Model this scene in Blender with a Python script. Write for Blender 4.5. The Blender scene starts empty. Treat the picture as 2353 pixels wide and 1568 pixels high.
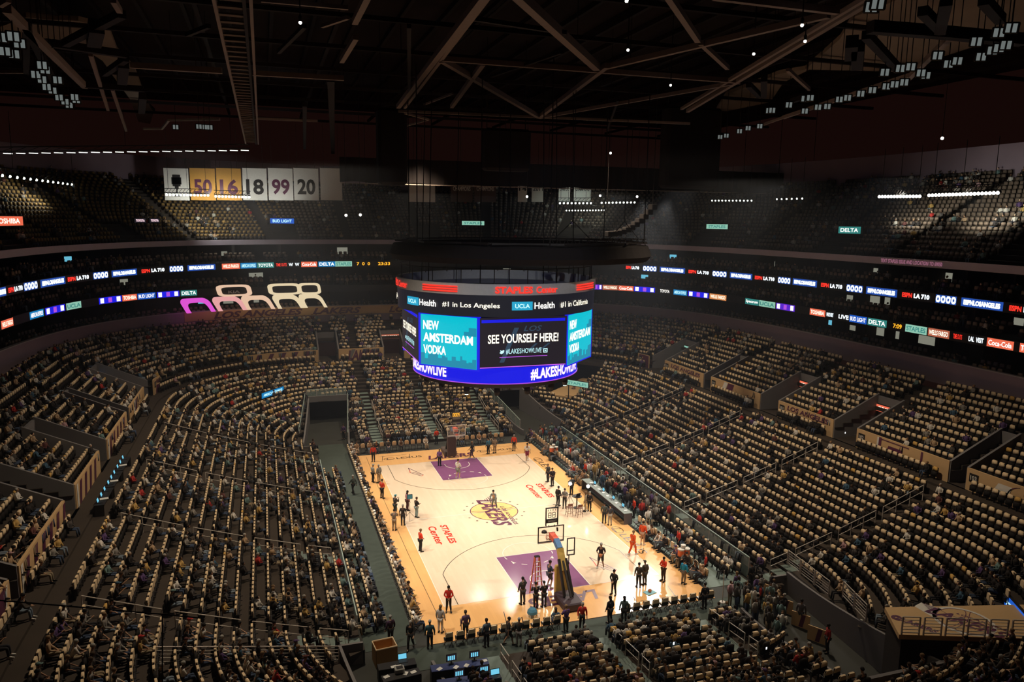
import bpy, math, random
import numpy as np
from mathutils import Vector, Matrix

random.seed(7)
RNG = np.random.default_rng(11)
SC = bpy.context.scene
COL = SC.collection
PI = math.pi
R_ = math.radians

# ------------------------------------------------------------------ camera
CAM = np.array([-17.6305, -57.7208, 24.1878])
YAW, PITCH, ROLL, FPX = 0.3184, -0.1587, 0.0127, 1730.67
PX0, PY0 = 1176.5, 784.0


def cam_axes():
    f = np.array([math.sin(YAW) * math.cos(PITCH), math.cos(YAW) * math.cos(PITCH), math.sin(PITCH)])
    r = np.array([math.cos(YAW), -math.sin(YAW), 0.0])
    u = np.cross(r, f)
    c, s = math.cos(ROLL), math.sin(ROLL)
    return c * r + s * u, -s * r + c * u, f


AX = cam_axes()
AXM = np.array(AX)
cam_d = bpy.data.cameras.new('camera')
cam_d.sensor_width = 36.0
cam_d.sensor_fit = 'HORIZONTAL'
cam_d.lens = FPX / 2353.0 * 36.0
cam_d.clip_end = 500
cam = bpy.data.objects.new('camera', cam_d)
COL.objects.link(cam)
cam.matrix_world = Matrix(((AX[0][0], AX[1][0], -AX[2][0], CAM[0]), (AX[0][1], AX[1][1], -AX[2][1], CAM[1]),
                           (AX[0][2], AX[1][2], -AX[2][2], CAM[2]), (0, 0, 0, 1)))
SC.camera = cam


def ray(u, v):
    d = np.array([(u - PX0) / FPX, -(v - PY0) / FPX, 1.0]) @ AXM
    return d / np.linalg.norm(d)


def at_z(u, v, z=0.0):
    """the point at height z that the photograph shows at pixel u, v"""
    d = ray(u, v)
    return CAM + d * (z - CAM[2]) / d[2]


def at_y(u, v, y):
    d = ray(u, v)
    return CAM + d * (y - CAM[1]) / d[1]


def at_x(u, v, x):
    d = ray(u, v)
    return CAM + d * (x - CAM[0]) / d[0]


def in_view(P, margin=40):
    """which of the points P (N,3) fall inside the photograph's frame, and their depth"""
    q = (np.asarray(P) - CAM) @ AXM.T
    dep = q[:, 2]
    dd = np.where(dep > 0.5, dep, 1e9)
    u = PX0 + FPX * q[:, 0] / dd
    v = PY0 - FPX * q[:, 1] / dd
    return (dep > 0.5) & (u > -margin) & (u < 2353 + margin) & (v > -margin) & (v < 1568 + margin), dep


# ------------------------------------------------------------------ view, world and lights
SC.view_settings.view_transform = 'Standard'
SC.view_settings.look = 'None'
SC.view_settings.gamma = 1.0
SC.view_settings.use_curve_mapping = False
SC.view_settings.exposure = 0.0
SC.cycles.max_bounces = 4
SC.cycles.diffuse_bounces = 2
SC.cycles.glossy_bounces = 2
SC.cycles.transmission_bounces = 3
SC.cycles.transparent_max_bounces = 6
SC.cycles.volume_bounces = 0
SC.cycles.sample_clamp_indirect = 4.0
SC.cycles.caustics_reflective = False
SC.cycles.caustics_refractive = False

W = bpy.data.worlds.new('arena_air')
SC.world = W
W.use_nodes = True
W.node_tree.nodes['Background'].inputs['Color'].default_value = (1.0, 0.34, 0.26, 1)
W.node_tree.nodes['Background'].inputs['Strength'].default_value = 0.0065


def spot(name, loc, target, power, size, blend, col=(1, 0.93, 0.80), radius=0.35):
    l = bpy.data.lights.new(name, 'SPOT')
    l.energy = power
    l.spot_size = R_(size)
    l.spot_blend = blend
    l.color = col
    l.shadow_soft_size = radius
    o = bpy.data.objects.new(name, l)
    COL.objects.link(o)
    o.location = loc
    o.rotation_euler = (Vector(target) - Vector(loc)).to_track_quat('-Z', 'Y').to_euler()
    return o


COURT_COL = (1.0, 0.92, 0.80)
COURT_POWER = 19000
# the court floodlights: two lines along the side catwalks and one over each end
COURT_SPOTS = []
for sx in (-1, 1):
    for y in (-21, -7, 7, 21):
        COURT_SPOTS.append((sx * 23.0, y, 31.0, sx * 2.5, y * 0.52, 0))
for (x, y, z, tx, ty, tz) in COURT_SPOTS:
    spot('court_floodlight', (x, y, z), (tx, ty, tz), COURT_POWER, 40, 0.8, COURT_COL, 0.4)
END_SPOTS = [(9.3, 36.8, 30.0, 22000), (14.5, 37.5, 30.0, 22000), (20.0, 38.0, 30.0, 30000), (26.6, 25.4, 27.0, 170000), (29.8, 25.8, 27.0, 170000)]
for (x, y, z, p) in END_SPOTS:
    spot('end_floodlight', (x, y, z), (x * 0.18, -8.0, 0), p * 0.12, 40, 0.7, COURT_COL, 0.55)
# wide fill lamps, added without fixtures, that let the stands read
for (x, y, p) in ((-14, -12, 1.0), (-14, 14, 1.0), (14, -12, 1.0), (14, 14, 1.0), (0, 30, 0.9), (0, -27, 0.12)):
    spot('stand_fill_light', (x, y, 32.0), (x * 1.25, y * 1.05, 0), 17500 * p, 106, 1.0, (1.0, 0.83, 0.60), 0.8)
# an added narrow lamp, without a fixture, that brightens the scoreboard's grey ring
spot('added_ring_lamp', (-6.0, -30.0, 31.0), (-0.5, -7.5, 19.2), 6500, 34, 0.8, (0.92, 0.95, 1.0), 0.3)


# ------------------------------------------------------------------ materials
MATS = {}


def _nodes(name):
    m = bpy.data.materials.new(name)
    m.use_nodes = True
    nt = m.node_tree
    return m, nt, nt.nodes['Principled BSDF']


def mat(name, col, rough=0.6, metal=0.0, vary=0.12, scale=6.0, spec=0.4):
    """painted, moulded or cast stuff: one colour with a slight cloudy variation"""
    if name in MATS:
        return MATS[name]
    m, nt, b = _nodes(name)
    tc = nt.nodes.new('ShaderNodeTexCoord')
    nz = nt.nodes.new('ShaderNodeTexNoise')
    nz.inputs['Scale'].default_value = scale
    nz.inputs['Detail'].default_value = 3
    nt.links.new(tc.outputs['Object'], nz.inputs['Vector'])
    mx = nt.nodes.new('ShaderNodeMixRGB')
    mx.inputs[1].default_value = (*[max(0, c * (1 - vary)) for c in col], 1)
    mx.inputs[2].default_value = (*[min(1, c * (1 + vary)) for c in col], 1)
    nt.links.new(nz.outputs['Fac'], mx.inputs[0])
    nt.links.new(mx.outputs[0], b.inputs['Base Color'])
    b.inputs['Roughness'].default_value = rough
    b.inputs['Metallic'].default_value = metal
    b.inputs['Specular IOR Level'].default_value = spec
    MATS[name] = m
    return m


def glow(name, col, strength=1.0):
    """a lit screen, letter or lamp lens"""
    if name in MATS:
        return MATS[name]
    m, nt, b = _nodes(name)
    b.inputs['Base Color'].default_value = (0.01, 0.01, 0.01, 1)
    b.inputs['Emission Color'].default_value = (*col, 1)
    b.inputs['Emission Strength'].default_value = strength
    b.inputs['Roughness'].default_value = 0.5
    MATS[name] = m
    return m


def cloth(name, rough=0.85):
    """fabric whose colour each garment carries as its own object colour"""
    m, nt, b = _nodes(name)
    oi = nt.nodes.new('ShaderNodeObjectInfo')
    tc = nt.nodes.new('ShaderNodeTexCoord')
    nz = nt.nodes.new('ShaderNodeTexNoise')
    nz.inputs['Scale'].default_value = 14
    nt.links.new(tc.outputs['Object'], nz.inputs['Vector'])
    mr = nt.nodes.new('ShaderNodeMapRange')
    mr.inputs['To Min'].default_value = 0.75
    mr.inputs['To Max'].default_value = 1.2
    nt.links.new(nz.outputs['Fac'], mr.inputs['Value'])
    mx = nt.nodes.new('ShaderNodeVectorMath')
    mx.operation = 'SCALE'
    nt.links.new(oi.outputs['Color'], mx.inputs[0])
    nt.links.new(mr.outputs['Result'], mx.inputs['Scale'])
    nt.links.new(mx.outputs['Vector'], b.inputs['Base Color'])
    b.inputs['Roughness'].default_value = rough
    b.inputs['Specular IOR Level'].default_value = 0.2
    return m


def tint_mat(name, rough=0.8):
    """one mesh of many uncounted things, each with its own colour in the attribute tint"""
    m, nt, b = _nodes(name)
    at = nt.nodes.new('ShaderNodeAttribute')
    at.attribute_name = 'tint'
    nt.links.new(at.outputs['Color'], b.inputs['Base Color'])
    b.inputs['Roughness'].default_value = rough
    b.inputs['Specular IOR Level'].default_value = 0.2
    return m


def wood(name, c1, c2, rough, plank=(0.057, 1.6)):
    """strip flooring laid along the court's length"""
    m, nt, b = _nodes(name)
    tc = nt.nodes.new('ShaderNodeTexCoord')
    mp = nt.nodes.new('ShaderNodeMapping')
    mp.inputs['Rotation'].default_value = (0, 0, PI / 2)
    nt.links.new(tc.outputs['Object'], mp.inputs['Vector'])
    br = nt.nodes.new('ShaderNodeTexBrick')
    br.inputs['Color1'].default_value = (*c1, 1)
    br.inputs['Color2'].default_value = (*c2, 1)
    br.inputs['Mortar'].default_value = (*[c * 0.8 for c in c1], 1)
    br.inputs['Scale'].default_value = 1.0
    br.inputs['Mortar Size'].default_value = 0.002
    br.inputs['Brick Width'].default_value = plank[1]
    br.inputs['Row Height'].default_value = plank[0] * 4
    nt.links.new(mp.outputs['Vector'], br.inputs['Vector'])
    nt.links.new(br.outputs['Color'], b.inputs['Base Color'])
    nz = nt.nodes.new('ShaderNodeTexNoise')
    nz.inputs['Scale'].default_value = 1.2
    nz.inputs['Detail'].default_value = 4
    nt.links.new(tc.outputs['Object'], nz.inputs['Vector'])
    mr = nt.nodes.new('ShaderNodeMapRange')
    mr.inputs['To Min'].default_value = rough * 0.8
    mr.inputs['To Max'].default_value = rough * 1.25
    nt.links.new(nz.outputs['Fac'], mr.inputs['Value'])
    nt.links.new(mr.outputs['Result'], b.inputs['Roughness'])
    b.inputs['Specular IOR Level'].default_value = 0.5
    return m


M_MAPLE = wood('maple_floor', (0.82, 0.63, 0.46), (0.78, 0.59, 0.42), 0.14)
M_APRON = wood('stained_apron', (0.86, 0.48, 0.19), (0.82, 0.445, 0.175), 0.14)
M_LANE = wood('purple_paint', (0.245, 0.088, 0.205), (0.23, 0.082, 0.19), 0.14)
M_LINEW = mat('white_paint', (0.86, 0.80, 0.68), 0.25, vary=0.04)
M_LINEB = mat('dark_line_paint', (0.06, 0.045, 0.03), 0.3)
M_REDP = mat('red_paint', (0.60, 0.026, 0.010), 0.3)
M_PURP = mat('logo_purple_paint', (0.12, 0.03, 0.07), 0.3)
M_GOLD = mat('logo_gold_paint', (0.82, 0.53, 0.20), 0.25)
M_RUG = mat('grey_green_rug', (0.055, 0.07, 0.058), 0.9, scale=1.5, vary=0.25)
M_FLOOR = mat('arena_slab', (0.034, 0.034, 0.029), 0.75, scale=0.6, vary=0.3)
M_CONC = mat('stand_concrete', (0.042, 0.029, 0.021), 0.85, scale=0.8, vary=0.25)
M_STEP = mat('aisle_step_paint', (0.17, 0.22, 0.20), 0.7, scale=2)
M_WALLG = mat('grey_plaster', (0.19, 0.175, 0.175), 0.8, scale=0.7)
M_PURG = mat('mauve_grey_wall', (0.30, 0.215, 0.26), 0.8, scale=0.5)
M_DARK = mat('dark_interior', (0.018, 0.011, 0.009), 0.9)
M_BLACK = mat('black_fabric', (0.010, 0.006, 0.006), 0.95)
M_BLKP = mat('black_plastic', (0.014, 0.011, 0.010), 0.55)
M_BLKM = mat('black_steel', (0.022, 0.016, 0.014), 0.5)
M_TAN = mat('tan_banner_cloth', (0.62, 0.40, 0.20), 0.8, vary=0.05)
M_CREAM = mat('cream_cotton', (0.78, 0.58, 0.36), 0.9, vary=0.06)
M_WHITE = mat('white_cloth', (0.72, 0.68, 0.62), 0.8)
M_GOLDB = mat('gold_banner_cloth', (0.60, 0.30, 0.06), 0.8)
M_STEEL = mat('satin_rail_paint', (0.60, 0.53, 0.47), 0.5)
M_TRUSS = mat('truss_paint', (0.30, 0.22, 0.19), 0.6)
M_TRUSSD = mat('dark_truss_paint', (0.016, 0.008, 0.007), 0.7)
M_ROOF = mat('roof_deck', (0.016, 0.007, 0.006), 0.9, scale=0.4, vary=0.3)
M_BEIGE = mat('beige_roof_panel', (0.34, 0.25, 0.19), 0.9, scale=0.5)
M_GREY = mat('grey_ring_paint', (0.62, 0.62, 0.64), 0.5)
M_TAUPE = mat('taupe_drape', (0.10, 0.07, 0.06), 0.9)
M_ORANGE = mat('orange_leather', (0.55, 0.18, 0.06), 0.6)
M_BOX = mat('tan_fibreboard', (0.62, 0.34, 0.13), 0.8)
M_PAPER = mat('white_paper', (0.80, 0.78, 0.74), 0.8)
M_BLUETOP = mat('blue_table_top', (0.035, 0.05, 0.17), 0.6)
M_LADDER = mat('orange_fibreglass', (0.75, 0.16, 0.07), 0.5)
M_RIM = mat('orange_rim_steel', (0.75, 0.10, 0.04), 0.4)
M_PADGOLD = mat('gold_pad_vinyl', (0.62, 0.40, 0.10), 0.6)
M_PADPUR = mat('purple_pad_vinyl', (0.10, 0.05, 0.10), 0.6)
M_NET = mat('white_net_cord', (0.8, 0.78, 0.72), 0.9)
M_CLOTH = cloth('garment_cloth')
M_SKIN = cloth('skin', 0.6)
M_HAIR = cloth('hair', 0.7)
M_TINT = tint_mat('mixed_colours')
M_EYE = mat('dark_eye', (0.02, 0.015, 0.012), 0.3)


def glass(name, col=(0.55, 0.70, 0.66), alpha=0.25):
    m, nt, b = _nodes(name)
    b.inputs['Base Color'].default_value = (*col, 1)
    b.inputs['Roughness'].default_value = 0.08
    b.inputs['Alpha'].default_value = alpha
    tc = nt.nodes.new('ShaderNodeTexCoord')
    nz = nt.nodes.new('ShaderNodeTexNoise')
    nz.inputs['Scale'].default_value = 2
    nt.links.new(tc.outputs['Object'], nz.inputs['Vector'])
    mr = nt.nodes.new('ShaderNodeMapRange')
    mr.inputs['To Min'].default_value = 0.05
    mr.inputs['To Max'].default_value = 0.14
    nt.links.new(nz.outputs['Fac'], mr.inputs['Value'])
    nt.links.new(mr.outputs['Result'], b.inputs['Roughness'])
    return m


M_GLASS = glass('guard_glass')
M_ACRYL = glass('backboard_acrylic', (0.8, 0.8, 0.75), 0.10)

# lit colours
G_WHITE = glow('lit_white', (1.0, 0.97, 0.92), 1.5)
G_HALO = glow('lit_ribbon_white', (0.80, 0.92, 1.0), 2.2)
G_NAVY = glow('lit_navy', (0.015, 0.075, 0.40), 1.0)
G_BLUE = glow('lit_royal_blue', (0.01, 0.012, 0.80), 1.0)
G_BLUE2 = glow('lit_blue', (0.01, 0.10, 0.55), 1.0)
G_RED = glow('lit_red', (1.0, 0.035, 0.02), 1.2)
G_REDSIGN = glow('lit_sign_red', (0.80, 0.14, 0.07), 1.1)
G_BROWN = glow('lit_brown_red', (0.50, 0.13, 0.07), 0.9)
G_ORANGE = glow('lit_orange', (0.75, 0.27, 0.08), 0.9)
G_AMBER = glow('lit_amber', (1.0, 0.42, 0.02), 1.6)
G_TEAL = glow('lit_teal_screen', (0.0, 0.50, 0.62), 1.1)
G_TEALD = glow('lit_teal_shade', (0.01, 0.27, 0.42), 1.0)
G_SKY = glow('lit_sky_box', (0.02, 0.38, 0.62), 1.0)
G_AMEX = glow('lit_azure', (0.0, 0.20, 0.50), 1.0)
G_GREEN = glow('lit_dark_green', (0.03, 0.24, 0.22), 0.9)
G_MINT = glow('lit_mint', (0.30, 0.62, 0.48), 0.9)
G_PURPLE = glow('lit_purple', (0.10, 0.015, 0.62), 1.0)
G_VIOLET = glow('lit_violet', (0.45, 0.08, 0.75), 1.0)
G_PINKW = glow('lit_pink_white', (1.0, 0.72, 0.80), 1.6)
G_SCREEN = glow('lit_dark_screen', (0.016, 0.012, 0.018), 1.0)
G_SCREEN2 = glow('lit_dark_ring', (0.010, 0.010, 0.016), 1.0)
G_GHOST = glow('lit_ghost_logo', (0.03, 0.06, 0.10), 1.0)
G_CREAMTX = glow('lit_cream_text', (1.0, 0.92, 0.74), 1.6)
G_CYANTX = glow('lit_cyan_text', (0.55, 0.95, 1.0), 1.3)
G_GRNTX = glow('lit_green_text', (0.10, 0.55, 0.30), 1.0)
G_MAG = glow('lit_magenta_line', (0.5, 0.1, 0.8), 1.2)
G_LAMP = glow('lit_lamp_lens', (1.0, 0.96, 0.86), 9.0)
G_LAMPG = glow('lit_lamp_greenish', (0.90, 1.0, 0.86), 7.0)
G_STRIP = glow('lit_strip_lens', (0.95, 1.0, 0.92), 1.6)
M_FASC = mat('pale_mauve_fascia', (0.62, 0.52, 0.62), 0.7, scale=0.5)
G_LAMPS = glow('lens_reflection_glow', (0.55, 0.62, 0.60), 0.24)  # faint glow put in for the light these lenses reflect
G_WIN = glow('lit_suite_room', (0.50, 0.50, 0.40), 0.42)
G_WIN2 = glow('lit_suite_screen', (0.15, 0.55, 0.75), 0.9)
G_PHONE = glow('lit_phone', (0.9, 0.95, 1.0), 2.0)
G_LAP = glow('lit_laptop', (0.18, 0.62, 0.85), 1.0)
G_KIA1 = glow('lit_frame_magenta', (0.85, 0.10, 0.75), 0.9)
G_KIA2 = glow('lit_frame_pink', (0.90, 0.42, 0.42), 0.9)
G_KIA3 = glow('lit_frame_peach', (0.90, 0.60, 0.42), 0.9)
G_KIA4 = glow('lit_frame_cream', (0.88, 0.72, 0.46), 0.9)
G_SOFT = glow('lit_dim_text', (0.55, 0.22, 0.32), 0.55)

# ------------------------------------------------------------------ mesh builder


class MB:
    def __init__(s):
        s.v, s.f, s.m, s.mats = [], [], [], []

    def mi(s, m):
        if m not in s.mats:
            s.mats.append(m)
        return s.mats.index(m)

    def poly(s, pts, m):
        n = len(s.v)
        s.v += [tuple(p) for p in pts]
        s.f.append(tuple(range(n, n + len(pts))))
        s.m.append(s.mi(m))

    def faces(s, V, F, m):
        n = len(s.v)
        s.v += [tuple(map(float, p)) for p in V]
        k = s.mi(m)
        for f in F:
            s.f.append(tuple(i + n for i in f))
            s.m.append(k)

    def box(s, c, size, m, rz=0.0, rx=0.0):
        x, y, z = [q / 2 for q in size]
        P = np.array([(-x, -y, -z), (x, -y, -z), (x, y, -z), (-x, y, -z), (-x, -y, z), (x, -y, z), (x, y, z), (-x, y, z)])
        if rx:
            ca, sa = math.cos(rx), math.sin(rx)
            P = np.stack([P[:, 0], P[:, 1] * ca - P[:, 2] * sa, P[:, 1] * sa + P[:, 2] * ca], 1)
        if rz:
            ca, sa = math.cos(rz), math.sin(rz)
            P = np.stack([P[:, 0] * ca - P[:, 1] * sa, P[:, 0] * sa + P[:, 1] * ca, P[:, 2]], 1)
        s.faces(P + np.array(c), [(3, 2, 1, 0), (4, 5, 6, 7), (0, 1, 5, 4), (1, 2, 6, 5), (2, 3, 7, 6), (3, 0, 4, 7)], m)

    def rbox(s, c, size, m, r=0.03, rz=0.0):
        """box with its vertical and horizontal edges cut"""
        x, y, z = [q / 2 for q in size]
        r = min(r, x * .9, y * .9, z * .9)

        def ring(e, zz):
            return [(-x + r, -y + e, zz), (x - r, -y + e, zz), (x - e, -y + r, zz), (x - e, y - r, zz), (x - r, y - e, zz), (-x + r, y - e, zz), (-x + e, y - r, zz), (-x + e, -y + r, zz)]
        P = np.array(ring(r, -z) + ring(0, -z + r) + ring(0, z - r) + ring(r, z))
        if rz:
            ca, sa = math.cos(rz), math.sin(rz)
            P = np.stack([P[:, 0] * ca - P[:, 1] * sa, P[:, 0] * sa + P[:, 1] * ca, P[:, 2]], 1)
        F = [tuple(range(7, -1, -1)), tuple(range(24, 32))]
        for k in range(3):
            for i in range(8):
                j = (i + 1) % 8
                F.append((k * 8 + i, k * 8 + j, k * 8 + 8 + j, k * 8 + 8 + i))
        s.faces(P + np.array(c), F, m)

    def bar(s, a, b, w, m, h=None, up=(0, 0, 1)):
        """a straight square bar from a to b"""
        a, b = np.array(a, float), np.array(b, float)
        d = b - a
        L = np.linalg.norm(d)
        if L < 1e-6:
            return
        d /= L
        u = np.array(up, float)
        if abs(d @ u) > 0.98:
            u = np.array((0, 1.0, 0)) if abs(d[1]) < 0.9 else np.array((1.0, 0, 0))
        x = np.cross(d, u)
        x /= np.linalg.norm(x)
        y = np.cross(x, d)
        h = h or w
        P = [a + x * sx * w / 2 + y * sy * h / 2 for sx, sy in ((-1, -1), (1, -1), (1, 1), (-1, 1))]
        P += [b + x * sx * w / 2 + y * sy * h / 2 for sx, sy in ((-1, -1), (1, -1), (1, 1), (-1, 1))]
        s.faces(P, [(3, 2, 1, 0), (4, 5, 6, 7), (0, 1, 5, 4), (1, 2, 6, 5), (2, 3, 7, 6), (3, 0, 4, 7)], m)

    def tube(s, pts, r, m, n=6, closed=False):
        pts = [np.array(p, float) for p in pts]
        N = len(pts)
        V = []
        for i, p in enumerate(pts):
            a = pts[(i - 1) % N] if (closed or i > 0) else p
            b = pts[(i + 1) % N] if (closed or i < N - 1) else p
            d = b - a
            d /= max(np.linalg.norm(d), 1e-9)
            u = np.array((0, 0, 1.0)) if abs(d[2]) < 0.95 else np.array((0, 1.0, 0))
            x = np.cross(d, u)
            x /= np.linalg.norm(x)
            y = np.cross(x, d)
            rr = r[i] if hasattr(r, '__len__') else r
            V += [p + rr * (math.cos(2 * PI * k / n) * x + math.sin(2 * PI * k / n) * y) for k in range(n)]
        F = []
        for i in range(N if closed else N - 1):
            j = (i + 1) % N
            for k in range(n):
                l = (k + 1) % n
                F.append((i * n + k, i * n + l, j * n + l, j * n + k))
        if not closed:
            F += [tuple(range(n - 1, -1, -1)), tuple((N - 1) * n + k for k in range(n))]
        s.faces(V, F, m)

    def lathe(s, c, prof, m, n=16, axis=None):
        """prof: (radius, height) pairs about a vertical axis through c"""
        V, F = [], []
        for r, z in prof:
            V += [(r * math.cos(2 * PI * k / n), r * math.sin(2 * PI * k / n), z) for k in range(n)]
        for i in range(len(prof) - 1):
            for k in range(n):
                l = (k + 1) % n
                F.append((i * n + k, i * n + l, (i + 1) * n + l, (i + 1) * n + k))
        F += [tuple(range(n - 1, -1, -1)), tuple((len(prof) - 1) * n + k for k in range(n))]
        V = np.array(V)
        if axis is not None:
            q = Vector((0, 0, 1)).rotation_difference(Vector(axis).normalized()).to_matrix()
            V = V @ np.array(q).T
        s.faces(V + np.array(c), F, m)

    def ball(s, c, r, m, n=10, k=7, squash=(1, 1, 1)):
        prof = [(max(1e-3, math.sin(PI * i / k)) * r, -math.cos(PI * i / k) * r) for i in range(k + 1)]
        V, F = [], []
        for rr, z in prof:
            V += [(rr * math.cos(2 * PI * j / n) * squash[0] + c[0], rr * math.sin(2 * PI * j / n) * squash[1] + c[1], z * squash[2] + c[2]) for j in range(n)]
        for i in range(k):
            for j in range(n):
                l = (j + 1) % n
                F.append((i * n + j, i * n + l, (i + 1) * n + l, (i + 1) * n + j))
        s.faces(V, F, m)

    def prism(s, outline, z0, z1, m):
        n = len(outline)
        V = [(x, y, z0) for x, y in outline] + [(x, y, z1) for x, y in outline]
        F = [tuple(range(n - 1, -1, -1)), tuple(range(n, 2 * n))]
        F += [(i, (i + 1) % n, (i + 1) % n + n, i + n) for i in range(n)]
        s.faces(V, F, m)

    def mesh(s, name):
        me = bpy.data.meshes.new(name)
        me.from_pydata(s.v, [], s.f)
        for m in s.mats:
            me.materials.append(m)
        if len(s.mats) > 1:
            me.polygons.foreach_set('material_index', s.m)
        me.update()
        return me

    def build(s, name, parent=None, **kw):
        return place(name, s.mesh(name), parent, **kw)


def place(name, me, parent=None, loc=None, rz=0.0, label=None, cat=None, group=None, kind=None):
    o = bpy.data.objects.new(name, me)
    COL.objects.link(o)
    if loc is not None:
        o.location = loc
    if rz:
        o.rotation_euler = (0, 0, rz)
    if parent is not None:
        o.parent = parent
    if label:
        o['label'] = label
    if cat:
        o['category'] = cat
    if group:
        o['group'] = group
    if kind:
        o['kind'] = kind
    return o


def empty(name, loc=(0, 0, 0), rz=0.0, **kw):
    return place(name, None, None, loc, rz, **kw)


def copy_tree(o, parent=None):
    c = o.copy()
    COL.objects.link(c)
    if parent is not None:
        c.parent = parent
        c.matrix_parent_inverse = o.matrix_parent_inverse
    for ch in list(KIDS.get(o.name, ())):
        copy_tree(ch, c)
    return c


KIDS = {}


def note_kids(root):
    """remember the parts of a pattern thing, so that copies need not search the scene"""
    for o in COL.objects:
        if o.parent is not None:
            KIDS.setdefault(o.parent.name, [])
            if o not in KIDS[o.parent.name]:
                KIDS[o.parent.name].append(o)


# ------------------------------------------------------------------ lettering
_TXT = {}


def text_shape(body, bold=0.0, shear=0.0):
    """outline of a word in the unit square plus its natural width over height"""
    key = (body, bold, shear)
    if key in _TXT:
        return _TXT[key]
    cu = bpy.data.curves.new('lettering', 'FONT')
    cu.body = body
    cu.size = 1.0
    cu.offset = bold
    cu.shear = shear
    cu.resolution_u = 3
    o = bpy.data.objects.new('lettering', cu)
    COL.objects.link(o)
    bpy.context.view_layer.update()
    me = bpy.data.meshes.new_from_object(o.evaluated_get(bpy.context.evaluated_depsgraph_get()))
    V = np.array([v.co[:2] for v in me.vertices])
    F = [tuple(p.vertices) for p in me.polygons]
    bpy.data.objects.remove(o)
    bpy.data.curves.remove(cu)
    bpy.data.meshes.remove(me)
    lo, hi = V.min(0), V.max(0)
    asp = (hi[0] - lo[0]) / (hi[1] - lo[1])
    _TXT[key] = ((V - lo) / (hi - lo), F, asp)
    return _TXT[key]


def word(name, body, fmap, s0, s1, t0, t1, m, parent=None, bold=0.02, shear=0.0, off=0.02, **kw):
    """letters laid on a surface: fmap(s, t, off) gives the point"""
    V, F, a = text_shape(body, bold, shear)
    b = MB()
    b.faces([fmap(s0 + (s1 - s0) * x, t0 + (t1 - t0) * y, off) for x, y in V], F, m)
    return b.build(name, parent, **kw)


def flat(o, right, up):
    """surface map for a flat board with origin o"""
    o, r, u = np.array(o, float), np.array(right, float), np.array(up, float)
    r /= np.linalg.norm(r)
    u /= np.linalg.norm(u)
    n = np.cross(r, u)
    return lambda s, t, off=0.0: o + r * s + u * t + n * off


def panel(name, fmap, s0, s1, t0, t1, m, parent=None, off=0.0, depth=0.06, n=1, **kw):
    """a thin board on a surface map"""
    b = MB()
    V = []
    for i in range(n + 1):
        s = s0 + (s1 - s0) * i / n
        V += [fmap(s, t0, off), fmap(s, t1, off), fmap(s, t1, off - depth), fmap(s, t0, off - depth)]
    F = []
    for i in range(n):
        a, c = i * 4, i * 4 + 4
        F += [(a, c, c + 1, a + 1), (a + 1, c + 1, c + 2, a + 2), (a + 2, c + 2, c + 3, a + 3), (a + 3, c + 3, c, a)]
    F += [(0, 1, 2, 3), (n * 4 + 3, n * 4 + 2, n * 4 + 1, n * 4)]
    b.faces(V, F, m)
    return b.build(name, parent, **kw)


# ------------------------------------------------------------------ many at once


def repeat(name, V, F, part, pos, yaw, cols, m, scale=None, **kw):
    """ONE mesh of many: V (n,3), F list of quads/tris, part (n,) indexes cols (N,parts,3)"""
    N, n = len(pos), len(V)
    ca, sa = np.cos(yaw)[:, None], np.sin(yaw)[:, None]
    sc = np.ones(N) if scale is None else scale
    X = V[None, :, 0] * ca - V[None, :, 1] * sa
    Y = V[None, :, 0] * sa + V[None, :, 1] * ca
    Z = np.broadcast_to(V[None, :, 2], X.shape) * sc[:, None]
    P = np.stack([X, Y, Z], 2) + pos[:, None, :]
    lens = np.array([len(f) for f in F])
    idx = np.concatenate([np.array(f) for f in F])
    L = (idx[None, :] + (np.arange(N) * n)[:, None]).ravel()
    LT = np.tile(lens, N)
    LS = np.concatenate([[0], np.cumsum(LT)[:-1]])
    me = bpy.data.meshes.new(name)
    me.vertices.add(N * n)
    me.vertices.foreach_set('co', P.astype(np.float32).ravel())
    me.loops.add(len(L))
    me.loops.foreach_set('vertex_index', L.astype(np.int32))
    me.polygons.add(len(LT))
    me.polygons.foreach_set('loop_start', LS.astype(np.int32))
    at = me.attributes.new('tint', 'FLOAT_COLOR', 'POINT')
    C = np.ones((N, n, 4), np.float32)
    C[:, :, :3] = cols[:, part, :]
    at.data.foreach_set('color', C.ravel())
    me.materials.append(m)
    me.update(calc_edges=True)
    me.validate()
    return place(name, me, **kw)


# ------------------------------------------------------------------ figures
def skin_mesh(name, J, E, m, sub=1, root='pelvis'):
    """one continuous surface grown round a skeleton of joints {name: (x,y,z,rx,ry)}"""
    names = [k for k in J if any(k in e for e in E)]
    names.remove(root)
    names = [root] + names
    ix = {k: i for i, k in enumerate(names)}
    me = bpy.data.meshes.new(name + '_skeleton')
    me.from_pydata([J[k][:3] for k in names], [(ix[a], ix[b]) for a, b in E], [])
    o = bpy.data.objects.new(name, me)
    COL.objects.link(o)
    md = o.modifiers.new('skin', 'SKIN')
    md.use_smooth_shade = True
    sv = me.skin_vertices[0].data
    for k, i in ix.items():
        j = J[k]
        sv[i].radius = (j[3], j[4] if len(j) > 4 else j[3])
        sv[i].use_root = i == 0
    if sub:
        s = o.modifiers.new('sub', 'SUBSURF')
        s.levels = s.render_levels = sub
    bpy.context.view_layer.update()
    r = bpy.data.meshes.new_from_object(o.evaluated_get(bpy.context.evaluated_depsgraph_get()))
    bpy.data.objects.remove(o)
    bpy.data.meshes.remove(me)
    r.name = name
    r.materials.clear()
    r.materials.append(m)
    r.polygons.foreach_set('use_smooth', [True] * len(r.polygons))
    return r


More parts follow.
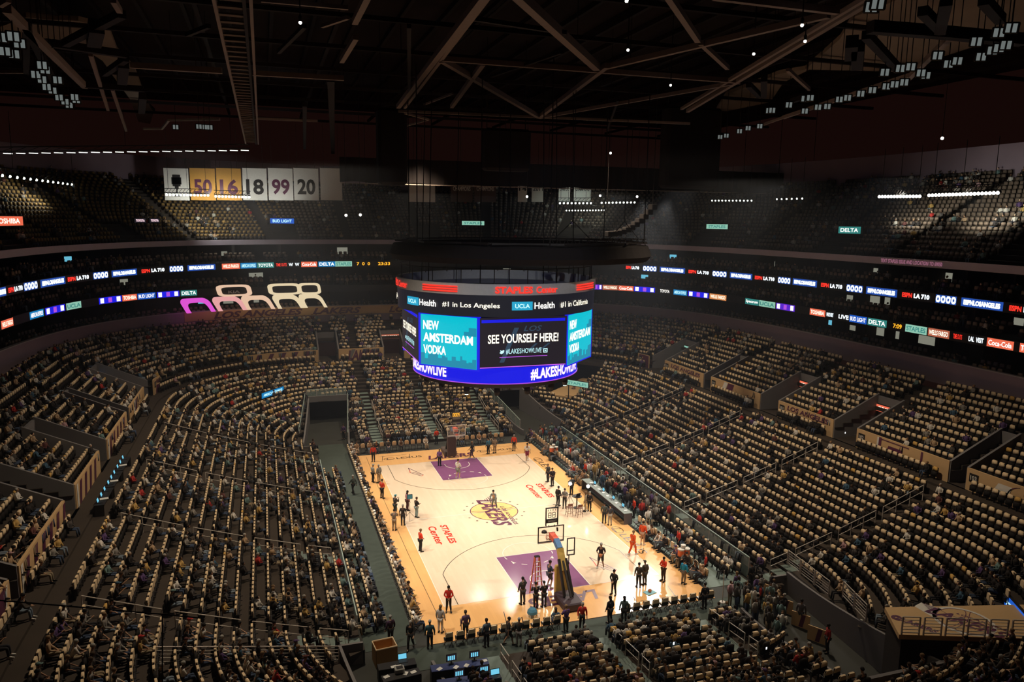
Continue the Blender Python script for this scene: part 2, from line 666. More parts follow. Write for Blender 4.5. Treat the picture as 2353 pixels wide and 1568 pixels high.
def figure_joints(arms, legs, lean=(0.0, 0.0), hip=0.93, seated=False, head=(0, 0.02)):
    """arms: {L/R: (elbow, wrist)}, legs: {L/R: (knee, ankle, toe)}; facing +Y"""
    lx, ly = lean
    J = {'pelvis': (0, 0, hip, .135, .105), 'waist': (lx * .35, ly * .35, hip + .17, .13, .095), 'chest': (lx * .8, ly * .8, hip + .36, .155, .11),
         'neckbase': (lx, ly, hip + .52, .07, .065), 'neck': (lx, ly + .01, hip + .58, .052, .052),
         'chin': (lx + head[0] * .5, ly + .03 + head[1] * .5, hip + .645, .062, .070), 'face': (lx + head[0], ly + .03 + head[1], hip + .715, .072, .086),
         'crown': (lx + head[0], ly + .015 + head[1], hip + .79, .060, .072),
         'nose': (lx + head[0] * 1.1, ly + .125 + head[1], hip + .70, .012, .016), 'earL': (lx - .085 + head[0], ly + .03 + head[1], hip + .71, .010, .022), 'earR': (lx + .085 + head[0], ly + .03 + head[1], hip + .71, .010, .022)}
    E = [('pelvis', 'waist'), ('waist', 'chest'), ('chest', 'neckbase'), ('neckbase', 'neck'), ('neck', 'chin'), ('chin', 'face'), ('face', 'crown'), ('face', 'nose'), ('face', 'earL'), ('face', 'earR')]
    for s, sg in (('L', -1), ('R', 1)):
        sh = (lx + sg * .185, ly, hip + .47)
        el, wr = arms[s]
        J['shoulder' + s] = (*sh, .058, .058)
        J['elbow' + s] = (*el, .042, .042)
        J['wrist' + s] = (*wr, .028, .024)
        d = Vector(wr) - Vector(el)
        d.normalize()
        palm = Vector(wr) + d * .06
        J['palm' + s] = (*palm, .034, .020)
        E += [('chest', 'shoulder' + s), ('shoulder' + s, 'elbow' + s), ('elbow' + s, 'wrist' + s), ('wrist' + s, 'palm' + s)]
        side = d.cross(Vector((0, 0, 1)) if abs(d.z) < .9 else Vector((0, 1, 0))).normalized()
        curl = side.cross(d).normalized() * -1
        for f, (o, ln) in enumerate(((-.030, .060), (-.010, .072), (.010, .068), (.029, .052))):
            a = palm + d * .035 + side * o
            b = a + d * ln * .55 + side * o * .25
            c = b + d * ln * .40 + curl * ln * .35
            for q, p, r in (('a', a, .0105), ('b', b, .0095), ('c', c, .008)):
                J['f%s%d%s' % (q, f, s)] = (*p, r, r)
            E += [('palm' + s, 'fa%d%s' % (f, s)), ('fa%d%s' % (f, s), 'fb%d%s' % (f, s)), ('fb%d%s' % (f, s), 'fc%d%s' % (f, s))]
        t0 = Vector(wr) + d * .035 - side * .030
        t1 = t0 + d * .035 - side * .025 + curl * .012
        J['ta' + s] = (*t0, .012, .012)
        J['tb' + s] = (*t1, .009, .009)
        E += [('wrist' + s, 'ta' + s), ('ta' + s, 'tb' + s)]
        kn, an, to = legs[s]
        J['hip' + s] = (sg * .09, .02 if seated else 0, hip - .04, .088, .095)
        J['knee' + s] = (*kn, .060, .062)
        if not seated:
            J['calf' + s] = (*(Vector(kn) * .55 + Vector(an) * .45 + Vector((0, -.025, 0))), .053, .055)
        else:
            J['calf' + s] = (*(Vector(kn) * .6 + Vector(an) * .4), .052, .052)
        J['ankle' + s] = (*an, .036, .040)
        J['toe' + s] = (*to, .036, .026)
        E += [('pelvis', 'hip' + s), ('hip' + s, 'knee' + s), ('knee' + s, 'calf' + s), ('calf' + s, 'ankle' + s), ('ankle' + s, 'toe' + s)]
    return J, E


def grow(J, keys, add):
    out = {}
    for k in keys:
        j = J[k]
        out[k] = (j[0], j[1], j[2], j[3] + add, j[4] + add)
    return out


FIG = {}


def figure(pose, arms, legs, **kw):
    J, E = figure_joints(arms, legs, **kw)
    P = {'body': skin_mesh('person_' + pose, J, E, M_SKIN)}
    tk = ['pelvis', 'waist', 'chest', 'neckbase', 'shoulderL', 'shoulderR', 'elbowL', 'elbowR']
    te = [e for e in E if e[0] in tk and e[1] in tk]
    T = grow(J, tk, .016)
    T['neckbase'] = (*J['neckbase'][:3], .072, .068)
    P['tee'] = skin_mesh('tee_' + pose, T, te, M_CLOTH)
    tk2 = tk + ['wristL', 'wristR']
    te2 = [e for e in E if e[0] in tk2 and e[1] in tk2]
    T2 = grow(J, tk2, .020)
    T2['neckbase'] = (*J['neckbase'][:3], .074, .070)
    P['long'] = skin_mesh('jacket_' + pose, T2, te2, M_CLOTH)
    bk = ['pelvis', 'hipL', 'hipR', 'kneeL', 'kneeR', 'calfL', 'calfR', 'ankleL', 'ankleR']
    be = [e for e in E if e[0] in bk and e[1] in bk]
    B = grow(J, bk, .016)
    P['trousers'] = skin_mesh('trousers_' + pose, B, be, M_CLOTH)
    sk = ['pelvis', 'hipL', 'hipR', 'kneeL', 'kneeR']
    S = grow(J, sk, .030)
    P['shorts'] = skin_mesh('shorts_' + pose, S, [e for e in be if e[0] in sk and e[1] in sk], M_CLOTH)
    shoe = MB()
    for s in 'LR':
        a, t = Vector(J['ankle' + s][:3]), Vector(J['toe' + s][:3])
        d = t - a
        d.z = 0
        d.normalize()
        n = Vector((-d.y, d.x, 0))
        q = Vector((a.x, a.y, min(t.z, a.z) - .035))
        V = []
        for l, w, h in ((-.07, .042, .10), (.04, .048, .095), (.13, .050, .065), (.20, .038, .045)):
            c = q + d * l
            V += [c - n * w, c + n * w, c + n * w * .8 + Vector((0, 0, h)), c - n * w * .8 + Vector((0, 0, h))]
        F = [(0, 1, 2, 3), (15, 14, 13, 12)]
        for i in range(3):
            F += [(i * 4 + k, (i + 1) * 4 + k, (i + 1) * 4 + (k + 1) % 4, i * 4 + (k + 1) % 4) for k in range(4)]
        shoe.faces(V, F, M_CLOTH)
    P['shoes'] = shoe.mesh('shoes_' + pose)
    c = np.array(J['face'][:3])
    hb = MB()
    hb.ball(c + (0, -.022, .042), .108, M_HAIR, 12, 8, (.86, .98, .90))
    P['hair'] = hb.mesh('hair_' + pose)
    hb = MB()
    hb.ball(c + (0, -.025, .042), .110, M_HAIR, 12, 8, (.90, .98, .90))
    hb.ball(c + (0, -.075, -.13), .10, M_HAIR, 10, 7, (.95, .55, 1.5))
    P['longhair'] = hb.mesh('long_hair_' + pose)
    hb = MB()
    hb.ball(c + (0, -.012, .050), .104, M_CLOTH, 12, 8, (.90, 1.0, .80))
    hb.prism([(c[0] - .07, c[1] + .06), (c[0] + .07, c[1] + .06), (c[0] + .055, c[1] + .17), (c[0] - .055, c[1] + .17)], c[2] + .045, c[2] + .058, M_CLOTH)
    P['cap'] = hb.mesh('cap_' + pose)
    eb = MB()
    for sx in (-.031, .031):
        eb.ball(c + (sx, .080, .012), .011, M_EYE, 6, 4)
    eb.box(c + (0, .088, -.055), (.045, .012, .010), M_EYE)
    P['eyes'] = eb.mesh('eyes_and_mouth_' + pose)
    FIG[pose] = P


def _legs(kl=(-.10, .03, .50), kr=(.10, .03, .50), al=(-.11, 0, .09), ar=(.11, 0, .09), toe=.13):
    return {'L': (kl, al, (al[0] - .02, al[1] + toe, al[2] - .045)), 'R': (kr, ar, (ar[0] + .02, ar[1] + toe, ar[2] - .045))}


STAND = {'L': ((-.255, -.01, 1.13), (-.26, .09, .90)), 'R': ((.255, -.01, 1.13), (.26, .09, .90))}
figure('standing', STAND, _legs())
figure('hands_folded', {'L': ((-.27, .03, 1.14), (-.05, .20, 1.00)), 'R': ((.27, .03, 1.14), (.05, .20, 1.00))}, _legs(al=(-.14, 0, .09), ar=(.14, 0, .09)))
figure('arms_crossed', {'L': ((-.25, .10, 1.16), (.08, .22, 1.20)), 'R': ((.25, .10, 1.16), (-.08, .23, 1.14))}, _legs())
figure('walking', {'L': ((-.25, .10, 1.14), (-.24, .28, .98)), 'R': ((.25, -.10, 1.13), (.26, -.12, .88))},
       _legs(kl=(-.09, -.04, .50), kr=(.10, .20, .52), al=(-.10, -.26, .14), ar=(.10, .26, .09)))
figure('raising_phone', {'L': ((-.25, .02, 1.13), (-.24, .12, .92)), 'R': ((.28, .14, 1.25), (.20, .30, 1.48))}, _legs())
figure('holding_camera', {'L': ((-.26, .14, 1.17), (-.10, .30, 1.36)), 'R': ((.26, .14, 1.17), (.12, .30, 1.34))}, _legs())
figure('holding_ball', {'L': ((-.28, .04, 1.14), (-.14, .26, 1.08)), 'R': ((.28, .06, 1.14), (.14, .26, 1.08))}, _legs(kl=(-.13, .10, .50), kr=(.14, .10, .50), al=(-.20, 0, .09), ar=(.20, -.02, .09)))
figure('bending', {'L': ((-.22, .55, 1.00), (-.16, .52, .68)), 'R': ((.22, .55, 1.00), (.16, .52, .68))}, _legs(kl=(-.14, .08, .50), kr=(.14, .08, .50), al=(-.20, -.02, .09), ar=(.20, -.02, .09)), lean=(0, .34), hip=.86, head=(0, .05))
SITL = {'L': ((-.11, .46, .50), (-.12, .50, .09), (-.13, .63, .045)), 'R': ((.11, .46, .50), (.12, .50, .09), (.13, .63, .045))}
figure('sitting', {'L': ((-.25, .05, .72), (-.10, .28, .60)), 'R': ((.25, .05, .72), (.10, .28, .60))}, SITL, hip=.50, seated=True)
figure('sitting_forward', {'L': ((-.24, .34, .70), (-.07, .52, .68)), 'R': ((.24, .34, .70), (.07, .52, .68))}, SITL, hip=.50, seated=True, lean=(0, .20), head=(0, .03))
figure('sitting_phone', {'L': ((-.25, .10, .74), (-.07, .32, .88)), 'R': ((.25, .10, .74), (.07, .32, .88))}, SITL, hip=.50, seated=True, head=(0, .04))
figure('sitting_turned', {'L': ((-.26, .04, .74), (-.20, .30, .62)), 'R': ((.30, .02, .78), (.34, .26, .70))}, SITL, hip=.50, seated=True, lean=(.06, .05), head=(.03, .02))

SKINS = [(.55, .33, .21), (.42, .24, .15), (.28, .15, .09), (.13, .07, .045), (.60, .38, .26), (.36, .20, .12)]
HAIRS = [(.012, .009, .008), (.03, .018, .012), (.06, .035, .02), (.20, .12, .06), (.35, .33, .30), (.012, .009, .008)]


def person(pose, loc, rz, label, top=(.05, .05, .05), bottom=(.03, .03, .035), skin=None, hair=None, cut='long', legs='trousers', head='hair', capcol=None, shoes=(.02, .02, .02), group=None, scale=1.0, topname=None, fine=True):
    P = FIG[pose]
    skin = skin or random.choice(SKINS)
    hair = hair or random.choice(HAIRS)
    o = place('person', P['body'], None, loc, rz, label=label, cat='person', group=group)
    o.color = (*skin, 1)
    if scale != 1:
        o.scale = (scale,) * 3

    def part(n, k, c):
        q = place(n, P[k], o)
        q.color = (*c, 1)
    part(topname or ('jacket' if cut == 'long' else 'shirt'), cut, top)
    part(legs, legs, bottom)
    if head == 'cap':
        part('cap', 'cap', capcol or top)
    elif head:
        part('hair', head, hair)
    part('shoes', 'shoes', shoes)
    if fine:
        part('eyes_and_mouth', 'eyes', (.02, .02, .02))
    return o


def low_figure(standing=False):
    """a small seated or standing figure for the uncounted crowd: verts, faces, part ids (0 skin 1 hair 2 top 3 bottom)"""
    b = MB()
    ids = []
    dummy = M_TINT

    def add(fn, pid):
        n = len(b.v)
        fn()
        ids.extend([pid] * (len(b.v) - n))
    if not standing:
        add(lambda: b.tube([(0, 0, .44), (0, .0, .62), (0, .03, .84), (0, .03, .98)], [.17, .155, .19, .09], dummy, 7), 2)
        for s in (-1, 1):
            add(lambda: b.tube([(s * .20, .03, .93), (s * .25, .06, .70), (s * .10, .28, .62)], [.058, .05, .04], dummy, 4), 2)
            add(lambda: b.tube([(s * .09, .02, .48), (s * .11, .46, .50), (s * .12, .50, .05)], [.095, .075, .05], dummy, 4), 3)
        z = 1.13
    else:
        add(lambda: b.tube([(0, 0, .88), (0, 0, 1.05), (0, 0, 1.30), (0, 0, 1.46)], [.16, .145, .19, .08], dummy, 7), 2)
        for s in (-1, 1):
            add(lambda: b.tube([(s * .20, 0, 1.40), (s * .26, .0, 1.14), (s * .22, .14, .92)], [.058, .05, .04], dummy, 4), 2)
            add(lambda: b.tube([(s * .09, 0, .92), (s * .10, .02, .50), (s * .11, 0, .0)], [.10, .075, .055], dummy, 4), 3)
        z = 1.62
    add(lambda: b.ball((0, .05, z), .095, dummy, 6, 4, (.9, 1, 1.15)), 0)
    add(lambda: b.ball((0, .02, z + .035), .108, dummy, 6, 4, (.9, 1, .95)), 1)
    return np.array(b.v), b.f, np.array(ids)


# ------------------------------------------------------------------ the court
def ground(x0, y0, rx, ry, ux, uy, z=0.0):
    """surface map lying on the floor: s runs along (rx,ry), t along (ux,uy)"""
    return lambda s, t, off=0.0: np.array([x0 + s * rx + t * ux, y0 + s * ry + t * uy, z + off])


def strip(b, pts, w, m, z, closed=False):
    """a painted line of width w through pts on the floor"""
    n = len(pts)
    L = []
    for i, p in enumerate(pts):
        a = pts[i - 1] if (i > 0 or closed) else p
        c = pts[(i + 1) % n] if (i < n - 1 or closed) else p
        d = Vector((c[0] - a[0], c[1] - a[1]))
        d.normalize()
        L.append((p[0] - d.y * w / 2, p[1] + d.x * w / 2, p[0] + d.y * w / 2, p[1] - d.x * w / 2))
    for i in range(n if closed else n - 1):
        a, c = L[i], L[(i + 1) % n]
        b.poly([(a[2], a[3], z), (c[2], c[3], z), (c[0], c[1], z), (a[0], a[1], z)], m)


def arc(cx, cy, r, a0, a1, n=40):
    return [(cx + r * math.cos(R_(a0 + (a1 - a0) * i / n)), cy + r * math.sin(R_(a0 + (a1 - a0) * i / n))) for i in range(n + 1)]


BL = 14.325
b = MB()
b.box((0, 0, -0.15), (90, 130, 0.28), M_FLOOR)
b.build('floor', kind='structure')
b = MB()
b.box((0.1, -0.05, -0.01), (18.9, 36.5, 0.05), M_APRON)
court = b.build('floor_court', kind='structure')
ZC = 0.0155
b = MB()
b.poly([(-7.62, -BL, ZC), (7.62, -BL, ZC), (7.62, BL, ZC), (-7.62, BL, ZC)], M_MAPLE)
b.build('playing_area', court)
b = MB()
for s in (-1, 1):
    b.poly([(-2.44, s * 8.535, ZC + .003), (2.44, s * 8.535, ZC + .003), (2.44, s * BL, ZC + .003), (-2.44, s * BL, ZC + .003)][::(-1 if s < 0 else 1)], M_LANE)
b.build('lane_paint', court)
b = MB()
Z1, Z2 = ZC + .006, ZC + .009
strip(b, [(-7.62, -BL), (7.62, -BL), (7.62, BL), (-7.62, BL)], .06, M_LINEW, Z1, True)
strip(b, [(-7.62, 0), (7.62, 0)], .06, M_LINEW, Z1)
for s in (-1, 1):
    strip(b, [(-2.44, s * BL), (-2.44, s * 8.535), (2.44, s * 8.535), (2.44, s * BL)], .06, M_LINEW, Z2)
    a0 = 0 if s < 0 else 180
    strip(b, arc(0, s * 8.535, 1.83, a0, a0 + 180), .05, M_LINEW, Z2)
    for k in range(7):
        strip(b, arc(0, s * 8.535, 1.83, a0 + 180 + k * 26.5 + 4, a0 + 180 + k * 26.5 + 17, 4), .06, M_LINEW, Z2)
    strip(b, [(-1.22, s * 13.1)] + arc(0, s * 12.725, 1.22, 180, 180 + (-180 if s < 0 else 180), 24) + [(1.22, s * 13.1)], .06, M_LINEW, Z2)
    for sx in (-1, 1):
        strip(b, [(sx * 1.5, s * 9.6), (sx * 1.5, s * 9.85)], .12, M_LINEW, Z2)
b.build('white_lines', court)
b = MB()
for s in (-1, 1):
    a = math.degrees(math.asin((12.725 - 10.06) / 7.24))
    pts = arc(0, s * 12.725, 7.24, 180 - a * 1 if s < 0 else 180 + a, (0 + a) if s < 0 else 360 - a, 60)
    strip(b, [(-6.71, s * BL), (-6.71, s * 10.06)] + [p for p in pts if abs(p[0]) < 6.71] + [(6.71, s * 10.06), (6.71, s * BL)], .05, M_LINEB, Z1)
    for x in (-7.0, -4.2, 4.6, 7.4):
        strip(b, [(x, s * 16.0), (x + .25 * s, s * 17.4)], .05, M_LINEB, Z1)
    strip(b, [(-7.0, s * 17.3), (-4.3, s * 17.3)], .04, M_LINEB, Z1)
    strip(b, [(4.6, s * 17.3), (7.4, s * 17.3)], .04, M_LINEB, Z1)
strip(b, [(-8.4, 17.6), (-8.5, 8), (-8.4, -6), (-8.2, -17.4)], .03, M_LINEB, Z1)
b.build('dark_lines', court)
# writing on the wood
for nm, bt, sx in (('staples_lettering', 0, -1), ('staples_lettering', 0, 1)):
    x1, y0, y1 = (-5.07, -1.70, -5.25) if sx < 0 else (5.57, 5.22, 1.60)
    x2 = -6.06 if sx < 0 else 4.52
    word(nm, 'STAPLES', ground(x1, y0, 0, -1, 1, 0, Z1), 0, y0 - y1, 0, .56, M_REDP, court, bold=.03, off=0)
    word('center_lettering', 'Center', ground(x2, y0, 0, -1, 1, 0, Z1), 0, y0 - y1, 0, .62, M_REDP, court, bold=.02, off=0)


def fan_logo(parent, fm, r, z, mball, small=False):
    """ball disc with slanting speed-lined lettering across it; fm(s,t,off): s along the word, t up"""
    b = MB()
    n = 48
    b.poly([fm(r * math.cos(2 * PI * k / n), r * math.sin(2 * PI * k / n), z) for k in range(n)], mball)
    b.build('logo_ball', parent)
    b = MB()

    def ln(pts, w):
        for i in range(len(pts) - 1):
            p, q = np.array(pts[i]), np.array(pts[i + 1])
            d = q - p
            L = np.hypot(*d)
            nrm = np.array((-d[1], d[0])) / L * w / 2
            b.poly([fm(*(p - nrm), z + .003), fm(*(q - nrm), z + .003), fm(*(q + nrm), z + .003), fm(*(p + nrm), z + .003)], M_PURP)
    ln([(r * math.cos(2 * PI * k / 40), r * math.sin(2 * PI * k / 40)) for k in range(41)], r * .035)
    ln([(r * (-.30 + .25 * math.cos(t)), r * math.sin(t) * .95) for t in np.linspace(-1.45, 1.45, 14)], r * .03)
    ln([(r * math.cos(t) * .97, r * (.28 - .22 * math.sin(t))) for t in np.linspace(.15, 3.0, 14)], r * .03)
    ln([(-r * .05, r), (r * .12, 0), (-r * .05, -r)], r * .03)
    b.build('logo_seams', parent)
    word('logo_name', 'LAKERS', fm, -r * 1.40, r * 1.62, -r * .42, r * .30, M_PURP, parent, bold=.03, shear=.35, off=z + .006)
    b = MB()
    for i in range(4):
        t = r * (.27 - .10 * i)
        b.poly([fm(-r * (1.72 - .10 * i), t, z + .006), fm(-r * (1.12 + .04 * i), t - r * .01, z + .006), fm(-r * (1.12 + .04 * i), t + r * .03, z + .006), fm(-r * (1.66 - .10 * i), t + r * .035, z + .006)], M_PURP)
    b.build('logo_speed_lines', parent)
    word('logo_city', 'LOS ANGELES', fm, -r * .42, r * 1.62, r * .38, r * .54, M_PURP, parent, bold=.02, shear=.2, off=z + .006)


fan_logo(court, ground(0, 0, 0, -1, 1, 0, 0), 2.0, Z1 - .001, M_GOLD)
b = MB()
for k in range(18):
    if k in (0, 9):
        continue
    a = 2 * PI * k / 18
    cx, cy = 2.52 * math.cos(a), 2.52 * math.sin(a)
    P = []
    for i in range(10):
        rr = .13 if i % 2 == 0 else .055
        P.append((cx + rr * math.cos(i * PI / 5 + PI), cy + rr * math.sin(i * PI / 5 + PI), Z1))
    b.poly(P, M_LINEB)
b.build('star_ring', court)
word('baseline_lettering', 'LAKERS', ground(-2.45, 14.95, 1, 0, 0, 1, ZC + .01), 0, 4.9, 0, 1.25, M_PURP, court, bold=.03, shear=.25, off=0)
word('baseline_lettering', 'LAKERS', ground(2.45, -14.95, -1, 0, 0, -1, ZC + .01), 0, 4.9, 0, 1.25, M_PURP, court, bold=.03, shear=.25, off=0)


def oval_badge(fm, w, h, z, text, tw):
    b = MB()
    n = 36
    for k in range(n):
        a0, a1 = 2 * PI * k / n, 2 * PI * (k + 1) / n
        b.poly([fm(w / 2 * (1 + math.cos(a0)), h / 2 * (1 + math.sin(a0)), z), fm(w / 2 * (1 + math.cos(a1)), h / 2 * (1 + math.sin(a1)), z),
                fm(w / 2 + (w / 2 - .06) * math.cos(a1), h / 2 + (h / 2 - .06) * math.sin(a1), z), fm(w / 2 + (w / 2 - .06) * math.cos(a0), h / 2 + (h / 2 - .06) * math.sin(a0), z)][::-1], M_LINEB)
    P = [(.36 * w, .92 * h), (.36 * w + .07, .92 * h), (.30 * w + .05, .22 * h), (.80 * w, .22 * h), (.84 * w, .14 * h), (.24 * w, .14 * h)]
    b.poly([fm(x, y, z) for x, y in P][::-1], M_LINEB)
    b.build('sponsor_badge', court)
    word('sponsor_lettering', text, fm, w + .2, w + .2 + tw, .12 * h, .88 * h, M_LINEB, court, bold=.005, off=z)


oval_badge(ground(7.85, -5.85, 0, -1, 1, 0, 0), 1.35, .85, ZC + .01, 'LEXUS', 3.6)
oval_badge(ground(7.85, 12.6, 0, -1, 1, 0, 0), 1.35, .85, ZC + .01, 'LEXUS', 3.6)
oval_badge(ground(-6.8, 16.0, 1, 0, 0, 1, 0), 1.1, .7, ZC + .01, 'LEXUS', 2.6)
oval_badge(ground(3.0, 15.9, 1, 0, 0, 1, 0), 1.1, .7, ZC + .01, 'LEXUS', 2.6)
# the slanted wing marks beside each lane
for cx, cy, s in ((4.55, -11.75, -1), (-4.45, 11.65, 1)):
    fm = ground(cx, cy, s * .15, s * 1.0 * -1 * -1, -s * 1.0, 0, 0) if False else ground(cx, cy, 0.25 * s, 1.0 * s, -1.0 * s, 0.1 * s, 0)
    fm2 = ground(cx, cy, 0.55, -0.83, 0.83, 0.55, 0)
    b = MB()
    out = [(-1.35, .35), (1.2, -.1), (1.3, -.45), (-.2, -.5), (-.75, -.05)]
    for i in range(5):
        p, q = np.array(out[i]), np.array(out[(i + 1) % 5])
        d = (q - p) / np.linalg.norm(q - p)
        nn = np.array((-d[1], d[0])) * .035
        b.poly([fm2(*(p - nn), Z1), fm2(*(q - nn), Z1), fm2(*(q + nn), Z1), fm2(*(p + nn), Z1)], M_REDP if i % 2 else M_PURP)
    for i in range(6):
        b.poly([fm2(-.2 + i * .2, -.32, Z1), fm2(-.12 + i * .2, -.32, Z1), fm2(.0 + i * .2, -.12, Z1), fm2(-.08 + i * .2, -.12, Z1)], M_PURP)
    b.build('wing_mark', court)
# rugs round the court
b = MB()
b.box((-11.55, 2.5, 0.004), (2.9, 41, .012), M_RUG)
b.build('floor_rug', kind='structure')
b = MB()
b.box((0.5, -19.55, 0.004), (26, 2.2, .012), M_RUG)
b.build('floor_rug', kind='structure')
b = MB()
b.box((11.4, 1.5, 0.004), (3.2, 37, .012), M_STEP)
b.build('floor_rug', kind='structure')

# ------------------------------------------------------------------ the stands


def prof(d):
    """height of the lower stand at distance d behind the rink line"""
    return .78 + .245 * d + .0048 * d * d if d >= 0 else .78 + .105 * d


def rr_points(hx, hy, r, ns=44, na=26):
    P = []
    for (cx, cy, a0, ex, ey, L) in ((hx - r, -(hy - r), 0, 0, 1, 2 * (hy - r)), (hx - r, hy - r, 90, -1, 0, 2 * (hx - r)), (-(hx - r), hy - r, 180, 0, -1, 2 * (hy - r)), (-(hx - r), -(hy - r), 270, 1, 0, 2 * (hx - r))):
        a = R_(a0)
        sx, sy = cx + r * math.cos(a), cy + r * math.sin(a)
        P += [(sx + ex * L * i / ns, sy + ey * L * i / ns) for i in range(ns)]
        c2 = (cx + ex * L, cy + ey * L)
        P += [(c2[0] + r * math.cos(a + PI / 2 * i / na), c2[1] + r * math.sin(a + PI / 2 * i / na)) for i in range(na)]
    return np.array(P)


def bowl(d):
    hy = 26 + d if d <= 16.4 else 42.4 + (d - 16.4) * .70
    return rr_points(13.3 + d, hy, 8.5 + .6 * max(d, 0))


def upz(d):
    return 6.5 + .385 * (d - 16.4)


VOM_Y = [(-18.0, 1.5, 0), (-6.7, 2.8, 1), (3.7, 2.9, 1), (14.8, 1.5, 0), (26.0, 3.2, 1)]
VOM_X = [(-10.0, 2.6), (-1.4, 2.8), (8.0, 2.6)]
AISLE_Y = [-18.2, -7.2, 3.9, 14.9]
AISLE_X = [-6.6, 0.0, 6.6]


def in_tunnel(x, y, grow=0.0):
    sx, sy = (1 if x > 0 else -1), (1 if y > 0 else -1)
    X, Y = abs(x), abs(y)
    c = 12.2 - (Y - 21) * .10
    return (abs(X - c) < 2.45 + grow) & (Y > 19.0) & (Y < 32.3)


PLAT_CUT = [[tuple(at_z(u, v, 4.0)[:2]) for u, v in ((2025, 1386), (2370, 1380), (2440, 1478), (2056, 1468))], [tuple(at_z(u, v, 2.7)[:2]) for u, v in ((1248, 905), (1310, 921), (1398, 880), (1342, 860))]]


def inside(P, x, y):
    r, j = False, len(P) - 1
    for i in range(len(P)):
        if (P[i][1] > y) != (P[j][1] > y) and x < (P[j][0] - P[i][0]) * (y - P[i][1]) / (P[j][1] - P[i][1]) + P[i][0]:
            r = not r
        j = i
    return r


def cut_away(x, y, grow=0.0):
    return in_tunnel(x, y, grow) or any(inside(P, x, y) for P in PLAT_CUT)


def in_vom(x, y, d, grow=0.0):
    if d < 16.35 or d > 21.0 + grow:
        return False
    for c, w, _ in VOM_Y:
        if abs(y - c) < w / 2 + grow and abs(x) > 20:
            return True
    for c, w in VOM_X:
        if abs(x - c) < w / 2 + grow and y > 30:
            return True
    return False


STEP = .84
NROW = 17
edges = [STEP * i for i in range(NROW + 1)]          # 0 .. 14.28
LOWZ = [prof(e + .1) for e in edges]


def ring_strip(b, A, Bp, za, zb, m, skip):
    n = len(A)
    for i in range(n):
        j = (i + 1) % n
        c = (A[i] + A[j] + Bp[i] + Bp[j]) / 4
        if skip(c):
            continue
        b.poly([(*A[i], za), (*A[j], za), (*Bp[j], zb), (*Bp[i], zb)][::-1], m)


b = MB()
prevz = 0.0
for i in range(NROW):
    A, B2 = bowl(edges[i]), bowl(edges[i + 1])
    z = LOWZ[i]
    sk = (lambda c: cut_away(*c))
    ring_strip(b, A, B2, z, z, M_CONC, sk)
    ring_strip(b, A, A, prevz, z, M_CONC, sk)
    prevz = z
A, B2 = bowl(14.28), bowl(15.2)
WALKZ = 5.35
ring_strip(b, A, A, prevz, WALKZ, M_CONC, lambda c: False)
ring_strip(b, A, B2, WALKZ, WALKZ, M_CONC, lambda c: False)
A, B2 = bowl(15.2), bowl(16.4)
ring_strip(b, A, A, WALKZ, WALKZ + .18, M_CONC, lambda c: False)
ring_strip(b, A, B2, WALKZ + .18, WALKZ + .18, M_CONC, lambda c: False)
b.build('floor_lower_stand', kind='structure')
# the end stands run on down to the floor
for s in (-1, 1):
    b = MB()
    for k in range(6):
        y0, z = 26.0 - STEP * (k + 1), .78 - .105 * STEP * (k + .5)
        b.box((0, s * (y0 + STEP / 2), z / 2), (17.6, STEP, z), M_CONC)
    b.build('floor_end_stand', kind='structure')
# upper part of the lower bowl
UPD = [16.4 + .86 * j for j in range(12)]
b = MB()
prevz = WALKZ + .18
for j in range(11):
    A, B2 = bowl(UPD[j]), bowl(UPD[j + 1])
    z = upz(UPD[j])
    sk = (lambda c, dd=UPD[j] + .43: in_vom(c[0], c[1], dd))
    ring_strip(b, A, B2, z, z, M_CONC, sk)
    if j:
        ring_strip(b, A, A, prevz, z, M_CONC, sk)
    prevz = z
b.build('floor_concourse_stand', kind='structure')
# floors of the vomitories
b = MB()
for sx in (-1, 1):
    for c, w, _ in VOM_Y:
        b.box((sx * 32.3, c, WALKZ + .1), (5.6, w + .3, .16), M_CONC)
for c, w in VOM_X:
    b.box((c, 44.2, WALKZ + .1), (w + .3, 5.0, .16), M_CONC)
b.build('floor_vomitory', kind='structure')

# tan front wall of the upper part, in lengths between the openings
WALL_T = 7.15


def wall_map(x0, y0, x1, y1, z0=0.0):
    d = np.array((x1 - x0, y1 - y0))
    L = np.linalg.norm(d)
    return flat((x0, y0, z0), (d[0], d[1], 0), (0, 0, 1)), L


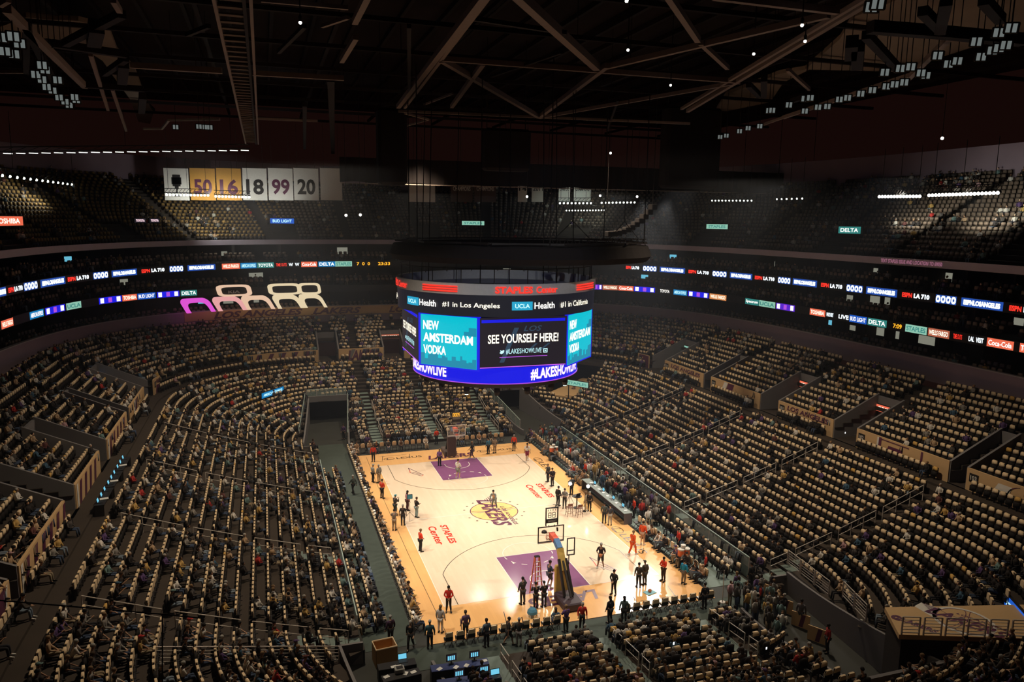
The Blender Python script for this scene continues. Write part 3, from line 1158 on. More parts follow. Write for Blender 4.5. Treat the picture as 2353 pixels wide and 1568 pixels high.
ynodes = [-27.0] + [v for c, w, _ in VOM_Y for v in (c - w / 2, c + w / 2)] + [30.0]
TAN_WALLS = []
DECOR = {(1, 0): 'ball', (1, 1): 'band', (1, 2): 'LOS ANGELES', (1, 3): 'sweep', (1, 4): 'LOS ANGELES', (1, 5): 'bars',
         (-1, 0): 'bars', (-1, 1): 'stripes', (-1, 2): 'stripes', (-1, 3): 'stripes', (-1, 4): 'sweep', (-1, 5): 'LOS ANGELES'}
NUMS = {(1, 0): '103', (1, 1): '102', (1, 2): '101', (1, 3): '119', (1, 4): '118', (1, 5): '117', (-1, 0): '109', (-1, 5): '113'}
for sx in (-1, 1):
    for k in range(6):
        ya, yb = ynodes[2 * k], ynodes[2 * k + 1]
        # follow the bowl's line at d = 16.4
        P = bowl(16.4)
        pts = [(p[0], p[1]) for p in P if p[0] * sx > 12 and ya < p[1] < yb]
        pts.sort(key=lambda p: p[1])
        if len(pts) < 2:
            continue
        xi = lambda y: np.interp(y, [p[1] for p in pts], [p[0] for p in pts])
        pts = [(xi(ya), ya)] + pts + [(xi(yb), yb)]
        if sx > 0:
            pts = pts[::-1]
        L = np.concatenate([[0], np.cumsum([math.dist(pts[i], pts[i + 1]) for i in range(len(pts) - 1)])])
        xs, ys = np.array([p[0] for p in pts]), np.array([p[1] for p in pts])

        def fm(s, t, off=0.0, L=L, xs=xs, ys=ys, sx=sx):
            return np.array([np.interp(s, L, xs) - sx * (off + .02), np.interp(s, L, ys), t])
        T = L[-1]
        w = panel('wall_concourse', fm, 0, T, WALKZ - .1, WALL_T, M_TAN, None, 0.06, .16, max(4, len(pts)), kind='structure')
        kind = DECOR.get((sx, k))
        b = MB()
        mid = T / 2

        def quad(s0, s1, s2, s3, t0, t1, m):
            b.poly([fm(s0, t0, .085), fm(s1, t0, .085), fm(s2, t1, .085), fm(s3, t1, .085)], m)
        if kind == 'stripes':
            for q in np.arange(.8, T - .8, 1.5):
                quad(q, q + .55, q + .95, q + .4, WALKZ + .2, WALL_T - .12, M_PURP)
            quad(.25, .6, .6, .25, WALKZ + .1, WALL_T - .1, M_WHITE)
        elif kind == 'bars':
            for q in (.2, .52, .8):
                s = T * q
                quad(s - .5, s + .5, s + 1.0, s, WALKZ + .1, WALL_T - .05, M_PURP)
                quad(s + .6, s + .8, s + 1.3, s + 1.1, WALKZ + .1, WALL_T - .05, M_WHITE)
        elif kind == 'sweep':
            quad(T * .30, T * .42, T * .50, T * .38, WALKZ + .1, WALL_T - .05, M_PURP)
            quad(T * .20, T * .29, T * .37, T * .30, WALKZ + .1, WALL_T - .05, M_WHITE)
            for rr in (1.2, 1.5):
                for a in range(20):
                    t0, t1 = R_(180 - 9 * a), R_(180 - 9 * (a + 1))
                    c = T * .70
                    b.poly([fm(c + rr * math.cos(t) * 1.3, WALL_T - .1 - q * math.sin(t), .085) for t, q in ((t0, rr), (t1, rr), (t1, rr - .14), (t0, rr - .14))], M_PURP)
        elif kind == 'ball':
            for sgn in (-1, 1):
                for a in range(12):
                    t0, t1 = R_(-80 + a * 13), R_(-80 + (a + 1) * 13)
                    b.poly([fm(T * .55 + sgn * (.3 + 1.1 * math.cos(t)) + e, 6.2 + .85 * math.sin(t), .085) for t, e in ((t0, 0), (t1, 0), (t1, .1), (t0, .1))], M_PURP)
            quad(T * .54, T * .552, T * .56, T * .548, WALKZ + .1, WALL_T - .05, M_PURP)
            quad(T * .22, T * .38, T * .42, T * .30, WALKZ + .3, WALL_T - .3, M_WHITE)
        elif kind == 'band':
            quad(T * .26, T * .29, T * .30, T * .27, WALKZ + .1, WALL_T - .05, M_PURP)
            quad(T * .24, T * .26, T * .27, T * .25, WALKZ + .1, WALL_T - .05, M_WHITE)
            quad(T * .36, T * .52, T * .54, T * .38, WALKZ + .7, WALL_T - .5, M_PURP)
            quad(T * .72, T * .74, T * .745, T * .725, WALKZ + .1, WALL_T - .05, M_PURP)
            quad(T * .30, T * .60, T * .60, T * .30, WALL_T - .2, WALL_T - .12, M_PURP)
        elif kind:
            word('wall_lettering', kind, fm, T * .18, T * .92, 6.55, 7.0, M_PURP, w, bold=.03, shear=.15, off=.085)
            for q in np.arange(.3, .85, .14):
                quad(T * q, T * q + .5, T * q + .85, T * q + .35, WALKZ + .2, 6.4, M_PURP)
        if b.v:
            b.build('wall_graphic', w)
        num = NUMS.get((sx, k))
        if num:
            panel('number_plate', fm, .25, .95, 6.25, 6.85, M_BLKP, w, .1, .03)
            word('section_number', num, fm, .35, .85, 6.38, 6.72, M_WHITE, w, off=.12)
        TAN_WALLS.append(w)
# far end walls
P = bowl(16.4)
xn = [-20.5] + [v for c, w in VOM_X for v in (c - w / 2, c + w / 2)] + [20.0]
for k in range(4):
    xa, xb = xn[2 * k], xn[2 * k + 1]
    pts = sorted([(p[0], p[1]) for p in P if p[1] > 20 and xa < p[0] < xb])
    xs, ys = np.array([p[0] for p in pts]), np.array([p[1] for p in pts])

    def fm(s, t, off=0.0, xs=xs, ys=ys):
        return np.array([s, np.interp(s, xs, ys) - off - .02, t])
    w = panel('wall_concourse', fm, xa, xb, WALKZ - .1, WALL_T, M_TAN, None, .06, .16, 24, kind='structure')
    b = MB()
    for q in np.arange(xa + 1.0, xb - 1.5, 1.5):
        b.poly([fm(q, WALKZ + .2, .09), fm(q + .5, WALKZ + .2, .09), fm(q + 1.2, WALL_T - .1, .09), fm(q + .7, WALL_T - .1, .09)], M_PURP if k != 1 else M_WALLG)
    b.build('wall_graphic', w)
    if k in (1, 2):
        word('wall_lettering', 'LAKERS', fm, xa + 1.2, xb - .6, 5.6, 6.95, M_PURP, w, bold=.04, shear=.2, off=.1)

# side walls and portals of the vomitories
for sx in (-1, 1):
    for c, w, big in VOM_Y:
        b = MB()
        for e in (-1, 1):
            y = c + e * w / 2
            P = [(29.7, WALKZ), (34.4, WALKZ), (34.4, upz(21.1) + 1.0), (29.7, WALL_T + .02)]
            V = [(sx * x, y - .09, z) for x, z in P] + [(sx * x, y + .09, z) for x, z in P]
            b.faces(V, [(0, 1, 2, 3), (7, 6, 5, 4), (0, 4, 5, 1), (1, 5, 6, 2), (2, 6, 7, 3), (3, 7, 4, 0)], M_WALLG)
        b.box((sx * 34.4, c, 8.35), (.2, w, 1.5), M_WALLG)
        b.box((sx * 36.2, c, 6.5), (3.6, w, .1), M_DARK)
        b.build('wall_vomitory', kind='structure')
for c, w in VOM_X:
    b = MB()
    for e in (-1, 1):
        x = c + e * w / 2
        P = [(42.4, WALKZ), (46.0, WALKZ), (46.0, upz(20.8) + .9), (42.4, WALL_T + .02)]
        V = [(x - .09, y, z) for y, z in P] + [(x + .09, y, z) for y, z in P]
        b.faces(V, [(0, 1, 2, 3), (7, 6, 5, 4), (0, 4, 5, 1), (1, 5, 6, 2), (2, 6, 7, 3), (3, 7, 4, 0)], M_WALLG)
    b.box((c, 46.0, 8.2), (w, .2, 1.4), M_WALLG)
    b.build('wall_vomitory', kind='structure')


def stand_z(x, y):
    """height of the lower stand's tread at a floor point"""
    X, Y = abs(x), abs(y)
    lo, hi = 0.0, 17.0
    for _ in range(30):
        d = (lo + hi) / 2
        hx, hy, r = 13.3 + d, 26 + d, 8.5 + .6 * d
        cx, cy = hx - r, hy - r
        if X > cx and Y > cy:
            out_ = (X - cx) ** 2 + (Y - cy) ** 2 > r * r
        else:
            out_ = X > hx or Y > hy
        if out_:
            lo = d
        else:
            hi = d
    return prof(lo) if lo > .02 else (max(0, .78 + .105 * (Y - 26)) if Y > 20.9 and X < 8.9 else 0.0)


# corner tunnels: flank walls, portal head
for sx in (-1, 1):
    for sy in (-1, 1):
        b = MB()
        for e in (-1, 1):
            pts = []
            for Y in np.linspace(20.8 if e < 0 else 18.95, 32.3, 9):
                X = 12.2 - (Y - 21) * .10 + e * (2.45 if e < 0 else 2.15)
                pts.append((sx * X, sy * Y, max(.6, stand_z(X + e * .6, Y) + .18)))
            for i in range(8):
                p, q = pts[i], pts[i + 1]
                V = [(p[0] - .08, p[1], 0), (p[0] + .08, p[1], 0), (q[0] + .08, q[1], 0), (q[0] - .08, q[1], 0),
                     (p[0] - .08, p[1], p[2]), (p[0] + .08, p[1], p[2]), (q[0] + .08, q[1], q[2]), (q[0] - .08, q[1], q[2])]
                b.faces(V, [(0, 1, 2, 3), (7, 6, 5, 4), (0, 4, 5, 1), (1, 5, 6, 2), (2, 6, 7, 3), (3, 7, 4, 0)], M_WALLG)
        b.box((sx * 14.0, sy * 18.95, .62), (1.5, .16, 1.24), M_WALLG)
        b.box((sx * 11.1, sy * 32.35, 2.95), (5.1, .2, .7), M_WALLG)
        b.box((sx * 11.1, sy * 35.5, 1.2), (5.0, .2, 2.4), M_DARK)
        b.build('wall_tunnel', kind='structure')

# ------------------------------------------------------------------ the suite levels, as rings


class Ring:
    def __init__(s, a, b_, n):
        t = np.linspace(-PI, PI, 2881)
        c, sn = np.cos(t), np.sin(t)
        r = (np.abs(c / a) ** n + np.abs(sn / b_) ** n) ** (-1 / n)
        s.P = np.stack([r * c, r * sn], 1)
        d = np.gradient(s.P, axis=0)
        d /= np.linalg.norm(d, axis=1)[:, None]
        s.N = np.stack([d[:, 1], -d[:, 0]], 1)          # outward
        s.L = np.concatenate([[0], np.cumsum(np.linalg.norm(np.diff(s.P, axis=0), axis=1))])
        s.ang = np.degrees(t)

    def s_of(s, ang):
        return float(np.interp(ang, s.ang, s.L))

    def at(s, arc_, off=0.0):
        """point at arc length, off metres outward"""
        x, y = np.interp(arc_, s.L, s.P[:, 0]), np.interp(arc_, s.L, s.P[:, 1])
        nx, ny = np.interp(arc_, s.L, s.N[:, 0]), np.interp(arc_, s.L, s.N[:, 1])
        return x + nx * off, y + ny * off

    def yaw(s, arc_):
        """yaw of a +Y facing thing that looks inward"""
        nx, ny = np.interp(arc_, s.L, s.N[:, 0]), np.interp(arc_, s.L, s.N[:, 1])
        return math.atan2(nx, -ny)

    def face(s, base=0.0):
        """surface map on the inner face, running so that words read from inside the bowl"""
        T = s.L[-1]

        def fm(q, t, off=0.0):
            x, y = s.at(T - q, base - off)
            return np.array([x, y, t])
        return fm

    def q_of(s, ang):
        return s.L[-1] - s.s_of(ang)


RPAR, RB2, RB1, RDK = Ring(40.8, 49.8, 3.5), Ring(39.6, 47.8, 3.8), Ring(38.5, 50.6, 2.8), Ring(39.0, 54.5, 2.8)
A0, A1 = -32.0, 212.0                                 # the levels are built round the far side only


def arc_range(rg, n, a0=A0, a1=A1):
    q0, q1 = rg.s_of(a0), rg.s_of(a1 if a1 <= 180 else 180)
    S = list(np.linspace(q0, q1, n))
    if a1 > 180:
        S += [x - rg.L[-1] + rg.L[-1] for x in []]
    return S


def ring_wall(name, rg, off, z0, z1, th, m, a0=A0, a1=180.0, n=150, kind='structure', parent=None):
    b = MB()
    S = np.linspace(rg.s_of(a0), rg.s_of(a1), n)
    V, F = [], []
    for q in S:
        x0, y0 = rg.at(q, off)
        x1, y1 = rg.at(q, off + th)
        V += [(x0, y0, z0), (x0, y0, z1), (x1, y1, z1), (x1, y1, z0)]
    for i in range(n - 1):
        a, c = i * 4, i * 4 + 4
        F += [(a, a + 1, c + 1, c), (a + 1, a + 2, c + 2, c + 1), (a + 2, a + 3, c + 3, c + 2), (a + 3, a, c, c + 3)]
    F += [(3, 2, 1, 0), ((n - 1) * 4, (n - 1) * 4 + 1, (n - 1) * 4 + 2, (n - 1) * 4 + 3)]
    b.faces(V, F, m)
    return b.build(name, parent, kind=kind)


PARTS_A = ((A0, 180.0), (-180.0, -168.0))
for a0, a1 in PARTS_A:
    # lower parapet, with its pale cap
    ring_wall('wall_parapet', RPAR, 0, 9.9, 12.0, .3, M_PURG, a0, a1)
    ring_wall('trim_parapet_cap', RPAR, -.04, 12.0, 12.1, .40, mat('pale_cap', (.42, .36, .38), .6), a0, a1)
    # floors: inner edge carries the ribbon
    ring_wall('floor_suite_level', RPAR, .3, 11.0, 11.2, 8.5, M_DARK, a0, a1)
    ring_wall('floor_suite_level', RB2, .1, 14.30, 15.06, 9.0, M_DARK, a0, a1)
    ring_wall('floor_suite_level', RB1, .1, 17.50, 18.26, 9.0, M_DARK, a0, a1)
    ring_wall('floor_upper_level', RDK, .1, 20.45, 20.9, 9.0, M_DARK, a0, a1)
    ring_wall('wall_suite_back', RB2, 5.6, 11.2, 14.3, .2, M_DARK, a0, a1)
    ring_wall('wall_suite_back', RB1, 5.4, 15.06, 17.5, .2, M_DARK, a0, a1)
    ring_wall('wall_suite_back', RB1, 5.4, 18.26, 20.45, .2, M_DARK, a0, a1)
    ring_wall('trim_upper_fascia', RDK, 0, 20.50, 21.15, .25, M_FASC, a0, a1)
# dividing walls between suites
b = MB()
for rg, z0, z1 in ((RPAR, 11.2, 14.3), (RB2, 15.06, 17.5), (RB1, 18.26, 20.45)):
    for ang in np.arange(-30, 180, 6.5):
        s_ = rg.s_of(ang)
        p, q = rg.at(s_, 2.6), rg.at(s_, 6.0)
        b.bar((*p, (z0 + z1) / 2), (*q, (z0 + z1) / 2), .15, M_DARK, z1 - z0)
b.build('wall_suite_divider', kind='structure')
# upper deck
b = MB()
NUP = 19
UPS = [.5 + .82 * j for j in range(NUP + 1)]
for a0, a1 in PARTS_A:
    n = 120
    S = np.linspace(RDK.s_of(a0), RDK.s_of(a1), n)
    for j in range(NUP):
        z = 20.95 + .445 * j
        for i in range(n - 1):
            p, q = RDK.at(S[i], UPS[j]), RDK.at(S[i + 1], UPS[j])
            r, t = RDK.at(S[i + 1], UPS[j + 1]), RDK.at(S[i], UPS[j + 1])
            b.poly([(*p, z), (*q, z), (*r, z), (*t, z)], M_CONC)
            b.poly([(*p, z - .445), (*q, z - .445), (*q, z), (*p, z)], M_CONC)
b.build('floor_upper_deck', kind='structure')
for a0, a1 in PARTS_A:
    ring_wall('wall_upper_back', RDK, 16.2, 28.0, 32.6, .3, M_PURG, a0, a1)
# roof
b = MB()
b.box((0, 15, 44.2), (150, 150, .3), M_ROOF)
for x in np.arange(-60, 61, 4.0):
    b.box((x, 15, 43.8), (.35, 140, .5), M_TRUSSD)
b.build('ceiling', kind='structure')


# ------------------------------------------------------------------ seats and spectators
_ONES = ['', 'first', 'second', 'third', 'fourth', 'fifth', 'sixth', 'seventh', 'eighth', 'ninth', 'tenth', 'eleventh', 'twelfth', 'thirteenth', 'fourteenth', 'fifteenth', 'sixteenth', 'seventeenth', 'eighteenth', 'nineteenth']


def ordinal(n):
    if n < 20:
        return _ONES[n]
    t = {2: 'twent', 3: 'thirt', 4: 'fort', 5: 'fift', 6: 'sixt', 7: 'sevent', 8: 'eight', 9: 'ninet'}[n // 10]
    return t + 'ieth' if n % 10 == 0 else t + 'y-' + _ONES[n % 10]


SEATS = []          # x, y, z, yaw, zone, block, row, place


def resample(P, step, closed=True):
    Q = np.vstack([P, P[:1]]) if closed else P
    L = np.concatenate([[0], np.cumsum(np.linalg.norm(np.diff(Q, axis=0), axis=1))])
    n = int(L[-1] // step)
    s = (np.arange(n) + .5) * L[-1] / n
    x, y = np.interp(s, L, Q[:, 0]), np.interp(s, L, Q[:, 1])
    x2, y2 = np.interp(s + .05, L, Q[:, 0], period=L[-1]) if False else np.interp(np.minimum(s + .05, L[-1]), L, Q[:, 0]), np.interp(np.minimum(s + .05, L[-1]), L, Q[:, 1])
    return x, y, x2 - x, y2 - y


SIDE_BLOCKS = ['corner block nearest', 'first full block', 'middle block', 'fourth block', 'block before the far corner', 'far corner block']


def block_of(x, y):
    if abs(x) > 9.5 and abs(y) < 27 and abs(x) > 12:
        k = sum(y > a for a in (-18.2, -7.2, 3.9, 14.9, 22.5))
        return ('left' if x < 0 else 'right', k)
    if y > 0:
        return ('far', sum(x > a for a in AISLE_X))
    return ('near', sum(x > a for a in AISLE_X))


def aisle_hit(x, y):
    if abs(x) > 12.5 and abs(y) < 24:
        return any(abs(y - a) < .62 for a in AISLE_Y)
    if abs(y) > 20 and abs(x) < 10.5:
        return any(abs(x - a) < .62 for a in AISLE_X)
    return False


def add_row(P, z, zone, row, step=.545, skip=None, closed=True):
    x, y, dx, dy = resample(P, step, closed)
    count = {}
    for i in range(len(x)):
        if aisle_hit(x[i], y[i]) or (skip and skip(x[i], y[i])):
            continue
        L = math.hypot(dx[i], dy[i]) or 1
        nx, ny = dy[i] / L, -dx[i] / L              # outward for ccw paths
        bl = block_of(x[i], y[i])
        count[bl] = count.get(bl, 0) + 1
        SEATS.append((x[i], y[i], z, math.atan2(nx, -ny), zone, bl, row, count[bl]))


TOP_X = lambda x, y: cut_away(x, y, .25)
for i in range(NROW):
    add_row(bowl(edges[i] + .36), LOWZ[i], 'low', i + 1, skip=TOP_X)
add_row(bowl(15.75), WALKZ + .18, 'walk', NROW + 1, skip=lambda x, y: any(abs(y - c) < w / 2 + .6 and abs(x) > 20 for c, w, _ in VOM_Y) or any(abs(x - c) < w / 2 + .4 and abs(y) > 30 for c, w in VOM_X) or (x < -20 and -8 < y < 6))
for j in range(11):
    d = UPD[j] + .40
    add_row(bowl(d), upz(UPD[j]), 'up', j + 1, skip=lambda x, y, d=d: in_vom(x, y, d, .35) or (d > 20 and any(abs(y - c) < .6 and abs(x) > 20 for c, w, _ in VOM_Y)) or (d > 20 and any(abs(x - c) < .6 and y > 30 for c, w in VOM_X)))
for s in (-1, 1):
    for k in range(6):
        y0 = 26.0 - STEP * (k + 1) + .36
        xs = np.array([(-8.6, s * y0), (8.6, s * y0)])
        if s < 0:
            pass
        else:
            xs = xs[::-1]
        if s < 0 and k >= 3:
            xs = np.array([(-4.6, s * y0), (8.6, s * y0)])
        add_row(xs, .78 - .105 * STEP * (k + .5), 'end', 6 - k, closed=False)
# two rows on the floor along each side
for sx, xx in ((-1, 12.75), (-1, 11.95), (1, 12.6), (1, 11.7)):
    P = np.array([(sx * xx, -16.4), (sx * xx, 12.5 if sx < 0 else 17.5)])
    if sx < 0:
        P = P[::-1]
    add_row(P, .02, 'floor', 2 if xx > 12.2 else 1, step=.58, closed=False)
# suites and upper deck
for rg, z, tag in ((RPAR, 11.2, 'suite lower'), (RB2, 15.06, 'suite middle'), (RB1, 18.26, 'suite upper')):
    for r in range(2):
        S = np.arange(rg.s_of(A0), rg.s_of(179), .62)
        for q in S:
            if (q / 4.4) % 1.0 > .82:
                continue
            x, y = rg.at(q, .95 + .95 * r)
            SEATS.append((x, y, z + .30 * r, rg.yaw(q), 'suite', (tag, 0), r + 1, 0))
for j in range(NUP):
    S = np.arange(RDK.s_of(A0), RDK.s_of(179.5), .56)
    for q in S:
        if (q / 10.5) % 1.0 > .90 or (j < 5 and (q / 21.0) % 1.0 > .80):
            continue
        x, y = RDK.at(q, UPS[j] + .42)
        SEATS.append((x, y, 20.95 + .445 * j, RDK.yaw(q), 'deck', ('deck', 0), j + 1, 0))

SP = np.array([s[:3] for s in SEATS])
ok, dep = in_view(SP + (0, 0, .7), 30)
# below-frame or behind the camera: nothing of them is in the photograph
keep = ok & ~((SP[:, 1] < -30) & (SP[:, 2] > 7))
SEATS = [s for s, k in zip(SEATS, keep) if k]
SP = SP[keep]
DEP = dep[keep]
NS = len(SEATS)
_rows = {}
for i, s in enumerate(SEATS):
    _rows.setdefault((s[4], s[5], s[6], s[0] < 0 if s[4] == 'floor' else 0), []).append(i)
for k_, ii in _rows.items():
    ii.sort(key=lambda i: SEATS[i][1] if k_[1][0] in ('left', 'right') else SEATS[i][0])
    for n_, i in enumerate(ii):
        SEATS[i] = SEATS[i][:7] + (n_ + 1,)
YAW_S = np.array([s[3] for s in SEATS])
ZONE = np.array([s[4] for s in SEATS])
SIDE = np.array([s[5][0] for s in SEATS])


def field(x, y):
    return (np.sin(x * .71 + y * .23) + np.sin(y * .57 - x * .31 + 1.3) + np.sin(x * .27 + y * .93 + 2.1) + .8 * np.sin(x * 1.9 + y * 1.3)) / 3.8


occ = np.zeros(NS)
F0 = field(SP[:, 0], SP[:, 1])
base = np.select([ZONE == 'floor', ZONE == 'end', (ZONE == 'low') & (SIDE == 'left'), (ZONE == 'low') & (SIDE == 'right'), (ZONE == 'low') & (SIDE == 'far'), (ZONE == 'low') & (SIDE == 'near'),
                  ZONE == 'walk', (ZONE == 'up') & (SIDE == 'left'), (ZONE == 'up') & (SIDE == 'right'), ZONE == 'up', ZONE == 'suite', ZONE == 'deck'],
                 [.62, .70, .30, .20, .46, .52, .26, .32, .17, .42, .13, .10], .3)
base = base + .18 * ((ZONE == 'low') & (SIDE == 'right') & (SP[:, 1] > 12)) + .30 * ((ZONE == 'deck') & (SP[:, 2] > 27.5) & (SP[:, 0] > 30) & (SP[:, 1] < 20))
occ = RNG.random(NS) < np.clip(base + .30 * F0, .02, .95)

TOPS = [((.024, .019, .018), 'black', 32), ((.070, .060, .055), 'charcoal', 15), ((.25, .225, .20), 'grey', 13), ((.64, .59, .53), 'white', 14), ((.50, .31, .10), 'gold', 6), ((.42, .28, .17), 'tan', 7),
        ((.10, .055, .15), 'purple', 5), ((.42, .035, .03), 'red', 2), ((.055, .11, .17), 'blue', 3), ((.15, .23, .22), 'teal', 4), ((.12, .045, .04), 'maroon', 3), ((.44, .26, .27), 'pink', 1)]
TW = np.array([t[2] for t in TOPS], float)
TW /= TW.sum()
BOTS = [((.025, .025, .03), 6), ((.05, .07, .12), 4), ((.18, .22, .27), 2), ((.30, .23, .15), 1)]
tix = RNG.choice(len(TOPS), NS, p=TW)
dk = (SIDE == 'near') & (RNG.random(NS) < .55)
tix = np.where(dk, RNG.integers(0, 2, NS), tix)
# ---- which ones are built as objects
near = np.argsort(DEP)
empt = [i for i in near if not occ[i] and ZONE[i] in ('low', 'end', 'walk', 'floor')][:300]
N_SEATED = 190
ppl = [i for i in near if occ[i] and ZONE[i] in ('low', 'end', 'walk', 'floor', 'up')][:N_SEATED]
EMPT, PPL = set(empt), set(ppl)

# the pattern seat, with its parts
seat0 = empty('arena_seat')
b = MB()
b.rbox((0, -.24, .70), (.47, .07, .50), M_BLKP, .03)
b.build('backrest', seat0)
b = MB()
b.rbox((0, -.12, .44), (.45, .10, .40), M_BLKP, .035)
b.build('seat', seat0)
b = MB()
out = [(-.20, .50), (.20, .50), (.215, .62), (.215, .86), (.15, .965), (-.15, .965), (-.215, .86), (-.215, .62)]
V = [(x * q, yy, (z if yy > -.24 else max(z, .74))) for yy, q in ((-.295, .96), (-.27, 1.03), (-.21, 1.03), (-.185, .96)) for x, z in out]
F = [tuple(range(8)), tuple(range(31, 23, -1))] + [(k * 8 + i, k * 8 + 8 + i, k * 8 + 8 + (i + 1) % 8, k * 8 + (i + 1) % 8) for k in range(3) for i in range(8)]
F_COVER = F
b.faces(V, F_COVER, M_CREAM)
b.build('cover', seat0)
for s in (-1, 1):
    b = MB()
    b.bar((s * .255, -.26, .60), (s * .255, .06, .60), .045, M_BLKP, .03)
    b.bar((s * .255, -.20, .60), (s * .255, -.20, .02), .03, M_BLKM, .08)
    b.build('armrest', seat0)
note_kids(seat0)
WHERE = {'left': 'left stand', 'right': 'right stand', 'far': 'far end stand', 'near': 'near end stand'}
SIDE_NAMES = ['near corner block', 'second block', 'third block', 'fourth block', 'fifth block', 'far corner block']
END_NAMES = ['leftmost block', 'second block', 'third block', 'rightmost block']


def spot_words(s, place_=True):
    zone, (side, k), row = s[4], s[5], s[6]
    blk = (SIDE_NAMES if side in ('left', 'right') else END_NAMES)[k]
    o_ = ordinal(row)
    at = '%s from %s, ' % (ordinal(s[7]), 'near end' if side in ('left', 'right') else 'left') if place_ else ''
    if zone == 'floor':
        return at + '%s floor row, %s side %s' % (o_, 'left' if s[0] < 0 else 'right', blk)
    if zone == 'up':
        return at + '%s upper row, %s %s' % (o_, WHERE[side], blk)
    if zone == 'end':
        return at + '%s floor-level row, %s %s' % (o_, WHERE[side], blk)
    return at + '%s row, %s %s' % (o_, WHERE[side], blk)


first = True
for i in empt:
    s = SEATS[i]
    o = seat0 if first else copy_tree(seat0)
    first = False
    o.location = SP[i]
    o.rotation_euler = (0, 0, s[3])
    lab = 'cream-covered empty seat, ' + spot_words(s)
    o['label'] = lab
    o['category'] = 'seat'
    o['group'] = 'empty cream-covered seats in the stands'

# the remaining seats, as one uncounted mass
sb = MB()
sb.box((0, -.24, .69), (.46, .07, .50), M_TINT)
sb.box((0, -.12, .44), (.44, .10, .38), M_TINT)
sb.box((0, -.18, .13), (.06, .08, .26), M_TINT)
n0 = len(sb.v)
V = [(x, yy, (z if yy > -.24 else max(z, .74))) for yy in (-.295, -.185) for x, z in [(-.205, .52), (.205, .52), (.215, .86), (.15, .965), (-.15, .965), (-.215, .86)]]
sb.faces(V, [(0, 1, 2, 3, 4, 5), (11, 10, 9, 8, 7, 6)] + [(i, i + 6, (i + 1) % 6 + 6, (i + 1) % 6) for i in range(6)], M_TINT)
partid = np.array([0] * n0 + [1] * 12)
rest = np.array([i for i in range(NS) if i not in EMPT])
cc = np.zeros((len(rest), 2, 3))
cc[:, 0] = (.014, .011, .010)
for n, i in enumerate(rest):
    z = ZONE[i]
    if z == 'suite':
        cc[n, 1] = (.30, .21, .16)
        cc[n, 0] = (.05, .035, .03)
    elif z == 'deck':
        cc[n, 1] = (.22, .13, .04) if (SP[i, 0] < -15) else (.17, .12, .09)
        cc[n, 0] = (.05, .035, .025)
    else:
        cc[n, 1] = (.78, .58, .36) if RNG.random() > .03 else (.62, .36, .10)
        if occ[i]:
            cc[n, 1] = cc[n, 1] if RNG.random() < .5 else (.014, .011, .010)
cc *= (1 + .12 * (RNG.random((len(rest), 1, 1)) - .5))
jit = RNG.normal(0, .03, len(rest))
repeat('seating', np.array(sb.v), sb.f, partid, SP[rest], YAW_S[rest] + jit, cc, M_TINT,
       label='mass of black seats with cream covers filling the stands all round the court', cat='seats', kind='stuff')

# ---- seated people near the camera, one object each
HN = {0: 'dark', 1: 'dark', 2: 'brown', 3: 'fair', 4: 'grey', 5: 'dark'}
for i in ppl:
    s = SEATS[i]
    pose = random.choice(['sitting', 'sitting', 'sitting_forward', 'sitting_phone', 'sitting_turned'])
    hi = random.randrange(6)
    top, nm, _ = TOPS[tix[i]]
    cap = random.random() < .12
    lng = random.random() < .3 and not cap
    cut = random.choice(['long', 'tee'])
    person(pose, (SP[i][0], SP[i][1], SP[i][2]), s[3] + random.uniform(-.12, .12),
           'person in %s top, %s' % (nm, spot_words(s)),
           top=top, bottom=random.choice(BOTS)[0], hair=HAIRS[hi], cut=cut, head='cap' if cap else ('longhair' if lng else 'hair'),
           capcol=random.choice([t[0] for t in TOPS]), shoes=random.choice([(.02, .02, .02), (.5, .48, .45)]), group='spectators seated in the stands', scale=random.uniform(.94, 1.04), fine=False)

# ---- everybody else
LV, LF, LP = low_figure()
far_p = np.array([i for i in range(NS) if occ[i] and i not in PPL])
cols = np.zeros((len(far_p), 4, 3))
cols[:, 0] = np.array(SKINS)[RNG.integers(0, len(SKINS), len(far_p))]
cols[:, 1] = np.array(HAIRS)[RNG.integers(0, len(HAIRS), len(far_p))]
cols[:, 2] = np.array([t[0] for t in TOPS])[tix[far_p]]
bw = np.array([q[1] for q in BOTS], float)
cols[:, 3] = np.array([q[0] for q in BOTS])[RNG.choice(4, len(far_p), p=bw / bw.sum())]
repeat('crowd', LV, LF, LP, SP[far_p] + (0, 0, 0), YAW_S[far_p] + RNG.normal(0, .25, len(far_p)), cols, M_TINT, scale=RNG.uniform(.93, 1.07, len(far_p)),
       label='crowd of distant spectators scattered over the stands all round the court', cat='crowd', kind='stuff')


# ------------------------------------------------------------------ the hanging scoreboard
def cyl(r):
    """surface map on a drum about the court's centre: s in degrees from the near side, t is height"""
    return lambda s, t, off=0.0: np.array([(r + off) * math.sin(R_(s)), -(r + off) * math.cos(R_(s)), t])


sbd = empty('scoreboard', (0, 0, 12.0), label='round hanging scoreboard with teal and black screens over the middle of the court', cat='scoreboard')
OFF = np.array([0, 0, -12.0])


def shift(f):
    return lambda s, t, off=0.0: f(s, t, off) + OFF


def drum(name, r0, r1, z0, z1, m, th=.25, n=96):
    b = MB()
    b.lathe((0, 0, 0), [(r0, z0 - 12), (r1, z1 - 12), (r1 - th, z1 - 12), (r0 - th, z0 - 12), (r0, z0 - 12)], m, n)
    b.f, b.m = b.f[:-2], b.m[:-2]
    return b.build(name, sbd)


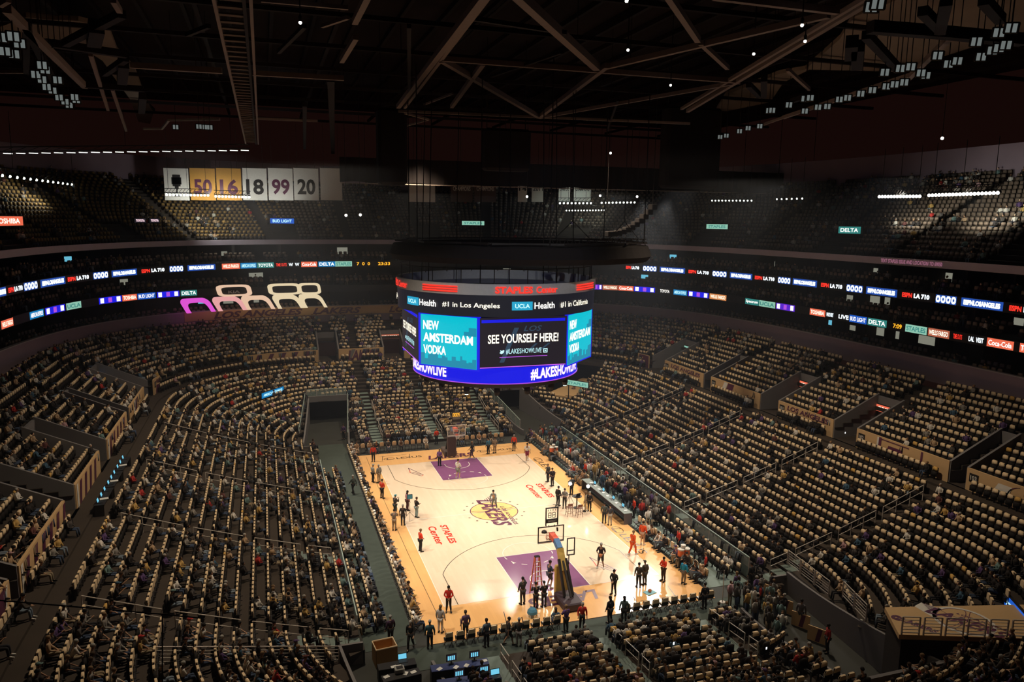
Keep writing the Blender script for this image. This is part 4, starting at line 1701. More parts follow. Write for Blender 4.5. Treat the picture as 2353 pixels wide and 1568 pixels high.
grey = drum('grey_ring', 7.9, 7.9, 19.0, 19.78, M_GREY)
for k in range(4):
    fm = shift(cyl(7.9))
    c = 90 * k
    word('red_lettering', 'STAPLES', fm, c - 17.5, c + 2.0, 19.14, 19.62, G_RED, grey, bold=.03, off=.06)
    word('red_lettering', 'Center', fm, c + 4.0, c + 16.5, 19.14, 19.62, G_RED, grey, bold=.02, off=.06)
    b = MB()
    for q in range(3):
        z = 19.17 + .17 * q
        n = 8
        S = np.linspace(c + 31, c + 53, n + 1)
        for i in range(n):
            b.poly([fm(S[i], z, .06), fm(S[i + 1], z, .06), fm(S[i + 1], z + .10, .06), fm(S[i], z + .10, .06)], G_RED)
    b.build('red_bars', grey)
rng_ = drum('upper_ring_screen', 7.8, 7.85, 17.45, 18.98, G_SCREEN2)
fm = shift(cyl(7.86))
for c, tail in ((-8.8, '#1 in California'), (-74, '#1 in Los Angeles'), (-148, '#1 in California'), (146, '#1 in Los Angeles')):
    panel('sky_box', fm, c, c + 11, 17.95, 18.55, G_SKY, rng_, .02, .02, 6)
    word('ring_lettering', 'UCLA', fm, c + 1.6, c + 9.4, 18.10, 18.40, G_CYANTX, rng_, bold=.02, off=.05)
    word('ring_lettering', 'Health', fm, c + 12, c + 24, 18.02, 18.48, G_WHITE, rng_, bold=.015, off=.04)
    L = 25 if 'Cal' in tail else 31
    word('ring_lettering', tail, fm, c + 28, c + 28 + L, 18.0, 18.45, G_CREAMTX, rng_, bold=.01, off=.04)
# eight flat screens: four wide black ones, four narrower teal ones between
corner = [(3.35, -7.0), (7.0, -3.35)]
core = MB()
core.lathe((0, 0, 0), [(6.4, 1.3), (6.9, 2.0), (6.9, 5.5), (7.3, 6.6), (7.0, 6.6)], M_BLKP, 48)
core.build('core_drum', sbd)
for k in range(4):
    a = R_(90 * k)
    ca, sa = math.cos(a), math.sin(a)
    rot = lambda p: (p[0] * ca - p[1] * sa, p[0] * sa + p[1] * ca)
    # wide screen
    p0, p1 = rot((-3.35, -7.02)), rot((3.35, -7.02))
    f = flat((p0[0], p0[1], 0), (p1[0] - p0[0], p1[1] - p0[1], 0), (0, 0, 1))
    f = shift(f)
    sc = panel('main_screen', f, .05, 6.65, 13.72, 17.35, G_SCREEN, sbd, 0, .22)
    panel('blue_strip', f, .15, 6.5, 17.0, 17.22, G_BLUE, sc, .012, .01)
    panel('blue_line', f, .05, 6.6, 13.74, 13.80, G_MAG, sc, .012, .01)
    word('screen_lettering', 'SEE YOURSELF HERE!', f, .62, 6.0, 15.50, 16.15, G_CREAMTX, sc, bold=.02, off=.02)
    word('screen_lettering', '#LAKESHOWLIVE', f, 1.98, 4.70, 14.68, 15.08, G_CYANTX, sc, bold=0, off=.02)
    panel('underline', f, 1.5, 5.15, 14.46, 14.50, G_MAG, sc, .02, .01)
    b = MB()       # little bird and camera badges
    P = [(1.50, 14.80), (1.64, 14.72), (1.80, 14.80), (1.86, 14.98), (1.78, 15.02), (1.68, 14.94), (1.54, 15.02), (1.58, 14.90)]
    b.poly([f(x, y, .02) for x, y in P], G_CYANTX)
    for (x0, x1, y0, y1, m, o) in ((4.84, 5.16, 14.70, 15.02, G_CYANTX, .02), (4.90, 5.10, 14.76, 14.96, G_SCREEN, .025), (4.95, 5.05, 14.81, 14.91, G_CYANTX, .03)):
        b.poly([f(x0, y0, o), f(x1, y0, o), f(x1, y1, o), f(x0, y1, o)], m)
    b.build('badges', sc)
    word('ghost_lettering', 'LOS', f, 3.3, 4.7, 16.32, 16.72, G_GHOST, sc, shear=.3, off=.008)
    b = MB()
    for (x0, y0, x1, y1, w) in ((1.8, 16.7, 3.0, 16.72, .10), (1.5, 14.1, 2.6, 16.6, .35), (2.6, 16.9, 3.3, 17.0, .08), (3.6, 14.9, 4.2, 15.4, .2), (4.5, 14.9, 5.2, 15.4, .2), (1.6, 15.25, 2.9, 15.3, .1)):
        b.poly([f(x0, y0, .006), f(x0 + w, y0, .006), f(x1 + w, y1, .006), f(x1, y1, .006)], G_GHOST)
    b.build('ghost_logo', sc)
    # teal corner screen
    p0, p1 = rot(corner[0]), rot(corner[1])
    f2 = shift(flat((p0[0], p0[1], 0), (p1[0] - p0[0], p1[1] - p0[1], 0), (0, 0, 1)))
    W_ = math.dist(*corner)
    ts = panel('teal_screen', f2, .22, W_ - .22, 13.62, 17.35, G_TEAL, sbd, 0, .22)
    panel('screen_frame', f2, 0, W_, 13.50, 17.42, G_BLUE, sbd, -.03, .2)
    for t, tx, w in ((16.25, 'NEW', 1.35), (15.35, 'AMSTERDAM', 4.2), (14.45, 'VODKA', 1.95)):
        word('screen_lettering', tx, f2, .45, .45 + w, t, t + .66, G_CREAMTX, ts, bold=.03, off=.02)
    b = MB()
    rr = random.Random(3 + k)
    x = .22
    while x < W_ - .3:                     # a city skyline in a darker teal
        w, h = rr.uniform(.15, .40), rr.uniform(.25, 1.0)
        b.poly([f2(x, 13.64, .008), f2(min(x + w, W_ - .23), 13.64, .008), f2(min(x + w, W_ - .23), 13.64 + h, .008), f2(x, 13.64 + h, .008)], G_TEALD)
        x += w
    b.build('skyline', ts)
    b = MB()
    b.poly([f2(3.9, 16.0, .008), f2(W_ - .23, 16.0, .008), f2(W_ - .23, 16.6, .008), f2(4.3, 16.6, .008), f2(4.3, 16.3, .008), f2(3.9, 16.3, .008)], G_TEALD)
    b.build('bridge_shape', ts)
low = drum('lower_ring_screen', 6.62, 6.62, 12.42, 13.66, G_BLUE)
fm = shift(cyl(6.62))
for c in (6.0, -99.0, 118.0):
    word('ring_lettering', '#LAKESHOWLIVE', fm, c, c + 49, 12.58, 13.46, G_PINKW, low, bold=.035, off=.05)
drum('pink_edge', 6.66, 6.66, 12.36, 12.42, G_VIOLET, .06)
b = MB()
b.lathe((0, 0, 0), [(6.3, .0), (6.5, .42), (5.6, .42)], M_BLKP, 48)
b.build('underside', sbd)
for k in range(16):
    a = 2 * PI * k / 16 + .12
    x, y = 5.9 * math.sin(a), -5.9 * math.cos(a)
    b = MB()
    b.lathe((x, y, 0), [(.16, -.62), (.24, -.36), (.22, -.08), (.05, 0)], M_BLKM, 10)
    lp = b.build('under_light', sbd)
    if k % 4 == 2:
        b = MB()
        b.lathe((x, y, 0), [(.13, -.66), (.15, -.62)], glow('lit_lamp_low', (.8, 1.0, .95), 3.0), 10)
        b.build('lens', lp)
# cage and catwalk inside the top of the drum, and the cables that carry it
b = MB()
for k in range(20):
    a = 2 * PI * k / 20
    b.bar((7.6 * math.cos(a), 7.6 * math.sin(a), 7.7), (7.6 * math.cos(a), 7.6 * math.sin(a), 8.8), .05, M_BLKM)
b.tube([(7.6 * math.cos(2 * PI * k / 40), 7.6 * math.sin(2 * PI * k / 40), 8.8) for k in range(40)], .03, M_BLKM, 5, True)
b.build('top_railing', sbd)
for k in range(8):
    a = 2 * PI * k / 8 + .3
    b = MB()
    b.tube([(6.2 * math.cos(a), 6.2 * math.sin(a), 6.5), (5.8 * math.cos(a), 5.8 * math.sin(a), 22.0)], .035, M_BLKM, 5)
    b.build('cable', sbd)
# dark rigging ring hung above it, with a rank of speakers
rig = empty('rigging_ring', (2.0, 0, 21.3), label='dark round rigging ring hung just above the scoreboard', cat='rigging')
b = MB()
b.lathe((0, 0, 0), [(10.1, -.1), (10.4, .3), (10.1, 1.05), (9.2, 1.15), (9.0, .2), (10.1, -.1)], M_BLACK, 64)
b.f, b.m = b.f[:-2], b.m[:-2]
b.build('ring', rig)
b = MB()
for k in range(12):
    a, c = 2 * PI * k / 12, 2 * PI * (k + 1) / 12
    b.bar((10 * math.cos(a), 10 * math.sin(a), 1.3), (10 * math.cos(c + .5), 10 * math.sin(c + .5), 1.3), .12, M_BLKM)
b.build('cross_members', rig)
for k in range(6):
    a = 2 * PI * k / 6 + .4
    b = MB()
    b.tube([(9.9 * math.cos(a), 9.9 * math.sin(a), 1.3), (9.9 * math.cos(a), 9.9 * math.sin(a), 13.5)], .04, M_BLKM, 5)
    b.build('cable', rig)

# ------------------------------------------------------------------ basketball goals


def goal(sy, label, glabel):
    """stanchion with arm, board, rim and shot clock; court lies in the +Y direction of its own frame"""
    y0 = -13.105
    root = empty('basketball_goal', (0, sy * 17.2, .012) if False else (0, 0, .012), 0 if sy < 0 else PI, label=label, cat='basketball hoop')
    b = MB()
    b.rbox((0, -16.4, .30), (1.3, 1.9, .52), mat('dark_pad_vinyl', (.05, .03, .04), .6) if sy < 0 else M_TAUPE, .08)
    b.build('base', root)
    b = MB()
    b.rbox((0, -15.15, 1.15), (.95, .28, 2.1), M_PADGOLD if sy < 0 else M_TAUPE, .06)
    b.build('padding', root)
    b = MB()
    for s in (-1, 1):
        b.bar((s * .28, -16.4, .6), (s * .24, -15.2, 2.6), .16, M_BLKM)
    b.bar((0, -16.8, .7), (0, -15.3, 2.5), .12, M_BLKM)
    b.build('strut', root)
    b = MB()
    b.bar((0, -15.5, 1.9), (0, -14.75, 3.10), .38, M_PADGOLD if sy < 0 else M_TAUPE, .36)
    b.build('lower_arm', root)
    b = MB()
    b.bar((0, -14.75, 3.05), (0, -14.05, 3.38), .36, G_BLUE2 if False else mat('blue_arm_cover', (.08, .20, .42), .6), .34)
    b.build('arm_cover', root)
    b = MB()
    b.bar((0, -14.08, 3.36), (0, -13.16, 3.42), .36, mat('red_arm_cover', (.70, .10, .05), .6), .34)
    arm = b.build('upper_arm', root)
    word('arm_lettering', 'TOSHIBA', flat((.19, -14.0, 3.30), (0, 1, .07), (0, -.07, 1)), .1, .75, 0, .14, M_WHITE, arm, off=.005)
    b = MB()
    b.box((0, y0, 3.43), (1.83, .03, 1.07), M_ACRYL)
    bd = b.build('backboard', root)
    b = MB()
    for (x, z, w, h) in ((0, 3.955, 1.87, .06), (0, 2.905, 1.87, .06), (-.905, 3.43, .06, 1.1), (.905, 3.43, .06, 1.1)):
        b.box((x, y0, z), (w, .06, h), M_LINEW if sy > 0 else M_BLKM)
    b.box((0, y0, 2.86), (1.87, .08, .07), M_GREY)
    for (x, z, w, h) in ((0, 3.51, .61, .05), (0, 3.06, .61, .05), (-.28, 3.285, .05, .45), (.28, 3.285, .05, .45)):
        b.box((x, y0 + .02, z), (w, .01, h), M_LINEW)
    b.build('board_frame', bd)
    if sy < 0:
        b = MB()          # the shapes of the rim mount and camera seen through the board
        b.prism([(-.68, -.02), (-.30, -.02), (-.36, .02), (-.62, .02)], 3.55, 3.58, M_BLKM)
        b.lathe((-.50, y0 - .05, 3.60), [(.20, 0), (.17, .10), (.06, .18)], M_BLKM, 10)
        b.bar((.42, y0 - .06, 3.85), (.44, y0 - .06, 3.60), .10, M_BLKM)
        b.v = [(x, y if abs(y - y0) < 1 else y + y0 - .05, z) for x, y, z in b.v]
        b.build('board_cameras', bd)
    b = MB()
    cx, cz, r = y0 + .38, 3.05, .23
    b.tube([(r * math.cos(2 * PI * k / 20), cx + r * math.sin(2 * PI * k / 20), cz) for k in range(20)], .011, M_RIM, 6, True)
    b.box((0, y0 + .09, cz - .03), (.16, .14, .10), M_RIM)
    rim = b.build('rim', root)
    b = MB()
    for k in range(12):
        a, c = 2 * PI * k / 12, 2 * PI * (k + .5) / 12
        b.tube([(r * math.cos(a), cx + r * math.sin(a), cz), (.17 * math.cos(c), cx + .17 * math.sin(c), cz - .2), (.13 * math.cos(a), cx + .13 * math.sin(a), cz - .42)], .006, M_NET, 3)
        b.tube([(r * math.cos(a), cx + r * math.sin(a), cz), (.17 * math.cos(a - (c - a)), cx + .17 * math.sin(a - (c - a)), cz - .2), (.13 * math.cos(a), cx + .13 * math.sin(a), cz - .42)], .006, M_NET, 3)
    b.build('net', rim)
    # shot clock
    b = MB()
    for (x, z, w, h) in ((0, 5.30, .86, .05), (-.42, 4.70, .05, 1.25), (.42, 4.70, .05, 1.25), (0, 4.50, .86, .05), (0, 4.30, .86, .05)):
        b.box((x, y0 - .1, z), (w, .12, h), M_BLKM)
    b.box((0, y0 - .1, 4.40), (.84, .10, .16), M_BLKP)
    b.bar((-.2, y0 - .1, 4.1), (-.2, y0 - .1, 3.95), .04, M_BLKM)
    b.bar((.2, y0 - .1, 4.1), (.2, y0 - .1, 3.95), .04, M_BLKM)
    b.bar((.25, y0 - .1, 5.32), (.25, y0 - .1, 5.50), .03, M_BLKM)
    b.bar((.05, y0 - .1, 5.52), (.42, y0 - .1, 5.46), .03, M_BLKM)
    if sy > 0:
        b.box((0, y0 - .1, 4.90), (.80, .08, .78), mat('clock_face', (.20, .19, .16), .5))
        b.box((0, y0 - .1, 4.2), (.80, .08, .14), mat('clock_face', (.20, .19, .16), .5))
    ck = b.build('shot_clock', root)
    gx = M_BLKM if sy < 0 else G_AMBER

    def digit(b, x, z, w, h, segs, yy):
        t = .035
        for k, (px, pz, pw, ph) in enumerate(((0, h, w, t), (w / 2, h * .75, t, h / 2), (w / 2, h * .25, t, h / 2), (0, 0, w, t), (-w / 2, h * .25, t, h / 2), (-w / 2, h * .75, t, h / 2), (0, h / 2, w, t))):
            if k in segs:
                b.box((x + px, yy, z + pz), (pw, .02, ph), gx)
    b = MB()
    if sy < 0:
        for x in (-.15, .15):
            digit(b, x, 4.62, .19, .34, range(7), y0 - .10)
        for k in range(4):
            b.box((-.28 + .18 * k, y0 - .10, 5.14), (.03, .02, .13), gx)
    else:
        for k, sg in enumerate(((0, 1, 6, 4, 3), (0, 1, 2, 3, 4, 5), (0, 1, 2, 3, 4, 5), (0, 1, 2, 3, 4, 5))):
            digit(b, -.30 + .2 * k, 4.86, .12, .30, sg, y0 - .04)
    b.build('clock_digits', ck)
    if sy < 0:
        word('clock_lettering', 'TISSOT', flat((-.34, y0 - .165, 4.34), (1, 0, 0), (0, 0, 1)), 0, .68, 0, .12, M_WHITE, ck, off=.003)
        # second clock on a stalk behind
        b = MB()
        for (x, z, w, h) in ((0, 3.88, .50, .05), (0, 2.75, .50, .05), (-.25, 3.32, .05, 1.18), (.25, 3.32, .05, 1.18), (0, 3.05, .5, .04)):
            b.box((.62 + x, -15.1, z), (w, .08, h), M_BLKM)
        b.bar((.45, -15.2, 2.0), (.5, -15.1, 2.8), .05, M_BLKM)
        b.build('side_clock', root)
    return root


goal(-1, 'near basketball goal seen from behind its gold-padded stanchion', 'goal')
goal(1, 'far basketball goal with white-framed board and lit amber shot clock', 'goal')

# ------------------------------------------------------------------ ribbon boards and signs
RIB2, RIB1 = RB2.face(.02), RB1.face(.02)


def put_ad(parent, rg, fmap, a0, a1, z0, z1, bg, text, tcol, bold=.02, kind=None):
    """one advert on a ribbon: a lit block between two bearings with its wording"""
    q0, q1 = rg.q_of(a0), rg.q_of(a1)
    w = q1 - q0
    h = z1 - z0
    pn = panel('advert', fmap, q0, q1, z0, z1, bg, parent, .03, .08, 4) if bg else parent
    if kind == 'game':
        b = MB()
        for (s, e, m) in ((.06, .22, G_WHITE), (.42, .58, G_VIOLET), (.48, .53, G_WHITE), (.78, .94, G_WHITE)):
            b.poly([fmap(q0 + w * s, z0 + h * .12, .05), fmap(q0 + w * e, z0 + h * .12, .05), fmap(q0 + w * e, z0 + h * .88, .05), fmap(q0 + w * s, z0 + h * .88, .05)], m)
        b.build('score_blocks', pn)
    elif kind == 'icons':
        b = MB()
        for k in range(4):
            s = q0 + w * (.02 + .25 * k)
            e = s + w * .21
            P = [(0, .25), (.25, 0), (.75, 0), (1, .25), (1, .75), (.75, 1), (.25, 1), (0, .75)]
            b.poly([fmap(s + (e - s) * x, z0 + h * (.08 + .84 * y), .05) for x, y in P], G_HALO)
            b.poly([fmap(s + (e - s) * (.3 + .4 * x), z0 + h * (.32 + .36 * y), .055) for x, y in P], G_NAVY)
        b.build('icons', pn)
    elif text:
        word('advert_lettering', text, fmap, q0 + w * .06, q1 - w * .06, z0 + h * .20, z1 - h * .20, tcol, pn, bold=bold, off=.05)


rib2 = empty('ribbon_board', (0, 0, 0), label='lower lit advert ribbon running round the suite fronts', cat='display board')
for a0, a1 in PARTS_A:
    ring_wall('board_body', RB2, 0, 14.25, 15.10, .12, M_BLKP, a0, a1, kind=None, parent=rib2)
Z0, Z1_ = 14.32, 15.04
for a0, a1, bg, t, tc, k in (
        (57.5, 55.7, G_PURPLE, '', None, 'game'), (55.6, 53.1, G_BROWN, 'WELLS FARGO', G_CREAMTX, None), (53.0, 50.5, G_REDSIGN, 'Coca-Cola', G_WHITE, None), (50.4, 46.8, G_BLUE, '', None, 'game'),
        (46.0, 44.1, None, 'TOYOTA', G_WHITE, None), (43.5, 41.0, G_AMEX, 'AMERICAN EXPRESS', G_CYANTX, None), (40.8, 36.8, G_BLUE, '', None, 'game'), (36.6, 33.2, G_ORANGE, 'WELLS FARGO', G_CREAMTX, None),
        (29.2, 26.3, G_GREEN, 'Spectrum', G_WHITE, None), (26.2, 22.7, G_MINT, 'UCLA', G_GREEN, None), (22.5, 18.4, G_PURPLE, '', None, 'game'), (15.1, 11.8, G_REDSIGN, 'TOSHIBA', G_CREAMTX, None),
        (11.6, 10.0, None, "WHO'S NEXT", G_HALO, None), (9.1, 6.8, None, 'LIVE', G_HALO, None), (6.8, 3.4, G_BLUE2, 'BUD LIGHT', G_WHITE, None), (3.2, -0.3, G_GREEN, 'DELTA', G_WHITE, None),
        (-1.4, -3.1, None, '7:09', G_AMBER, None), (-3.6, -7.1, G_MINT, 'STAPLES', G_GREEN, None), (-7.3, -10.5, G_BROWN, 'WELLS FARGO', G_CREAMTX, None), (-11.0, -12.4, None, 'TIME OUTS', G_RED, None),
        (-13.1, -15.3, None, 'LAL  VISIT', G_HALO, None), (-15.6, -18.8, G_REDSIGN, 'Coca-Cola', G_WHITE, None), (-19.5, -22.0, G_REDSIGN, 'TOYOTA', G_WHITE, None),
        (156.4, 153.1, G_REDSIGN, 'WELLS FARGO', G_CREAMTX, None), (148.7, 145.3, G_AMEX, 'AMERICAN EXPRESS', G_WHITE, None), (144.9, 140.6, G_BLUE, '', None, 'game'), (140.3, 137.4, G_MINT, 'UCLA', G_GREEN, None),
        (134.2, 130.5, G_BLUE, '', None, 'game'), (130.4, 128.2, G_REDSIGN, 'TOSHIBA', G_CREAMTX, None), (128.1, 125.5, G_BLUE2, 'BUD LIGHT', G_WHITE, None), (125.3, 122.2, G_BLUE, '', None, 'game'), (122.0, 119.8, G_GREEN, 'DELTA', G_WHITE, None)):
    put_ad(rib2, RB2, RIB2, a0, a1, Z0, Z1_, bg, t, tc, kind=k)
rib1 = empty('ribbon_board', (0, 0, 0), label='upper lit advert ribbon with white and red lettering', cat='display board')
for a0, a1 in PARTS_A:
    ring_wall('board_body', RB1, 0, 17.45, 18.30, .12, M_BLKP, a0, a1, kind=None, parent=rib1)
Z0, Z1_ = 17.52, 18.24
seq = [(51.3, 48.8, 'r'), (48.2, 45.7, 'i'), (45.1, 40.3, 't'), (39.7, 35.4, 'r'), (34.8, 31.9, 'i'), (31.2, 26.5, 't'), (26.0, 21.5, 'r'), (20.9, 18.2, 'i'), (17.7, 12.5, 't'), (11.7, 7.0, 'r'), (6.3, 3.1, 'i'), (2.4, -3.3, 't'), (-4.1, -8.9, 'r'),
       (-9.7, -12.8, 'i'), (-13.5, -19.1, 't'), (-19.8, -24.0, 'r'), (160.9, 159.0, 't'), (165.0, 161.5, 'i'), (158.5, 154.5, 'r'), (154.2, 150.8, 'i'), (150.0, 144.2, 't'), (143.8, 139.0, 'r'), (138.2, 135.3, 'i'), (134.6, 130.0, 't'), (129.3, 125.2, 'r'), (124.5, 122.3, 'i'), (121.6, 117.3, 't')]
for a0, a1, k in seq:
    if k == 'r':
        am = a0 + (a1 - a0) * .40
        put_ad(rib1, RB1, RIB1, a0, am, Z0, Z1_, None, 'ESPN', G_RED, .05)
        put_ad(rib1, RB1, RIB1, am, a1, Z0, Z1_, None, 'LA 710', G_HALO, .05)
    elif k == 'i':
        put_ad(rib1, RB1, RIB1, a0, a1, Z0, Z1_, G_NAVY, '', None, kind='icons')
    else:
        put_ad(rib1, RB1, RIB1, a0, a1, Z0, Z1_, G_NAVY, 'ESPNLOSANGELES', G_HALO, .06)
for a0, a1, bg, t, tc, k in ((116.3, 113.6, G_REDSIGN, 'WELLS FARGO', G_CREAMTX, None), (113.5, 111.1, G_AMEX, 'AMERICAN EXPRESS', G_CYANTX, None), (111.0, 108.5, G_GREEN, 'TOYOTA', G_WHITE, None), (108.3, 106.5, None, 'TIME OUTS', G_RED, None),
                             (106.4, 104.6, None, 'W  W', G_HALO, None), (104.4, 102.0, G_REDSIGN, 'Coca-Cola', G_WHITE, None), (101.8, 99.2, G_AMEX, 'DELTA', G_WHITE, None), (99.2, 96.6, G_MINT, 'STAPLES', G_GREEN, None), (96.0, 93.6, None, '7  0  0', G_AMBER, None), (92.6, 90.4, None, '23:33', G_AMBER, None)):
    put_ad(rib1, RB1, RIB1, a0, a1, Z0, Z1_, bg, t, tc, kind=k)
# dim scrolling words on the upper fascia at the right
RDKF = RDK.face(0)


def bearing(u, v, rg, z):
    p = at_z(u, v, z)
    best = min(range(len(rg.P)), key=lambda k: 1e9)
    return math.degrees(math.atan2(p[1], p[0]))


def q_px(rg, u, z, right=True, off=0.0):
    """arc position on a ring face that the photograph shows in column u"""
    W3 = np.column_stack([rg.P + rg.N * off, np.full(len(rg.P), z)])
    q = (W3 - CAM) @ AXM.T
    uu = PX0 + FPX * q[:, 0] / np.maximum(q[:, 2], .1)
    okk = (q[:, 2] > 30) & ((rg.P[:, 0] > 0) if right else (rg.P[:, 0] < 20))
    d = np.where(okk, np.abs(uu - u), 1e9)
    return rg.L[-1] - rg.L[int(d.argmin())]


sc = empty('ticker', label='dim pink scrolling text strip on the upper deck fascia', cat='display board')
word('ticker_lettering', 'TEXT STAPLES ISSUE AND LOCATION TO 69050', RDKF, q_px(RDK, 2025, 20.8), q_px(RDK, 2165, 20.8), 20.66, 21.02, G_SOFT, sc, off=.03)


def hung_sign(u0, u1, v, right, rg, off, h, bg, text, tc, label, two=False):
    """lit sign on the upper deck, over a vomitory: a body with a lit face"""
    z = at_y(u0, v, 55)[2] if False else None
    f = rg.face(off)
    pts = [rg.at(rg.L[-1] - q_px(rg, (u0 + u1) / 2, 23.5, right, off), off)]
    dist = np.array([*pts[0], 0]) - CAM
    dep = dist @ AXM[2]
    zc = CAM[2]
    for _ in range(4):
        P = np.array([*pts[0], zc])
        q = AXM @ (P - CAM)
        vv = PY0 - FPX * q[1] / q[2]
        zc += (vv - v) * q[2] / FPX
    m_per_px = q[2] / FPX
    c = q_px(rg, (u0 + u1) / 2, zc, right)
    # widen to the sign's own width along the face
    qa, qb = q_px(rg, u0, zc, right, off), q_px(rg, u1, zc, right, off)
    b = MB()
    s = empty('lit_sign', label=label, cat='sign')
    panel('housing', f, qa - .1, qb + .1, zc - h / 2 - .08, zc + h / 2 + .08, M_BLKP, s, -.02, .2, 4)
    fc = panel('face', f, qa, qb, zc - h / 2, zc + h / 2, bg, s, 0, .02, 4)
    w = qb - qa
    word('sign_lettering', text, f, qa + w * .1, qb - w * .1, zc - h * .28, zc + h * .28, tc, fc, off=.02)
    for e in (qa + w * .1, qb - w * .1):
        x, y = rg.at(rg.L[-1] - e, off + .15)
        b.bar((x, y, zc - 2.2), (x, y, zc), .08, M_BLKM)
    b.build('post', s)


hung_sign(-20, 53, 508, False, RDK, 2.3, .85, G_REDSIGN, 'TOSHIBA', G_CREAMTX, 'red lit sign with white lettering at the edge of the left upper deck')
hung_sign(310, 335, 507, False, RDK, 2.3, .5, G_SCREEN, 'TOYOTA', G_PINKW, 'first of two small dark signs lettered in white on far left upper deck')
hung_sign(345, 367, 507, False, RDK, 2.3, .5, G_SCREEN, 'TOYOTA', G_PINKW, 'second of two small dark signs lettered in white on far left upper deck')
hung_sign(620, 676, 508, False, RDK, 2.3, .72, G_BLUE2, 'BUD LIGHT', G_CYANTX, 'royal blue lit sign on the far upper deck')
hung_sign(1062, 1112, 513, False, RDK, 2.3, .62, G_MINT, 'STAPLES', G_GREEN, 'pale lit sign on the far upper deck behind the scoreboard')
hung_sign(1623, 1672, 521, True, RDK, 2.3, .62, G_MINT, 'STAPLES', G_GREEN, 'mint green lit sign on the right upper deck')
hung_sign(1927, 1978, 529, True, RDK, 2.3, .72, G_GREEN, 'DELTA', G_WHITE, 'dark green lit sign with white lettering on right upper deck')


def portal_sign(x, c, w, bg, text, tc, label, lampcol=None):
    s = -1 if x < 0 else 1
    # faces the court
    f = flat((x, c + s * w / 2, 7.75), (0, -s, 0), (0, 0, 1)) if s > 0 else flat((x, c - w / 2, 7.75), (0, 1, 0), (0, 0, 1))
    sg = empty('portal_sign', label=label, cat='sign')
    panel('housing', f, -.05, w + .05, -.05, .65, M_BLKP, sg, .12, .18)
    fc = panel('face', f, 0, w, 0, .6, bg, sg, .15, .03)
    word('sign_lettering', text, f, w * .1, w * .9, .14, .46, tc, fc, off=.17)


portal_sign(34.28, -6.7, 2.6, G_REDSIGN, 'TOSHIBA', G_CREAMTX, 'red lit sign over the right concourse opening beside section 102')
portal_sign(34.28, 3.7, 2.4, G_REDSIGN, 'WELLS FARGO', G_CREAMTX, 'red lit sign over the middle opening of the right concourse wall')
portal_sign(34.28, 26.0, 2.8, G_MINT, 'UCLA', G_GREEN, 'mint lit sign over the far opening of the right concourse wall')
portal_sign(-34.28, 26.0, 2.8, G_AMEX, 'AMERICAN EXPRESS', G_CYANTX, 'azure lit sign over the far opening of the left concourse wall')
f = flat((-2.7, 45.88, 7.75), (1, 0, 0), (0, 0, 1))
sg = empty('portal_sign', label='brown lit sign over the opening in the far concourse wall', cat='sign')
panel('housing', f, -.05, 2.65, -.05, .65, M_BLKP, sg, .02, .1)
fc = panel('face', f, 0, 2.6, 0, .6, G_BROWN, sg, .05, .03)
word('sign_lettering', 'WELLS FARGO', f, .25, 2.35, .14, .46, G_CREAMTX, fc, off=.07)


def board_sign(p, q, h, bg, text, tc, label, drop=2.0):
    """free sign board between two points, on two posts"""
    p, q = np.array(p), np.array(q)
    L = np.linalg.norm((q - p)[:2])
    f = flat(p, (q - p), (0, 0, 1))
    sg = empty('board_sign', label=label, cat='sign')
    panel('housing', f, -.06, L + .06, -.06, h + .06, M_BLKP, sg, -.02, .14)
    fc = panel('face', f, 0, L, 0, h, bg, sg, 0, .02)
    word('sign_lettering', text, f, L * .07, L * .93, h * .25, h * .75, tc, fc, off=.02)
    b = MB()
    for s in (.1, .9):
        g = p + (q - p) * s
        b.bar((*g[:2], g[2] - drop), (*g[:2], g[2]), .09, M_BLKM)
    b.build('post', sg)


board_sign(at_z(602, 917, 3.9), at_z(652, 900, 3.9), .62, G_AMEX, 'AMERICAN EXPRESS', G_CYANTX, 'azure lit sign above the far left corner tunnel', 2.6)
board_sign(at_z(1302, 884, 4.3), at_z(1351, 892, 4.3), .62, G_MINT, 'STAPLES', G_GREEN, 'mint lit sign behind the tan platform at the far right corner', 2.0)
board_sign(at_z(2306, 1400, 3.2), at_z(2366, 1470, 3.2), .9, G_BLUE2, 'STAPLES', G_CYANTX, 'bright blue lit sign at the end of the tan tunnel roof', 1.5)
# tan banner along the far parapet
ban = empty('parapet_banner', label='long tan banner with dark slanted lettering on the far parapet', cat='banner')
PF = RPAR.face(0)
qa, qb = RPAR.q_of(121.0), RPAR.q_of(58.0)
panel('banner_cloth', PF, qa, qb, 10.85, 12.02, M_TAN, ban, .06, .05, 60)
for a0, a1, t in ((117, 104.5, 'LOS ANGELES'), (103, 95.5, 'LAKERS'), (91, 79, 'LOS ANGELES'), (76, 68, 'LAKERS')):
    word('banner_lettering', t, PF, RPAR.q_of(a0), RPAR.q_of(a1), 10.98, 11.85, M_PURP, ban, bold=.04, shear=.3, off=.09)

# the lit sculpted frames of the far left lounge
kia = empty('lounge_front', label='sculpted lounge fronts lit from magenta to cream at the far left', cat='lit frames')
KF = RB2.face(-.05)
qa, qb = RB2.q_of(122.5), RB2.q_of(102.5)
KW = qb - qa
cells = [(0.00, .20, G_KIA1), (.22, .42, G_KIA2), (.42, .62, G_KIA3), (.64, .83, G_KIA4), (.83, 1.0, G_KIA4)]


